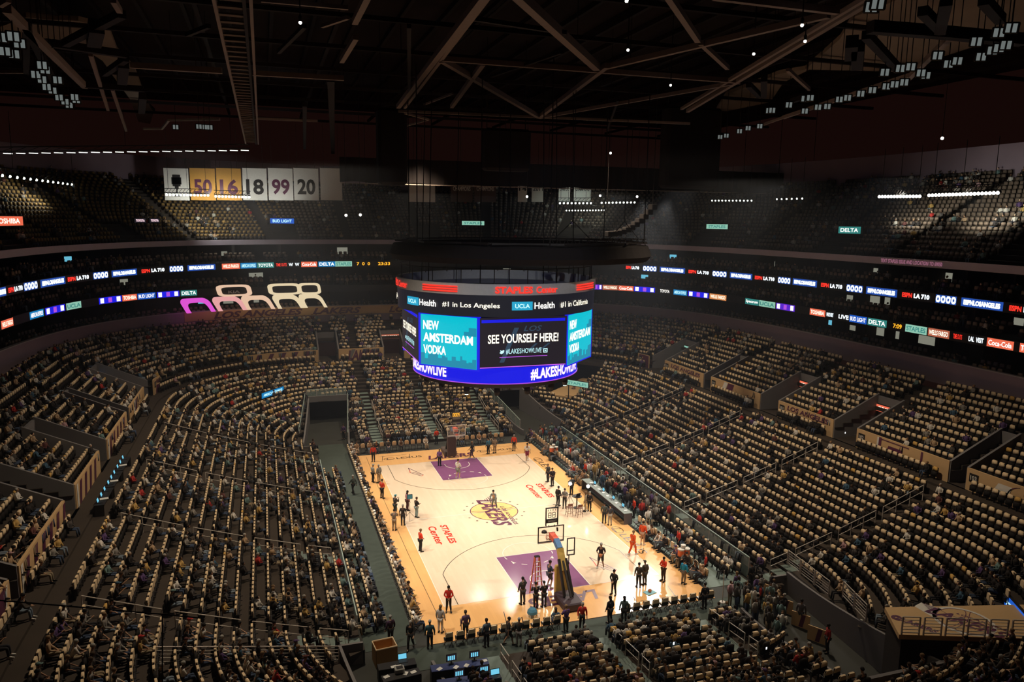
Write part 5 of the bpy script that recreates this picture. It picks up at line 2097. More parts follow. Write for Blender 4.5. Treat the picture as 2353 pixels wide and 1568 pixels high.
def frame_cell(q0, q1, z0, z1, m, lean, top):
    """a leaning panel with a round-cornered opening; the lower ones stand open at the foot like arches"""
    b = MB()
    w = q1 - q0

    def P(x, y, off):
        return KF(q0 + w * x + lean * (1 - y), z0 + (z1 - z0) * y, off)
    n = 36
    for k in range(n):
        a = []
        for kk in (k, k + 1):
            if top:
                t = 2 * PI * kk / n
                g = (abs(math.cos(t)) ** 5 + abs(math.sin(t)) ** 5) ** -.2
                a.append(((.5 + .5 * max(-1, min(1, g * math.cos(t))), .5 + .5 * max(-1, min(1, g * math.sin(t)))), (.5 + .37 * g * math.cos(t), .48 + .33 * g * math.sin(t))))
            else:
                t = PI * kk / n
                g = (abs(math.cos(t)) ** 4 + abs(math.sin(t)) ** 4) ** -.25
                a.append(((.5 + .5 * max(-1, min(1, 1.05 * g * math.cos(t))), max(0, min(1, 1.05 * g * math.sin(t)))), (.5 + .35 * g * math.cos(t), .70 * g * math.sin(t))))
        (o0, i0), (o1, i1) = a
        for f_ in (.35, .05):
            b.poly([P(*o0, f_), P(*o1, f_), P(*i1, f_), P(*i0, f_)], m)
        b.poly([P(*i0, .35), P(*i1, .35), P(*i1, .05), P(*i0, .05)], m)
        b.poly([P(*o0, .35), P(*o1, .35), P(*o1, .05), P(*o0, .05)], m)
    b.build('frame', kia)


for k, (s0, s1, m) in enumerate(cells):
    frame_cell(qa + KW * s0, qa + KW * s1, 12.15, 14.0, m, 1.0, False)
frame_cell(qa + KW * .26, qa + KW * .50, 14.0, 15.5, G_KIA3, .35, True)
frame_cell(qa + KW * .62, qa + KW * .86, 14.0, 15.5, G_KIA4, .25, True)
frame_cell(qa + KW * .84, qa + KW * 1.0, 14.0, 15.5, G_KIA4, .25, True)
word('lounge_lettering', 'KIA', KF, qa + KW * .35, qa + KW * .43, 14.4, 14.75, M_GREY, kia, off=.1)


# ------------------------------------------------------------------ roof steel, rigging and lamps
b = MB()
ZT = 34.0


def tb(u0, v0, u1, v1, w, m=M_TRUSS, z=ZT):
    b.bar(at_z(u0, v0, z), at_z(u1, v1, z), w * .72, m)


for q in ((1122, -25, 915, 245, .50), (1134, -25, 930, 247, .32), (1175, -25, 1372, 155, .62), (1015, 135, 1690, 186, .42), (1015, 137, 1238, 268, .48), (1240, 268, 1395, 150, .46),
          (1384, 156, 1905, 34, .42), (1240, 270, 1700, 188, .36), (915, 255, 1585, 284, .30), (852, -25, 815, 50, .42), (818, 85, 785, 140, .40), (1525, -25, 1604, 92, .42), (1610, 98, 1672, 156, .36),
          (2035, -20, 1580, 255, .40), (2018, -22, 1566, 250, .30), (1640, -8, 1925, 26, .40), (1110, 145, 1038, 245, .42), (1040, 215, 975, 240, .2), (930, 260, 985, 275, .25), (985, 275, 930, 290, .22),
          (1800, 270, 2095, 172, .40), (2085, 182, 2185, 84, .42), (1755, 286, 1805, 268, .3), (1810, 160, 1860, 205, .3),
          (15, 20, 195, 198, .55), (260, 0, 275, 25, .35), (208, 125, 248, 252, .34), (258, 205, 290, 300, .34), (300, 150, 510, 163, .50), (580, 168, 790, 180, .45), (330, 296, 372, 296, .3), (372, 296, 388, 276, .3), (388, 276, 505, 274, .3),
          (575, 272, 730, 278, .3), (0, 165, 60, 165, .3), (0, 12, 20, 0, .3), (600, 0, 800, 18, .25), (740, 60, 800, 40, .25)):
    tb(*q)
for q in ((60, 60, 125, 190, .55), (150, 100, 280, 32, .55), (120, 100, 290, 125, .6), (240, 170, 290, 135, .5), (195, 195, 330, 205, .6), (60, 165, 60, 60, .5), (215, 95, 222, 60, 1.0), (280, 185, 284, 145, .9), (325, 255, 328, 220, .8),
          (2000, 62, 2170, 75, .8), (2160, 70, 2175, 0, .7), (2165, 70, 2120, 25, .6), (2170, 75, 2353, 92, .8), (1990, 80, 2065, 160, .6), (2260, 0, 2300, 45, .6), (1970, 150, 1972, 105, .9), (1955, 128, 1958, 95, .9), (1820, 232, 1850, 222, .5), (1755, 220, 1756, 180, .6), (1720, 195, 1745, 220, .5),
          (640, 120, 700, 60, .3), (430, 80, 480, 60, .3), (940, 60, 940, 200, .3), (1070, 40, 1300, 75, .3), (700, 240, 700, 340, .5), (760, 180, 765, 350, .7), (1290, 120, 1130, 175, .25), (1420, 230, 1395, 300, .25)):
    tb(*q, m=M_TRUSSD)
# secondary steel above
for y in range(-40, 71, 11):
    b.bar((-60, y, 39.5), (60, y, 39.5), .35, M_TRUSSD)
for x in range(-55, 56, 11):
    b.bar((x, -40, 40.5), (x, 75, 40.5), .35, M_TRUSSD)
b.build('ceiling_truss', kind='structure')
# beige baffles showing between the steel on both sides
for P in ([(1640, 262), (1668, 218), (1790, 170), (1850, 160), (1930, 90), (1960, 40), (2060, 0), (2353, -70), (2400, 60), (2230, 110), (2060, 165), (1860, 160), (1800, 190), (1770, 235)],
          [(0, 62), (60, 40), (110, 45), (180, 48), (250, 66), (270, 118), (310, 160), (330, 215), (352, 262), (345, 285), (318, 280), (300, 230), (262, 178), (236, 140), (180, 105), (110, 88), (0, 92)]):
    b = MB()
    V = [at_z(u, v, 40.0) for u, v in P]
    b.prism([(p[0], p[1]) for p in V], 40.0, 40.4, M_BEIGE)
    b.build('ceiling_baffle', kind='structure')
# left catwalk, a ladder-like deck seen from below
cw = empty('catwalk', (-18.6, 0, 34), label='dark catwalk of cross bars running away under the roof at left', cat='catwalk')
b = MB()
for x in (-.75, .55, .85):
    b.bar((x, -36, 0), (x, 52, 0), .16, M_TRUSS if x != .55 else M_TRUSSD, .3)
b.build('side_beam', cw)
for k in range(60):
    y = -35 + 1.45 * k
    b = MB()
    b.box((-.1, y, .02), (1.3, .42, .08), mat('catwalk_plate', (.16, .105, .07), .7))
    b.build('cross_plate', cw)
b = MB()
for x in (-.8, .9):
    b.bar((x, -36, 1.1), (x, 52, 1.1), .05, M_TRUSSD)
    for y in range(-34, 52, 4):
        b.bar((x, y, 0), (x, y, 1.1), .05, M_TRUSSD)
b.build('railing', cw)


def floodlight(p, size, aim, lens, label, group, n=2):
    o = empty('floodlight', p, label=label, cat='floodlight', group=group)
    q = Vector((0, -1, 0)).rotation_difference((Vector(aim) - Vector(p)).normalized())
    o.rotation_mode = 'QUATERNION'
    o.rotation_quaternion = q
    b = MB()
    b.rbox((0, .22, 0), (size * n * .62 + .12, .40, size + .1), M_BLKM, .05)
    up_ = q.inverted() @ Vector((0, 0, 44.02 - p[2]))
    b.bar((0, .2, 0), up_, .05, M_BLKM)
    b.build('housing', o)
    b = MB()
    for k in range(n):
        b.box(((k - (n - 1) / 2) * size * .62, .0, 0), (size * .42, .05, size * .9), lens)
    b.build('lens', o)


for x, y in ((1300, 25), (1260, 45), (2160, 180), (2080, 210), (1935, 268), (2038, 325), (2080, 310), (2125, 290), (1965, 365), (1685, 358), (1755, 412), (1812, 392), (1512, 430), (1445, 440), (1345, 465), (1578, 470), (1610, 485), (1470, 530), (1408, 543), (1355, 556), (1265, 580), (1190, 603),
             (1105, 630), (1052, 640), (975, 685), (915, 690), (830, 715), (865, 630), (830, 635), (728, 675), (620, 710), (600, 712), (540, 812), (465, 825), (410, 845), (325, 873), (285, 882)):
    p = at_z(1553 + x / 2.8, y / 2.8, 33.2)
    floodlight(p, .42, CAM, G_LAMPS, 'small square floodlight in the long line under the roof at right', 'floodlights under the right roof')
for x, y in ((5, 240), (85, 235), (125, 280), (30, 330), (90, 348), (230, 480), (270, 420), (290, 450), (270, 512), (370, 515), (300, 560), (338, 583), (380, 627), (418, 655), (445, 677), (480, 625), (490, 645), (1130, 818), (1280, 815), (1315, 818), (1350, 820)):
    p = at_z(x / 2.8, y / 2.8, 33.0)
    floodlight(p, .46, CAM, G_LAMPS, 'small square floodlight in the cluster under the roof at left', 'floodlights under the left roof')
for (u, v) in ((1440, 2), (1443, 115), (1732, 124), (1403, 352), (1541, 196), (1843, 58), (690, 52), (1850, 95), (2165, 318), (1211, 452), (1379, 450), (1464, 452), (795, 495), (828, 494)):
    p = at_z(u, v, 33.0) if v < 360 else at_y(u, v, 30)
    b = MB()
    b.ball((0, 0, 0), .075 if v < 200 else .15, G_LAMP, 8, 6)
    o = b.build('work_light', None, loc=p, label='tiny bare white work light hanging among the dark roof steel', cat='lamp', group='work lights in the roof')
    b = MB()
    b.lathe((0, 0, .1), [(.06, -.05), (.08, .15), (.03, .25), (.02, 43.9 - p[2])], M_BLKM, 8)
    b.build('holder', o)


def lamp_row(p, q, n, r, lens, label, hang=3.0, aim=(0, -1, -.6), strip_=False):
    """a truss bar carrying a row of round lamps"""
    p, q = np.array(p, float), np.array(q, float)
    o = empty('lamp_row', p, label=label, cat='stage lights')
    d = q - p
    b = MB()
    for dz in (.25, .75):
        for dy in (-.2, .25):
            b.bar((0, dy, dz), (d[0], d[1] + dy, d[2] + dz), .07, M_BLKM)
    m = max(6, n)
    for k in range(m):
        g, h = d * k / m, d * (k + 1) / m
        b.bar((g[0], g[1], g[2] + .25), (h[0], h[1], h[2] + .75), .05, M_BLKM)
    for s in (.08, .5, .92):
        g = d * s
        b.bar((g[0], g[1], g[2] + .75), (g[0], g[1], g[2] + .75 + hang), .04, M_BLKM)
    b.build('truss', o)
    for k in range(n):
        g = d * (k + .5) / n
        b = MB()
        b.lathe((g[0], g[1], g[2]), [(.04, -.30), (r * .8, -.25), (r, 0)], M_BLKP, 8, (aim[0], aim[1], aim[2]))
        lp = b.build('lamp', o)
        b = MB()
        if strip_:
            b.box(g + np.array((0, -.25, 0)), (np.linalg.norm(d) / n * .72, .05, r), lens)
        else:
            b.ball(g + np.array(aim) * .03, r * .92, lens, 8, 5)
        b.build('lens', lp)
    return o


lamp_row(at_y(-25, 354, 44), at_y(575, 346, 44), 22, 0.09, G_STRIP, 'long bright strip-lit truss under the catwalk at far left', 4, strip_=True)
lamp_row(at_x(-5, 402, -40), at_x(265, 437, -40), 26, 0.143, G_LAMPG, 'row of greenish white lamps over the left upper deck', 4, (.9, 0, -.3))
lamp_row(at_y(379, 447, 48), at_y(482, 449, 48), 13, 0.165, G_LAMPG, 'first bank of round lamps in front of the numbered banners', 4)
lamp_row(at_y(492, 451, 48), at_y(576, 453, 48), 11, 0.165, G_LAMPG, 'second bank of round lamps in front of the numbered banners', 4)
lamp_row(at_y(1282, 467, 46), at_y(1362, 467, 46), 9, 0.154, G_LAMPG, 'upper lamp row behind the hung speakers, nearer the scoreboard', 4)
lamp_row(at_y(1378, 466, 46), at_y(1462, 465, 46), 10, 0.154, G_LAMPG, 'upper lamp row behind the hung speakers, on their right', 4)
lamp_row(at_y(1298, 484, 46.5), at_y(1392, 483, 46.5), 14, 0.110, G_LAMPG, 'lower lamp row behind the hung speakers', 2)
lamp_row(at_x(1633, 461, 43), at_x(1732, 461, 43), 12, 0.121, G_LAMPG, 'dotted lamp row beyond the black drapes at right', 4, (-.9, 0, -.3))
lamp_row(at_x(1780, 458, 43), at_x(1850, 456, 43), 6, 0.110, G_LAMPG, 'short dotted lamp row over the right upper deck', 4, (-.9, 0, -.3))
lamp_row(at_x(2018, 452, 42), at_x(2118, 451, 42), 14, 0.165, G_LAMP, 'first bright lamp bank over the right upper deck', 4, (-.9, 0, -.3))
lamp_row(at_x(2132, 449, 42), at_x(2298, 443, 42), 20, 0.165, G_LAMP, 'second bright lamp bank over the right upper deck', 4, (-.9, 0, -.3))
g = at_x(2070, 450, 42)
spot('bank_light', (41.6, g[1], g[2]), (54, g[1] + 1, 24), 2500, 110, .8, (.95, 1, .88), .4)
g = at_x(2220, 447, 42)
spot('bank_light', (41.6, g[1], g[2]), (54, g[1] - 1, 24), 2500, 110, .8, (.95, 1, .88), .4)
g = at_y(480, 450, 47.6)
spot('bank_light', (g[0], 47.6, g[2]), (g[0], 58, 20), 2500, 130, .8, (.95, 1, .9), .4)
g = at_y(1370, 468, 46)
spot('bank_light', (g[0], 46.5, g[2]), (g[0], 60, 22), 900, 120, .8, (.8, 1, .92), .4)
g = at_x(120, 420, -39.6)
spot('bank_light', (-39.5, g[1], g[2]), (-52, g[1] - 2, 22), 1200, 130, .8, (.95, 1, .9), .4)

for x in (-27.5, -21.5, -15.5):
    spot('bank_light', (x, 50.2, 25.6), (x, 54, 28.6), 420, 140, .8, (.95, 1, .95), .2)

# numbered banners at the far left
ZB = 54.0
for k, (u0, u1, col, num, fg) in enumerate(((375, 432, M_WHITE, 'mic', M_PURP), (435, 493, M_GOLDB, '50', M_PURP), (495, 553, M_GOLDB, '16', M_PURP), (556, 612, M_WHITE, '18', M_BLKP), (615, 672, M_WHITE, '99', M_PURP), (674, 731, M_WHITE, '20', M_BLKP), (735, 785, M_WHITE, '', M_BLKP))):
    p, q = at_y(u0, 386, ZB), at_y(u1, 386, ZB)
    z0 = at_y(u0, 460, ZB)[2]
    f = flat((p[0], ZB, z0), (1, 0, 0), (0, 0, 1))
    w, h = q[0] - p[0], p[2] - z0
    nm = {'mic': 'white banner with a microphone emblem hanging first in the row', '': 'plain white banner, last of the hanging row of numbers'}.get(num, '%s banner numbered %s hanging in the row at far left' % ('gold' if col == M_GOLDB else 'white', num))
    o = panel('hanging_banner', f, 0, w, 0, h, col, None, 0, .05, label=nm, cat='banner', group='numbered banners')
    if num == 'mic':
        b = MB()
        for (x0, x1, y0, y1) in ((.34, .66, .44, .80), (.30, .70, .50, .72), (.42, .58, .36, .46), (.47, .53, .16, .36), (.38, .62, .12, .17)):
            b.poly([f(w * x0, h * y0, .03), f(w * x1, h * y0, .03), f(w * x1, h * y1, .03), f(w * x0, h * y1, .03)], M_BLKP)
        b.build('emblem', o)
    elif num:
        word('banner_number', num, f, w * .14, w * .86, h * .18, h * .66, fg, o, bold=.03, off=.03)
    b = MB()
    b.bar((p[0] + .1, ZB - .03, p[2] + .05), (q[0] - .1, ZB - .03, p[2] + .05), .08, M_BLKM)
    b.bar((p[0] + .5, ZB, p[2]), (p[0] + .5, ZB, p[2] + 6), .03, M_BLKM)
    b.bar((q[0] - .5, ZB, p[2]), (q[0] - .5, ZB, p[2] + 6), .03, M_BLKM)
    b.build('hanger', o)
for u0, u1, col, t in ((938, 1000, M_WHITE, ''), (1036, 1086, M_TAUPE, 'CHAMPIONS'), (1090, 1140, M_TAUPE, 'CHAMPIONS'), (1190, 1212, M_WHITE, '14'), (1222, 1250, M_WHITE, '2011'), (1284, 1310, M_WHITE, 'CHAMPIONS'), (1318, 1358, M_WHITE, 'CHAMPIONS')):
    p, q = at_y(u0, 436, ZB), at_y(u1, 436, ZB)
    z0 = at_y(u0, 464, ZB)[2]
    f = flat((p[0], ZB, z0), (1, 0, 0), (0, 0, 1))
    w, h = q[0] - p[0], p[2] - z0 + 1.5
    o = panel('hanging_banner', f, 0, w, 0, h, col, None, 0, .05, label='small champions banner half hidden behind the rigging over the far stand', cat='banner', group='champions banners')
    if t:
        word('banner_lettering', t, f, w * .1, w * .9, h * .50, h * .70, M_WHITE if col == M_TAUPE else M_BLKP, o, off=.03)
    b = MB()
    b.bar((p[0] + w / 2, ZB, z0 + h), (p[0] + w / 2, ZB, z0 + h + 6), .03, M_BLKM)
    b.build('hanger', o)

# black drapes
p, q = at_y(782, 430, 33), at_y(1905, 440, 33)
b = MB()
n = 90
V, F = [], []
for i in range(n + 1):
    x = p[0] + (q[0] - p[0]) * i / n
    wv = .18 * math.sin(i * 1.9)
    zb = 28.35 + .12 * math.sin(i * .7)
    V += [(x, 33 + wv, zb), (x, 33 + wv, 31.2), (x, 33.3 + wv, 31.2), (x, 33.3 + wv, zb)]
for i in range(n):
    a, c = i * 4, i * 4 + 4
    F += [(a, c, c + 1, a + 1), (a + 1, c + 1, c + 2, a + 2), (a + 2, c + 2, c + 3, a + 3), (a + 3, c + 3, c, a)]
b.faces(V, F, M_BLACK)
dr = b.build('black_drape', label='wide black drape hung under the roof steel beyond the scoreboard', cat='curtain')
b = MB()
b.bar((p[0], 32.9, 28.25), (q[0], 32.9, 28.35), .10, mat('drape_pipe', (.30, .24, .20), .5))
b.build('bottom_pipe', dr)
b = MB()
for i in range(12):
    x = p[0] + (q[0] - p[0]) * (i + .5) / 12
    b.bar((x, 33.2, 31.1), (x, 33.2, 43.6), .05, M_BLKM)
b.build('cables', dr)
for (u0, u1, v0, v1, y, lab) in ((868, 932, 252, 425, 20, 'tall black draped speaker cluster left of the roof centre'), (1520, 1652, 252, 432, 20, 'wide black draped speaker cluster right of the roof centre'), (1110, 1215, 300, 392, 24, 'small black draped speaker cluster over the court middle')):
    p, q = at_y(u0, v1, y), at_y(u1, v0, y)
    b = MB()
    b.rbox(((p[0] + q[0]) / 2, y, (p[2] + q[2]) / 2), (q[0] - p[0], 2.0, q[2] - p[2]), M_BLACK, .3)
    o = b.build('speaker_cluster', label=lab, cat='speakers')
    b = MB()
    for x in (p[0] + .4, q[0] - .4):
        b.bar((x, y, q[2] - .2), (x, y, 43.6), .07, M_BLKM)
    b.build('cables', o)
# hung moving lights right of the ring
for (u0, u1, lab) in ((1258, 1376, 'hung truss of slanted spotlights nearer the rigging ring'), (1388, 1484, 'hung truss of slanted spotlights right of the rigging ring')):
    p, q = at_y(u0, 566, -4), at_y(u1, 566, -4)
    o = empty('spotlight_truss', p, label=lab, cat='stage lights')
    L = q[0] - p[0]
    b = MB()
    for dz in (0, .55):
        for dy in (0, .5):
            b.bar((0, dy, dz), (L, dy, dz), .07, M_BLKM)
    nn = 7
    for k in range(nn):
        b.bar((L * k / nn, 0, 0), (L * (k + .5) / nn, 0, .55), .05, M_BLKM)
        b.bar((L * (k + .5) / nn, 0, .55), (L * (k + 1) / nn, 0, 0), .05, M_BLKM)
    for s in (.15, .85):
        b.bar((L * s, .25, .55), (L * .5, .25, 1.9), .04, M_BLKM)
    b.bar((L * .5, .25, 1.9), (L * .5, .25, 22.0), .04, M_BLKM)
    b.build('truss', o)
    for k in range(5):
        x = L * (k + .5) / 5
        b = MB()
        b.lathe((x + .12, 0, -.15), [(.06, 0), (.19, .15), (.21, .95), (.24, 1.2)], mat('grey_lamp_body', (.05, .045, .045), .5), 10, (-.25, -.2, -1))
        b.box((x, .2, -.15), (.40, .10, .30), M_BLKM)
        b.build('spotlight', o)
# curved line of speakers
o = empty('line_array', at_y(1395, 500, 12), label='curved hanging line of black speakers right of the roof centre', cat='speakers')
base_ = np.array(at_y(1395, 500, 12))
for k in range(11):
    p = at_y(1400 + 100 * (k / 10), 538 - 62 * (k / 10) ** 2.0, 12) - base_
    b = MB()
    b.rbox(p, (.62, .9, .55), M_BLACK, .06)
    b.build('speaker', o)
b = MB()
b.bar((0, 0, 0), (0, 0, 19.0), .05, M_BLKM)
b.bar(at_y(1500, 476, 12) - base_, at_y(1500, 476, 12) - base_ + (0, 0, 17), .05, M_BLKM)
b.build('cable', o)
# near steel cables crossing the lower left of the view
p0, p1, p2 = at_y(-15, 1379, -34), at_y(462, 1421, -34), at_y(373, 1412, -34)
p3 = at_y(373, 1600, -34)
b = MB()
b.tube([p0, p2, p1], .022, M_BLKM, 5)
b.tube([p2, p3], .022, M_BLKM, 5)
b.build('steel_cable', label='thin black safety cables crossing the lower left seats', cat='cable')
# rooms and televisions in the suites
rr = random.Random(5)
WIN = []
for rg, z0, z1, tag in ((RPAR, 12.4, 13.6, 'lower'), (RB2, 15.8, 17.0, 'middle'), (RB1, 18.9, 19.9, 'upper')):
    base_r = RB2 if tag == 'lower' else RB1
    off = 5.3 if tag == 'lower' else 5.1
    f = base_r.face(off)
    for ang in np.arange(-24, 172, 4.2):
        if rr.random() > (.20 if tag == 'lower' else .34):
            continue
        q = base_r.q_of(ang + rr.uniform(-1, 1))
        w = rr.uniform(.6, 2.0)
        if rr.random() < .40:
            o = panel('television', f, q, q + .95, z0 + .25, z0 + .80, G_WIN2, None, .12, .06, label='lit blue television at the back of the %s suites' % tag, cat='television', group='televisions in the %s suites' % tag)
        else:
            hh = rr.uniform(.5, 1.0)
            o = panel('lit_doorway', f, q, q + w, z0 + .1, z0 + .1 + hh, G_WIN, None, .10, .06, label='pale lit room window at the back of the %s suites' % tag, cat='window', group='lit rooms behind the %s suites' % tag)
        panel('bezel', f, q - .06, q + (.95 if o.name.startswith('tele') else w) + .06, z0 + .02, z0 + (.9 if o.name.startswith('tele') else hh + .2), M_BLKP, o, .03, .05)


# ------------------------------------------------------------------ rails, guards, platforms
def handrail(pts, label, group=None, h=.92, mid=.45, post_every=1.3, name='handrail'):
    """two-bar steel rail on posts along ground points"""
    o = empty(name, pts[0], label=label, cat='railing', group=group)
    P = [np.array(p, float) - np.array(pts[0], float) for p in pts]
    up = np.array((0, 0, 1.0))
    b = MB()
    b.tube([P[0] + up * mid] + [P[0] + up * h] + [p + up * h for p in P[1:]] + [P[-1] + up * mid], .026, M_STEEL, 6)
    b.build('top_rail', o)
    b = MB()
    b.tube([p + up * mid for p in P], .022, M_STEEL, 6)
    b.build('lower_rail', o)
    for i in range(len(P) - 1):
        L = np.linalg.norm(P[i + 1] - P[i])
        n = max(1, int(round(L / post_every)))
        for k in range(n + (1 if i == len(P) - 2 else 0)):
            g = P[i] + (P[i + 1] - P[i]) * k / n
            b = MB()
            b.bar(g + up * -.25, g + up * h, .045, M_STEEL)
            b.build('post', o)


AN = ['first', 'second', 'third', 'fourth']
for sx in (-1, 1):
    for k, y in enumerate(AISLE_Y):
        for j, (d0, d1) in enumerate(((.7, 2.2), (2.7, 5.6), (6.2, 9.3), (9.9, 13.4))):
            yy = y - .45 if sx < 0 else y + .3
            handrail([(sx * (13.3 + d), yy, prof(d)) for d in (d0, d1)], 'sloping steel handrail, %s going up the %s aisle of the %s stand' % (AN[j], AN[k], 'left' if sx < 0 else 'right'), 'aisle handrails of the side stands')
for sy, nm in ((1, 'far'), (-1, 'near')):
    for k, x in enumerate(AISLE_X):
        for j, (ya, yb) in enumerate(((21.3, 22.8), (23.3, 24.8), (25.2, 26.0)) if sy < 0 else ((22.0, 25.2), (27.0, 30.5))):
            handrail([(x + .55, sy * y, .25 + max(0, (y - 21) * .105) if y < 26 else prof(y - 26)) for y in (ya, yb)], 'steel handrail, %s going up the %s aisle of the %s end stand' % (AN[j], ['left', 'middle', 'right'][k], nm), 'aisle handrails of the end stands')
# painted steps in the aisles
b = MB()
for sx in (-1, 1):
    for y in AISLE_Y:
        for i in range(NROW):
            b.box((sx * (13.3 + edges[i] + .42), y, LOWZ[i] - .04), (.82, 1.0, .1), M_CONC if i > 3 else M_STEP)
            b.box((sx * (13.3 + edges[i] + .14), y, LOWZ[i] - .17), (.28, 1.0, .1), M_CONC if i > 3 else M_STEP)
for sy in (-1, 1):
    for x in AISLE_X:
        for k in range(6):
            y0 = 26.0 - STEP * (k + 1)
            b.box((x, sy * (y0 + .42), .78 - .105 * STEP * (k + .5) - .03), (1.1, .84, .1), M_STEP)
        for i in range(10):
            b.box((x, sy * (26 + edges[i] + .42), LOWZ[i] - .04), (1.1, .82, .1), M_STEP)
b.build('floor_aisle_steps', kind='structure')


def guard(pts, h, label, name='glass_guard', rail=True, bars=False, seg=1.6):
    """a guard of glass sheets (or barred gates) between posts"""
    o = empty(name, pts[0], label=label, cat='railing')
    P = [np.array(p, float) - np.array(pts[0], float) for p in pts]
    up = np.array((0, 0, 1.0))
    for i in range(len(P) - 1):
        L = np.linalg.norm(P[i + 1] - P[i])
        n = max(1, int(round(L / seg)))
        for k in range(n):
            g0, g1 = P[i] + (P[i + 1] - P[i]) * k / n, P[i] + (P[i + 1] - P[i]) * (k + 1) / n
            b = MB()
            if bars:
                e = (g1 - g0) * .04
                a0, a1 = g0 + e, g1 - e
                for q in range(6):
                    z = .12 + (h - .12) * q / 5
                    b.bar(a0 + up * z, a1 + up * z, .045 if q in (0, 5) else .028, M_STEEL)
                b.bar(a0, a0 + up * h, .06, M_STEEL)
                b.bar(a1, a1 + up * h, .06, M_STEEL)
                b.build('gate_panel', o)
            else:
                d = (g1 - g0) * .02
                b.bar(g0 + d + up * h / 2, g1 - d + up * h / 2, .03, M_GLASS, h - .08)
                b.build('glass_sheet', o)
                b = MB()
                b.bar(g0, g0 + up * h, .05, M_STEEL)
                b.build('post', o)
    if rail and not bars:
        b = MB()
        b.tube([p + up * h for p in P], .04, mat('pale_rail_cap', (.42, .52, .48), .4), 6)
        b.build('cap_rail', o)
    return o


for sx, y1, nm in ((-1, 13.2, 'left'), (1, 18.0, 'right')):
    guard([(sx * 13.28, -16.6, .0), (sx * 13.28, y1, .0)], 1.55, 'long glass guard between floor rows and raised seats of the %s stand' % nm, seg=2.4)
guard([(-22.6, 25.3, 3.25), (-18.5, 25.0, 2.1), (-14.8, 24.2, 1.0), (-14.75, 23.0, .6)], 1.15, 'glass fence round the corner block at the far left tunnel', seg=1.1)
guard([(-14.7, 23.2, 1.15), (-13.6, 32.2, 2.75)], 1.0, 'glass fence along the outer side of the far left tunnel', seg=1.3)
guard([(-9.75, 22.0, .5), (-8.7, 32.2, 2.5)], 1.0, 'glass fence along the inner side of the far left tunnel', seg=1.3)
guard([(-13.4, 32.4, 3.1), (-8.8, 32.4, 3.1)], 1.0, 'glass fence across the head of the far left tunnel', seg=1.3)
guard([(9.75, 22.0, .5), (8.7, 32.2, 2.5)], 1.0, 'glass fence along the inner side of the far right tunnel', seg=1.3)
guard([(13.4, 32.4, 3.1), (8.8, 32.4, 3.1)], 1.0, 'glass fence across the head of the far right tunnel', seg=1.3)
guard([(-23.2, -21.9, 3.35), (-14.6, -20.4, 1.0)], 1.05, 'barred steel gates across the near edge of the left stand', 'gate_row', bars=True, seg=1.75)
guard([at_z(1808, 1296, 1.6), at_z(1905, 1372, 1.6)], 1.0, 'barred steel rail on the wall at the near edge of the right stand', 'gate_row', bars=True, seg=1.5)
guard([at_z(1935, 1372, 2.3), at_z(1990, 1430, 2.3)], 1.0, 'slanting barred gates beside the near right tunnel', 'gate_row', bars=True, seg=1.4)
# tan tunnel roofs
PZ = 4.0
PLAT = [tuple(at_z(u, v, PZ)[:2]) for u, v in ((2033, 1396), (2352, 1390), (2420, 1470), (2066, 1459))]
b = MB()
b.prism(PLAT, PZ - .25, PZ, M_TAN)
pf = b.build('tunnel_roof', label='tan cloth roof over the near right tunnel with a ball logo', cat='platform')
b = MB()
cx, cy = np.mean([p[0] for p in PLAT]), np.mean([p[1] for p in PLAT])
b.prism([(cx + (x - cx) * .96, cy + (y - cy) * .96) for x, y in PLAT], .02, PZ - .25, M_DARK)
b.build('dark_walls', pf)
c = at_z(2215, 1428, PZ)
fmL = ground(c[0], c[1], .42, -.91, .91, .42, PZ)
b = MB()
b.poly([fmL(1.45 * math.cos(t), 1.45 * math.sin(t), .006) for t in np.linspace(0, 2 * PI, 40)[:-1]], M_WHITE)
b.poly([fmL(-2.3, -.3, .006), fmL(-1.0, -.9, .006), fmL(-.8, .5, .006), fmL(-2.2, .4, .006)], M_WHITE)
b.build('logo_border', pf)
fan_logo(pf, fmL, 1.25, .012, M_TAN)
c = at_z(2100, 1435, PZ)
fw = ground(c[0], c[1], .42, -.91, .91, .42, PZ)
word('roof_lettering', '@LAKERS', fw, -1.1, 1.1, -.28, .28, M_PURP, pf, bold=.04, off=.012)
e0, e1 = np.array(PLAT[3]), np.array(PLAT[2])
for k in range(7):
    a, c_ = e0 + (e1 - e0) * (k / 7 + .01), e0 + (e1 - e0) * ((k + 1) / 7 - .01)
    guard([(*a, PZ + .01), (*c_, PZ + .01)], .95, 'barred gate, %s from the left, along the near edge of the tan tunnel roof' % ordinal(k + 1), 'barred_gate', bars=True, seg=9)
PZ2 = 2.7
PLAT2 = [tuple(at_z(u, v, PZ2)[:2]) for u, v in ((1255, 905), (1312, 913), (1388, 880), (1340, 868))]
b = MB()
b.prism(PLAT2, PZ2 - .2, PZ2, M_TAN)
pf = b.build('tunnel_roof', label='small tan roof over the far right tunnel below the scoreboard', cat='platform')
c = np.mean(PLAT2, axis=0)
word('roof_lettering', '@LAKERS', ground(c[0] - .9, c[1] - .9, .5, .86, -.86, .5, PZ2), 0, 3.0, -.3, .3, M_PURP, pf, bold=.03, off=.012)
word('roof_lettering', 'LAKERS', ground(c[0] + .6, c[1] - 1.6, .5, .86, -.86, .5, PZ2), 0, 3.0, -.3, .3, M_PURP, pf, bold=.03, off=.012)

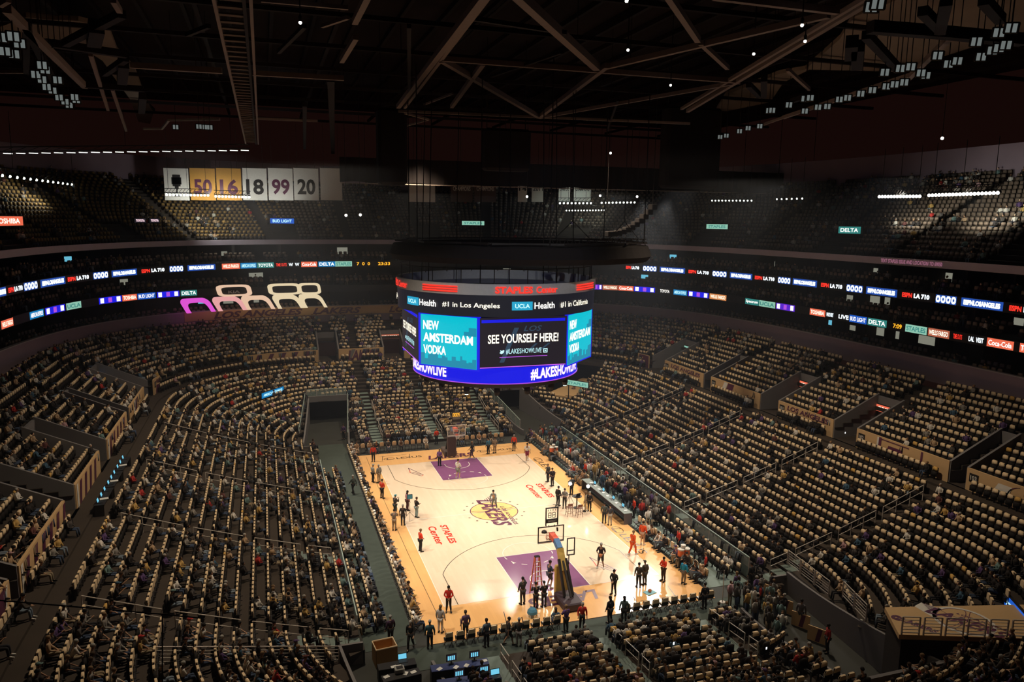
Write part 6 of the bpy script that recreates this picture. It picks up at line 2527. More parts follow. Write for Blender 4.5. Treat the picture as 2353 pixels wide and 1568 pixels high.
# ------------------------------------------------------------------ courtside chairs, tables and gear
ch0 = empty('courtside_chair')
b = MB()
b.rbox((0, 0, .44), (.46, .46, .08), M_BLKP, .03)
b.build('seat', ch0)
b = MB()
b.rbox((0, -.23, .72), (.46, .06, .50), M_BLKP, .03)
b.build('backrest', ch0)
b = MB()
V = [(x * q, yy, (z if yy > -.23 else max(z, .72))) for yy, q in ((-.285, .95), (-.27, 1.03), (-.19, 1.03), (-.175, .95)) for x, z in out]
b.faces(V, F_COVER, M_CREAM)
b.build('cover', ch0)
for s in (-1, 1):
    b = MB()
    b.bar((s * .21, -.20, 0), (s * .21, .18, .42), .03, M_BLKM)
    b.bar((s * .21, .20, 0), (s * .21, -.22, .42), .03, M_BLKM)
    b.build('leg', ch0)
note_kids(ch0)
CHAIRS = []
for k, y in enumerate(np.arange(-16.6, 19.4, .63)):
    CHAIRS.append((-9.85, y, -PI / 2, 'left sideline'))
for y in np.arange(-16.2, 19.4, .64):
    if not -6.2 < y < 3.4:
        CHAIRS.append((9.95, y, PI / 2, 'right sideline'))
for x in np.arange(-8.4, 9.2, .66):
    if not -1.5 < x < 2.2:
        CHAIRS.append((x, -18.75, 0, 'near baseline'))
for x in np.arange(-9.2, 7.2, .66):
    if not -1.4 < x < 1.2:
        CHAIRS.append((x, 19.0, PI, 'far baseline'))
cfirst = True
sit_poses = ['sitting', 'sitting_forward', 'sitting_phone', 'sitting_turned']
crng = random.Random(21)
NCS = 0
SIDE_N = {}
for n, (x, y, rz, side) in enumerate(CHAIRS):
    o = ch0 if cfirst else copy_tree(ch0)
    cfirst = False
    o.location = (x, y, .016)
    o.rotation_euler = (0, 0, rz)
    o['label'] = 'padded folding chair in the courtside row along the %s' % side
    o['category'] = 'chair'
    o['group'] = 'courtside chairs, %s' % side
    SIDE_N[side] = SIDE_N.get(side, 0) + 1
    pr_ = {'left sideline': .42, 'right sideline': .55, 'near baseline': .10, 'far baseline': .45}[side]
    if side == 'left sideline' and (-14 < y < -9 or y > 12):
        pr_ = .7
    if crng.random() < pr_:
        NCS += 1
        top, nm, _ = crng.choices(TOPS, [t[2] for t in TOPS])[0]
        person(crng.choice(sit_poses), (x, y, .0), rz + crng.uniform(-.15, .15), 'person in %s top on the %s courtside chair counted along the %s' % (nm, ordinal(SIDE_N[side]), side),
               top=top, bottom=crng.choice(BOTS)[0], hair=crng.choice(HAIRS), cut=crng.choice(['long', 'tee']), head=crng.choice(['hair', 'hair', 'longhair', 'cap']), group='courtside spectators', fine=False)
    elif side in ('left sideline', 'near baseline') and crng.random() < .8:
        b = MB()
        b.rbox((0, 0, .02), (.34, .28, .04), M_PAPER, .01)
        b.build('folded_towel', loc=(x, y, .50), rz=rz, label='white folded towel lying on a courtside chair along the %s' % side, cat='towel', group='towels on the chairs along the %s' % side)


def table(name, p, size, rz, top, skirt, label, h=.75):
    o = empty(name, p, rz, label=label, cat='table')
    b = MB()
    b.rbox((0, 0, h - .02), (size[0], size[1], .05), top, .015)
    b.build('table_top', o)
    b = MB()
    b.box((0, -size[1] / 2 + .02, h / 2 - .03), (size[0], .04, h - .06), skirt)
    b.box((-size[0] / 2 + .02, 0, h / 2 - .03), (.04, size[1] - .04, h - .06), skirt)
    b.box((size[0] / 2 - .02, 0, h / 2 - .03), (.04, size[1] - .04, h - .06), skirt)
    b.build('skirt', o)
    for sx in (-1, 1):
        b = MB()
        b.bar((sx * (size[0] / 2 - .12), size[1] / 2 - .1, 0), (sx * (size[0] / 2 - .12), size[1] / 2 - .1, h - .05), .05, M_BLKM)
        b.build('leg', o)
    return o


def laptop(p, rz, label, screen=G_LAP, w=.38, group=None):
    o = empty('laptop', p, rz, label=label, cat='laptop', group=group)
    b = MB()
    b.rbox((0, 0, .012), (w, w * .7, .024), M_BLKP, .006)
    b.build('keyboard', o)
    b = MB()
    b.box((0, -w * .40, w * .34), (w, .02, w * .62), M_BLKP, rx=.25)
    ld = b.build('lid', o)
    b = MB()
    b.box((0, -w * .40 + .014, w * .34), (w * .88, .006, w * .52), screen, rx=.25)
    b.build('screen', ld)
    return o


def monitor(p, rz, label, group=None):
    o = empty('monitor', p, rz, label=label, cat='monitor', group=group)
    b = MB()
    b.rbox((0, 0, .02), (.24, .18, .04), M_BLKP, .01)
    b.bar((0, 0, .02), (0, 0, .16), .05, M_BLKP)
    b.build('stand', o)
    b = MB()
    b.rbox((0, 0, .36), (.56, .06, .42), M_BLKP, .02)
    b.build('case', o)
    f = flat((-.25, -.031, .18), (1, 0, 0), (0, 0, 1))
    s = panel('screen', f, 0, .5, 0, .36, G_SCREEN, o, .004, .004)
    b = MB()
    for k in range(4):
        b.poly([f(.05 + .105 * k, .06, .01), f(.125 + .105 * k, .06, .01), f(.125 + .105 * k, .30, .01), f(.05 + .105 * k, .30, .01)], G_LAP)
    b.build('score_columns', s)
    return o


def papers(p, rz, label, group=None, sz=(.30, .22)):
    b = MB()
    b.box((0, 0, .006), (*sz, .012), M_PAPER)
    return b.build('paper_sheet', loc=p, rz=rz, label=label, cat='paper', group=group)


# press tables near the lower edge, stepping back in two ranks
t1 = at_z(1040, 1528, .8)
RZT = .0
for (u0, v0, u1, v1, h, nm, bl) in ((990, 1538, 1122, 1520, .95, 'front blue-topped press table with two score monitors', True), (1005, 1572, 1150, 1552, 1.15, 'rear blue-topped press table behind the first', True), (868, 1535, 955, 1520, .80, 'front dark press table beside the tan box', False), (878, 1562, 965, 1542, 1.0, 'rear dark press table with a printer', False)):
    p, q = at_z(u0, v0, h), at_z(u1, v1, h)
    L = np.linalg.norm((q - p)[:2])
    c = (p + q) / 2
    table('press_table', (c[0], c[1], .016), (L, .62, 0), math.atan2(q[1] - p[1], q[0] - p[0]), M_BLUETOP if bl else M_BLKP, M_BLKP, nm, h)
for k, (u, v, h) in enumerate(((1037, 1526, .97), (1090, 1518, .97), (1055, 1562, 1.17), (1112, 1552, 1.17))):
    p = at_z(u, v, h)
    monitor(p, 0, 'score monitor, %s, on the %s blue press table' % (['left', 'right'][k % 2], ['front', 'rear'][k // 2]))
laptop(at_z(1140, 1556, 1.17), PI, 'open laptop with a bright blue screen at the right end of the rear press table', w=.5)
laptop(at_z(926, 1520, .82), PI, 'open laptop with a blue screen on the front dark press table', w=.5)
for k, (u, v, h) in enumerate(((1113, 1519, .97), (905, 1533, .82), (950, 1545, 1.02), (888, 1556, 1.02), (1010, 1538, .97), (1048, 1534, .97), (1072, 1530, .97), (932, 1548, 1.02))):
    papers(at_z(u, v, h), .15 * k, 'white paper sheet lying on the press tables near the tan box', 'papers on the press tables')
b = MB()
b.rbox((0, 0, .14), (.50, .42, .26), mat('grey_printer', (.42, .42, .40), .6), .04)
b.box((0, -.02, .275), (.34, .26, .02), M_BLKP)
pr0 = b.build('printer', loc=at_z(918, 1545, 1.02), label='grey printer on the rear dark press table', cat='printer')
b = MB()
b.box((0, .22, .20), (.28, .20, .02), M_PAPER)
b.build('paper_tray', pr0)
# tan open box on the floor
p = at_z(884, 1502, .5)
bx = empty('fibreboard_bin', (p[0], p[1], .016), .10, label='big open tan bin standing by the near left corner of the court', cat='bin')
b = MB()
w, d, h, t = 1.15, .95, 1.05, .05
for (cx_, cy_, sx_, sy_) in ((0, -d / 2, w, t), (0, d / 2, w, t), (-w / 2, 0, t, d), (w / 2, 0, t, d)):
    b.box((cx_, cy_, h / 2), (sx_ + .0, sy_, h), M_BOX)
b.build('walls', bx)
b = MB()
b.box((0, 0, .06), (w, d, .06), M_BOX)
b.build('bottom', bx)
b = MB()
b.tube([(-w / 2, -d / 2, h), (w / 2, -d / 2, h), (w / 2, d / 2, h), (-w / 2, d / 2, h)], .05, M_CREAM, 6, True)
b.build('rim', bx)
# scorer's table: grey front with lettering, screens and papers
st = table('scorer_table', (9.55, -1.5, .016), (8.6, .75, 0), -PI / 2 + PI, mat('pale_table_top', (.16, .19, .18), .6), mat('grey_board_front', (.10, .085, .10), .5), 'long grey-fronted scorer table along the right sideline', .95)
word('table_lettering', 'UCLA Health', flat((9.16, .3, .3), (0, -1, 0), (0, 0, 1)), 0, 2.2, 0, .35, M_PAPER, None, off=.03, label='white lettering on the front of the long scorer table', cat='lettering') if False else None
for k, y in enumerate(np.arange(-5.2, 2.4, .85)):
    papers((9.6, y, .982), .3 * k, 'white paper sheet on the long scorer table', 'papers on the scorer table')
for k, y in enumerate((-4.4, -2.6, -.6, 1.2)):
    laptop((9.62, y, .982), PI / 2, 'open laptop, %s from the near end of the scorer table' % ordinal(k + 1), w=.42)
# commentators' high table and stools at the sideline
p = at_z(1325, 1168, 0)
tbl = empty('high_table', (p[0], p[1], .016), label='dark high table with a blue laptop at the right sideline', cat='table')
b = MB()
b.lathe((0, 0, 1.02), [(.02, 0), (.42, 0), (.42, .05), (.02, .05)], M_BLKP, 16)
b.build('table_top', tbl)
b = MB()
b.bar((0, 0, .05), (0, 0, 1.02), .08, M_BLKM)
b.lathe((0, 0, 0), [(.30, 0), (.28, .04), (.05, .06)], M_BLKM, 14)
b.build('pedestal', tbl)
laptop((p[0], p[1], 1.086), .3, 'open laptop with a blue screen on the high table at the sideline', w=.46)
for k, (u, v) in enumerate(((1308, 1186), (1331, 1188))):
    q = at_z(u, v, 0)
    s = empty('high_stool', (q[0], q[1], .016), label='%s brown wooden high stool at the sideline table' % ['left', 'right'][k], cat='stool')
    M_BRN = mat('brown_wood', (.16, .06, .035), .5)
    b = MB()
    b.rbox((0, 0, .76), (.42, .42, .06), M_BRN, .02)
    b.build('seat', s)
    b = MB()
    b.rbox((0, -.2, 1.0), (.42, .04, .22), M_BRN, .015)
    for e in (-.19, .19):
        b.bar((e, -.2, .76), (e, -.2, 1.1), .035, M_BRN)
    b.build('backrest', s)
    for ex in (-1, 1):
        for ey in (-1, 1):
            b = MB()
            b.bar((ex * .23, ey * .23, 0), (ex * .18, ey * .18, .75), .035, M_BRN)
            b.build('leg', s)
    b = MB()
    for ex in (-1, 1):
        b.bar((ex * .215, -.215, .3), (ex * .215, .215, .3), .025, M_BRN)
        b.bar((-.215, ex * .215, .3), (.215, ex * .215, .3), .025, M_BRN)
    b.build('footrest', s)
# two camera lamps over the scorer's end
for k, (u, v, z) in enumerate(((1310, 1111, 1.9), (1351, 1117, 2.0))):
    q = at_z(u, v, z)
    o = empty('camera_lamp', (q[0], q[1], .016), label='%s bright white lamp on a stand beside the scorer table' % ['left', 'right'][k], cat='lamp')
    b = MB()
    for a in (0, 2.1, 4.2):
        b.bar((.4 * math.cos(a), .4 * math.sin(a), 0), (0, 0, .8), .025, M_BLKM)
    b.bar((0, 0, .7), (0, 0, z - .15), .03, M_BLKM)
    b.build('stand', o)
    b = MB()
    b.lathe((0, 0, z - .12), [(.05, 0), (.17, .05), (.19, .24), (.10, .30)], M_BLKM, 12)
    hd = b.build('lamp_head', o)
    b = MB()
    b.ball((-.05, -.14, z), .15, glow('lit_camera_lamp', (1, .97, .88), 14.0), 10, 7)
    b.build('lens', hd)
# orange drinks coolers
for k, (u, v, z) in enumerate(((1570, 1279, .75), (1272, 1040, .75))):
    q = at_z(u, v, z)
    o = empty('drinks_cart', (q[0], q[1], .016), label='white-lidded orange drinks cooler on a cart %s the right sideline' % ['near', 'at the far end of'][k], cat='cooler')
    b = MB()
    b.rbox((0, 0, .40), (.95, .55, .78), M_BLKP, .04)
    b.build('cart', o)
    b = MB()
    b.lathe((-.2, 0, .80), [(.20, 0), (.23, .1), (.23, .42), (.21, .45)], mat('cooler_orange', (.80, .17, .05), .5), 16)
    b.lathe((.25, 0, .80), [(.20, 0), (.23, .1), (.23, .42), (.21, .45)], mat('cooler_orange', (.80, .17, .05), .5), 16)
    c = b.build('barrel', o)
    b = MB()
    for x in (-.2, .25):
        b.lathe((x, 0, 1.24), [(.24, 0), (.24, .08), (.10, .12)], M_WHITE, 16)
    b.lathe((0, .05, 1.36), [(.16, 0), (.18, .22), (.15, .23)], M_WHITE, 12)
    b.build('lid', c)
# stepladder under the near goal
q = at_z(1238, 1382, 0)
ld = empty('stepladder', (q[0] + .05, q[1] + .6, .016), .0, label='orange stepladder standing under the near basket', cat='ladder')
LH = 2.75
for s in (-1, 1):
    b = MB()
    b.bar((s * .26, -.55, 0), (s * .15, -.05, LH), .07, M_LADDER)
    b.bar((s * .26, .55, 0), (s * .15, .05, LH), .06, M_LADDER)
    b.build('side_rail', ld)
for k in range(8):
    f_ = (k + 1) / 9
    b = MB()
    b.box((0, -.55 + .50 * f_, LH * f_), (.52 - .22 * f_, .09, .035), M_PAPER)
    b.build('step', ld)
b = MB()
b.rbox((0, 0, LH + .02), (.36, .22, .07), M_BLKP, .02)
b.build('top_cap', ld)
# basketballs are built with the players; blue mat with a ball at the right corner
q = at_z(1493, 1363, 0)
b = MB()
b.box((0, 0, .02), (.75, .55, .03), mat('pale_blue_mat', (.25, .50, .60), .7))
b.build('blue_mat', loc=(q[0], q[1], .02), rz=.3, label='pale blue mat lying on the near right apron', cat='mat')


def ball_at(p, label):
    b = MB()
    b.ball((0, 0, 0), .121, M_ORANGE, 16, 12)
    o = b.build('basketball', loc=p, label=label, cat='ball')
    b = MB()
    for ax in range(3):
        pts = []
        for k in range(20):
            a = 2 * PI * k / 20
            v = [.122 * math.cos(a), .122 * math.sin(a)]
            v.insert(ax, 0)
            pts.append(v)
        b.tube(pts, .004, M_LINEB, 3, True)
    b.build('seams', o)
    return o


ball_at((q[0], q[1], .16), 'basketball resting on the pale blue mat')
# shade umbrella-like photo reflector and camera gear on the near baseline
q = at_z(1223, 1418, 0)
o = empty('photo_umbrella', (q[0], q[1], .016), label='small blue domed cover beside the near baseline chairs', cat='cover')
b = MB()
b.lathe((0, 0, .25), [(.33, 0), (.30, .15), (.20, .28), (.06, .34), (.01, .35)], mat('blue_nylon', (.06, .20, .30), .6), 18)
b.build('dome', o)
b = MB()
for a in (0, 2.1, 4.2):
    b.bar((.30 * math.cos(a), .30 * math.sin(a), 0), (.2 * math.cos(a), .2 * math.sin(a), .3), .03, M_BLKM)
b.build('leg', o)
# cameraman's light stand with a small blue monitor on the left sideline
q = at_z(942, 1194, 0)
o = empty('monitor_stand', (q[0], q[1], .016), label='thin stand carrying a small blue screen by the left sideline', cat='stand')
b = MB()
for a in (.3, 2.4, 4.5):
    b.bar((.5 * math.cos(a), .5 * math.sin(a), .0), (0, 0, .6), .025, M_BLKM)
b.build('leg', o)
b = MB()
b.bar((0, 0, .5), (0, 0, 1.75), .03, M_BLKM)
b.build('pole', o)
b = MB()
b.rbox((0, 0, 1.92), (.46, .10, .40), M_BLKP, .03)
s = b.build('screen_case', o)
b = MB()
b.box((0, -.053, 1.92), (.40, .01, .34), mat('blue_screen_face', (.05, .28, .40), .5))
b.build('screen', s)
# barrier posts and vip row by the near right corner
for k in range(4):
    p = at_z(1765 + 38 * k, 1345 + 33 * k, .9)
    b = MB()
    b.box((0, 0, .45), (1.1, .06, .9), M_TAN)
    o = b.build('cloth_partition', loc=(p[0], p[1], .016), rz=-1.05, label='tan cloth partition, %s from the court, edging the near right block' % ordinal(k + 1), cat='partition')
    b = MB()
    b.poly([(-.1, -.035, .05), (.15, -.035, .05), (.30, -.035, .85), (.05, -.035, .85)], M_PURP)
    b.build('stripe', o)
for (u, v, lab) in ((1660, 1385, 'thin stanchion post with a round foot at the near right court corner'), (1706, 1300, 'thin stanchion post by the right floor seats')):
    p = at_z(u, v, 0)
    b = MB()
    b.lathe((0, 0, 0), [(.20, 0), (.18, .04), (.03, .06), (.025, 2.2)], M_STEEL, 12)
    b.build('stanchion', loc=(p[0], p[1], .016), label=lab, cat='post')
# press desks on the left concourse
for k, (y, lab) in enumerate(((-5.0, 'press desk with papers on the left concourse, nearest'), (-1.5, 'press desk with screens on the left concourse, middle'), (2.0, 'press desk with screens on the left concourse, farthest'))):
    table('press_desk', (-28.1, y, 5.36), (3.3, .6, 0), -PI / 2, M_BLKP, M_BLKP, lab)
    for j in range(3):
        laptop((-28.1, y - 1.1 + 1.1 * j, 6.12), -PI / 2, 'open laptop, %s on the %s press desk of the left concourse' % (ordinal(j + 1), ['nearest', 'middle', 'farthest'][k]), w=.42)
    papers((-28.0, y - .5, 6.12), .2, 'white paper on the %s press desk of the left concourse' % ['nearest', 'middle', 'farthest'][k], sz=(.5, .35))

# ------------------------------------------------------------------ people on and round the floor
RED, NAVY, GREYC, BLK, PURC = (.78, .055, .02), (.03, .045, .08), (.24, .24, .22), (.022, .02, .02), (.16, .08, .26)
AWAY, TOCAM, RIGHT, LEFT = 0.0, PI, -PI / 2, PI / 2
FLOOR = [
    # u, v (feet), pose, facing, top, bottom, cut, legs, head, label
    (858, 1061, 'standing', 2.9, RED, BLK, 'long', 'trousers', 'hair', 'person in red jacket and black trousers at the far left court corner'),
    (1010, 1071, 'standing', -.6, PURC, BLK, 'long', 'trousers', 'longhair', 'person in purple top standing beside the far lane'),
    (1052, 1100, 'holding_ball', -.9, (.72, .70, .66), GREYC, 'long', 'shorts', 'hair', 'player in white long-sleeved top standing in the far purple lane'),
    (1085, 1056, 'walking', 1.0, BLK, (.10, .08, .08), 'tee', 'shorts', 'hair', 'player in dark top walking at the far end of the purple lane'),
    (1122, 1044, 'standing', .4, (.05, .15, .24), BLK, 'long', 'trousers', 'hair', 'person in blue jacket standing on the far apron'),
    (1137, 1042, 'standing', .2, (.30, .24, .18), (.30, .22, .15), 'tee', 'trousers', 'hair', 'person in tan top beside the blue jacket on the far apron'),
    (1181, 1036, 'standing', 2.6, RED, BLK, 'long', 'trousers', 'hair', 'person in red jacket on the far apron right of the goal'),
    (1211, 1060, 'walking', 2.9, (.75, .73, .70), (.25, .03, .06), 'tee', 'shorts', 'hair', 'player in white shirt and maroon shorts at the far right corner'),
    (857, 1109, 'standing', -1.2, (.34, .34, .32), (.03, .03, .03), 'long', 'trousers', 'cap', 'person in grey hooded top at the left sideline'),
    (871, 1110, 'standing', .5, GREYC, (.35, .27, .18), 'long', 'trousers', 'hair', 'person in dark grey top leaning beside the grey hood at the sideline'),
    (878, 1146, 'hands_folded', -.9, RED, BLK, 'long', 'trousers', 'hair', 'person in red jacket on the left apron near midcourt'),
    (908, 1184, 'holding_camera', -1.0, (.05, .05, .05), (.04, .06, .06), 'long', 'trousers', 'cap', 'person in teal cap aiming a camera at the left sideline'),
    (926, 1208, 'standing', -.3, BLK, BLK, 'tee', 'trousers', 'hair', 'person in black seen from behind at the left sideline'),
    (906, 1220, 'holding_camera', -.4, (.20, .16, .13), (.30, .22, .14), 'long', 'trousers', 'hair', 'person in plaid shirt and tan trousers behind the left sideline'),
    (936, 1174, 'standing', -1.3, (.45, .22, .24), (.06, .02, .02), 'long', 'trousers', 'longhair', 'person with long hair and pink top at the left sideline'),
    (957, 1190, 'arms_crossed', -1.2, BLK, (.25, .33, .33), 'long', 'trousers', 'hair', 'person in dark jacket and pale jeans just inside the left sideline'),
    (966, 1268, 'hands_folded', -1.3, RED, BLK, 'long', 'trousers', 'hair', 'person in red jacket standing inside the left sideline'),
    (1136, 1170, 'bending', 2.6, (.20, .22, .20), (.20, .22, .20), 'long', 'trousers', 'hair', 'player in grey tracksuit bending over on the centre logo'),
    (1031, 1407, 'hands_folded', 2.9, (.60, .03, .02), BLK, 'long', 'trousers', 'hair', 'person in red jacket and white shirt at the near left court corner'),
    (1012, 1455, 'standing', -.6, (.55, .50, .46), (.50, .46, .42), 'long', 'trousers', 'longhair', 'person in white coat at the near left apron corner'),
    (988, 1492, 'standing', -.2, (.05, .12, .14), BLK, 'long', 'trousers', 'hair', 'person in teal jacket seen from behind at the near left corner'),
    (944, 1492, 'walking', 2.7, BLK, BLK, 'long', 'trousers', 'hair', 'person in black suit and pale shirt walking on the near rug'),
    (898, 1480, 'standing', .3, (.06, .03, .06), BLK, 'long', 'trousers', 'hair', 'person in dark purple jacket with grey hair by the tan bin'),
    (1201, 1390, 'raising_phone', .1, (.055, .05, .05), (.05, .045, .045), 'long', 'trousers', 'hair', 'large person in dark suit raising a phone behind the near baseline'),
    (1231, 1399, 'holding_camera', .1, BLK, BLK, 'long', 'trousers', 'cap', 'person in black with camera gear left of the ladder'),
    (1250, 1396, 'arms_crossed', .1, BLK, BLK, 'long', 'trousers', 'cap', 'person in black cap beside the camera operator at the ladder'),
    (1262, 1350, 'holding_ball', -1.4, NAVY, (.07, .07, .09), 'tee', 'shorts', 'hair', 'player in navy kit holding a ball under the near basket'),
    (1299, 1355, 'standing', 1.2, (.70, .38, .06), (.45, .04, .03), 'tee', 'shorts', 'hair', 'person in yellow shirt and red shorts beside the goal padding'),
    (1380, 1306, 'holding_ball', 2.6, (.035, .025, .025), (.06, .055, .05), 'tee', 'shorts', 'hair', 'player in black kit holding a ball on the right wing'),
    (1410, 1367, 'hands_folded', 2.2, BLK, BLK, 'long', 'trousers', 'hair', 'person in black suit standing in the bright floor glare'),
    (1467, 1351, 'standing', -.3, (.05, .045, .04), BLK, 'long', 'trousers', 'hair', 'person in dark grey suit in the near right corner of the court'),
    (1481, 1345, 'standing', .2, (.08, .07, .055), (.06, .055, .05), 'long', 'trousers', 'cap', 'person in dark suit and brimmed hat in the near right corner'),
    (1524, 1336, 'arms_crossed', 1.9, RED, (.05, .03, .02), 'long', 'trousers', 'hair', 'person in red jacket with folded arms on the right apron'),
    (1570, 1343, 'standing', -1.2, (.02, .30, .55), (.22, .19, .15), 'long', 'trousers', 'hair', 'person in bright blue jacket on the right apron'),
    (1453, 1276, 'walking', -1.2, (.80, .10, .02), (.80, .10, .02), 'long', 'trousers', 'hair', 'player in orange tracksuit stepping off the right sideline'),
    (1476, 1253, 'standing', -.9, (.80, .09, .02), (.50, .30, .2), 'long', 'shorts', 'hair', 'player in orange top and shorts on the right apron'),
    (1259, 1108, 'standing', .6, (.05, .05, .045), BLK, 'long', 'trousers', 'hair', 'first of two people in dark suits at the right sideline'),
    (1269, 1118, 'standing', .3, BLK, BLK, 'long', 'trousers', 'hair', 'second of two people in dark suits, nearer, at the right sideline'),
    (1282, 1163, 'standing', -1.0, BLK, BLK, 'long', 'trousers', 'hair', 'person in black facing right inside the midcourt sideline'),
    (1297, 1168, 'arms_crossed', 2.8, (.26, .24, .21), (.05, .045, .04), 'long', 'trousers', 'hair', 'person in grey top with folded arms inside the midcourt sideline'),
    (1313, 1138, 'standing', .2, (.03, .05, .07), BLK, 'long', 'trousers', 'hair', 'person in dark clothes behind the left camera lamp'),
    (1345, 1176, 'standing', 1.0, (.32, .26, .18), (.36, .28, .18), 'long', 'trousers', 'hair', 'person in tan clothes standing at the high table'),
    (1354, 1176, 'standing', -.8, BLK, BLK, 'long', 'trousers', 'hair', 'person in black standing right of the high table'),
    (1388, 1203, 'standing', -.5, (.07, .08, .07), BLK, 'long', 'trousers', 'hair', 'person in dark green coat beside the scorer table end'),
    (1401, 1208, 'standing', -.4, (.05, .05, .06), (.34, .30, .24), 'long', 'trousers', 'hair', 'person in dark jacket and pale trousers at the scorer table end'),
    (1309, 1062, 'standing', 1.5, RED, BLK, 'long', 'trousers', 'hair', 'person in red jacket among the far right floor crowd'),
    (1345, 1102, 'standing', 1.6, RED, BLK, 'long', 'trousers', 'hair', 'person in red jacket on the right rug above the camera lamps'),
    (1456, 1190, 'standing', 1.4, RED, BLK, 'long', 'trousers', 'hair', 'person in red jacket behind the right sideline chairs'),
    (1558, 1266, 'standing', 1.4, (.75, .05, .03), BLK, 'long', 'trousers', 'hair', 'person in red behind the orange drinks cooler'),
    (1620, 1325, 'standing', 1.0, (.60, .05, .03), BLK, 'long', 'trousers', 'hair', 'person in red jacket by the right floor seats near the corner'),
    (1003, 1021, 'standing', .3, RED, BLK, 'long', 'trousers', 'hair', 'person in red jacket left of the far goal'),
    (1034, 1044, 'hands_folded', 2.9, RED, BLK, 'long', 'trousers', 'hair', 'person in red jacket directly under the far goal'),
    (1243, 1014, 'standing', 2.2, RED, BLK, 'long', 'trousers', 'hair', 'person in red jacket at the far right tunnel mouth'),
    (1300, 1454, 'arms_crossed', .2, (.12, .06, .20), BLK, 'long', 'trousers', 'hair', 'person in purple shirt with folded arms behind the near baseline'),
    (1337, 1447, 'standing', 2.9, (.62, .03, .02), BLK, 'long', 'trousers', 'hair', 'person in red jacket and tie standing at the near baseline'),
    (1401, 1433, 'standing', .3, BLK, BLK, 'long', 'trousers', 'longhair', 'person in black with long hair behind the near baseline chairs'),
    (1433, 1433, 'standing', -.3, (.10, .13, .12), BLK, 'long', 'trousers', 'longhair', 'person in grey-green standing against the floor glare'),
    (1070, 1468, 'standing', .1, (.13, .07, .15), BLK, 'long', 'trousers', 'hair', 'person in purple top leaning at the near baseline chairs'),
    (1118, 1488, 'standing', .2, (.10, .14, .18), BLK, 'long', 'trousers', 'hair', 'person in blue-grey jacket behind the near baseline chairs'),
    (1168, 1484, 'walking', -1.5, BLK, BLK, 'tee', 'shorts', 'hair', 'person in black shirt and shorts walking behind the near chairs'),
    (1192, 1486, 'raising_phone', -.3, (.05, .05, .05), (.25, .22, .20), 'tee', 'trousers', 'hair', 'person in black shirt with raised arm behind the near chairs'),
    (1691, 1372, 'standing', .2, (.09, .05, .13), BLK, 'long', 'trousers', 'hair', 'person in purple shirt seen from behind near the right floor seats'),
    (1618, 1400, 'standing', .0, BLK, BLK, 'long', 'trousers', 'hair', 'person in black at the right end of the near baseline chairs'),
    (812, 1136, 'walking', .5, (.08, .10, .09), BLK, 'long', 'trousers', 'hair', 'person in dark clothes walking along the left rug'),
    (1725, 1350, 'standing', .3, BLK, BLK, 'long', 'trousers', 'hair', 'person in black beside the near right partitions'),
    (1745, 1400, 'standing', .9, (.40, .03, .03), BLK, 'long', 'trousers', 'hair', 'person in red shirt standing at the near right partitions'),
    (1780, 1422, 'standing', .3, (.52, .50, .48), (.2, .22, .26), 'tee', 'trousers', 'hair', 'person in white team shirt standing at the near right corner'),
    (1838, 1440, 'standing', -.9, (.16, .14, .15), (.06, .06, .07), 'long', 'trousers', 'hair', 'person in grey suit standing by the near right wall'),
    (1900, 1500, 'standing', 1.2, (.45, .03, .03), BLK, 'long', 'trousers', 'hair', 'person in red jacket at the foot of the near right tunnel'),
    (1975, 1490, 'standing', .5, (.50, .46, .40), (.10, .08, .06), 'tee', 'trousers', 'cap', 'person in white cap beside the tan tunnel roof'),
    (790, 1010, 'standing', 2.4, (.10, .05, .16), BLK, 'long', 'trousers', 'hair', 'person in purple shirt at the far left tunnel mouth'),
    (845, 1036, 'standing', 2.6, (.11, .06, .17), BLK, 'long', 'trousers', 'hair', 'person in purple shirt beside the far left court corner'),
]
for (u, v, pose, yaw, top, bot, cut, legs, head, lab) in FLOOR:
    p = at_z(u, v, .016)
    o = person(pose, (p[0], p[1], .016), yaw + 0.0, lab, top=top, bottom=bot, cut=cut, legs=legs, head=head, capcol=(.05, .28, .34) if 'teal cap' in lab else ((.70, .68, .62) if 'white cap' in lab else None),
               hair=(.30, .29, .27) if 'grey hair' in lab else None, scale=1.08 if lab.startswith('player') else (1.06 if 'large' in lab else 1.0), shoes=(.6, .58, .54) if lab.startswith('player') else (.02, .02, .02))
    if pose == 'holding_ball' and 'white long' not in lab:
        d = Vector((0, .36, 1.06))
        d.rotate(Matrix.Rotation(yaw, 3, 'Z'))
        ball_at((p[0] + d.x * 1.08, p[1] + d.y * 1.08, d.z * 1.08), 'basketball held by the ' + lab.split(' holding')[0])
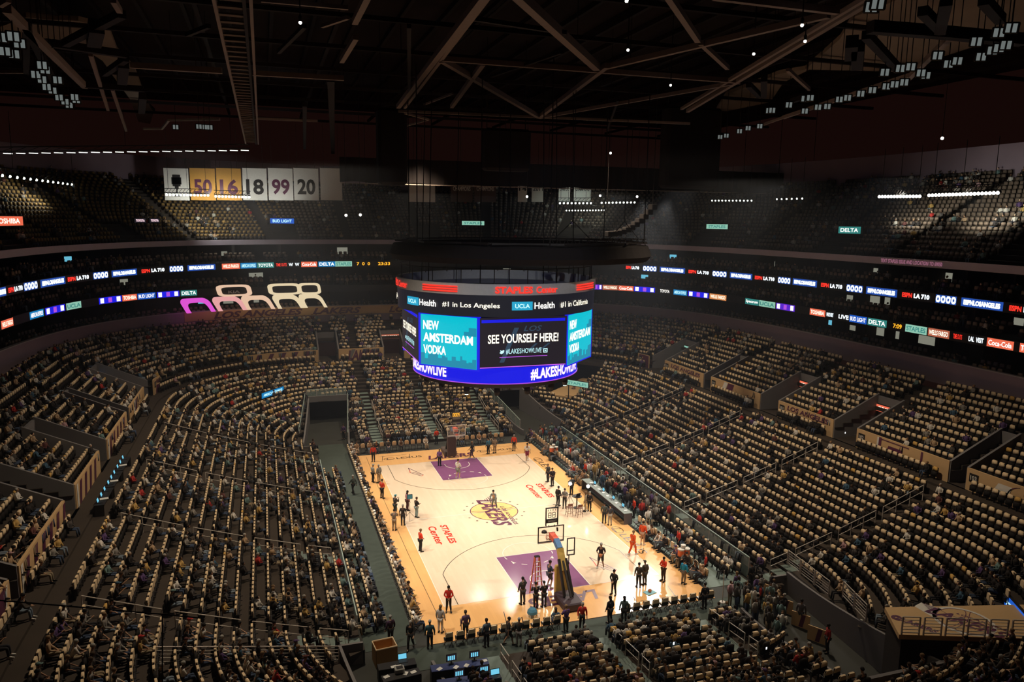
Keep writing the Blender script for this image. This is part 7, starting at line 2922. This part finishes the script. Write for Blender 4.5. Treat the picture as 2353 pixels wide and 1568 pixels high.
# people standing among the floor seats on the right and at the ends of rows
crng2 = random.Random(77)
SPOTS = []
for _ in range(4000):
    if len(SPOTS) >= 60:
        break
    x, y = crng2.uniform(10.5, 12.9), crng2.uniform(-7.5, 18.5)
    if all(math.hypot(x - a, y - c) > .55 for a, c in SPOTS):
        SPOTS.append((x, y))
for _ in range(4000):
    if len(SPOTS) >= 118:
        break
    x, y = crng2.uniform(9.8, 15.5), crng2.uniform(-29, -19.3)
    if all(math.hypot(x - a, y - c) > .60 for a, c in SPOTS) and not any(inside(P, x, y) for P in PLAT_CUT) and stand_z(x, y) < .5 and x < 15.2 + (y + 20) * .1:
        SPOTS.append((x, y))
SPOTS.sort(key=lambda q: q[1])
GRP = []
for n, (x, y) in enumerate(SPOTS):
    top, nm, _ = crng2.choices(TOPS, [8, 8, 14, 14, 7, 8, 7, 3, 5, 7, 4, 3])[0]
    if n < 0:
        pass
    GRP.append((x, y, top))
V2, F2, P2 = low_figure(True)
cc = np.zeros((len(GRP), 4, 3))
for n, (x, y, top) in enumerate(GRP):
    cc[n, 0], cc[n, 1], cc[n, 2], cc[n, 3] = crng2.choice(SKINS), crng2.choice(HAIRS), top, crng2.choice(BOTS)[0]
repeat('crowd', V2, F2, P2, np.array([(x, y, .02) for x, y, _ in GRP]), np.array([crng2.uniform(0, 6.28) for _ in GRP]), cc, M_TINT, scale=RNG.uniform(.95, 1.08, len(GRP)),
       label='mingling crowd standing behind the scorer table and in the near right tunnel mouth', cat='crowd', kind='stuff')
# phones glowing in hands here and there
for k, (u, v, z) in enumerate(((106, 1293, 4.2), (1548, 1479, 2.0), (361, 1518, 2.5), (1761, 1490, 1.6), (1942, 995, 6.3))):
    p = at_z(u, v, z)
    b = MB()
    b.rbox((0, 0, 0), (.09, .02, .16), M_BLKP, .008)
    o = b.build('phone', loc=p, label='tiny glowing phone screen held among the dark seats, %s of five' % ordinal(k + 1), cat='phone')
    b = MB()
    b.box((0, -.012, 0), (.08, .006, .145), G_PHONE)
    b.build('screen', o)


# ------------------------------------------------------------------ the thin haze that hangs in the hall
hm = bpy.data.materials.new('hall_haze')
hm.use_nodes = True
nt = hm.node_tree
nt.nodes.remove(nt.nodes['Principled BSDF'])
vs = nt.nodes.new('ShaderNodeVolumeScatter')
vs.inputs['Color'].default_value = (0.80, 0.86, 1.0, 1)
vs.inputs['Density'].default_value = 0.0007
vs.inputs['Anisotropy'].default_value = 0.25
nt.links.new(vs.outputs['Volume'], nt.nodes['Material Output'].inputs['Volume'])
b = MB()
b.box((0, 5, 13.6), (150, 140, 27.0), hm)
hz = b.build('haze', label='thin bluish haze hanging in the air over the court and stands', cat='haze', kind='stuff')
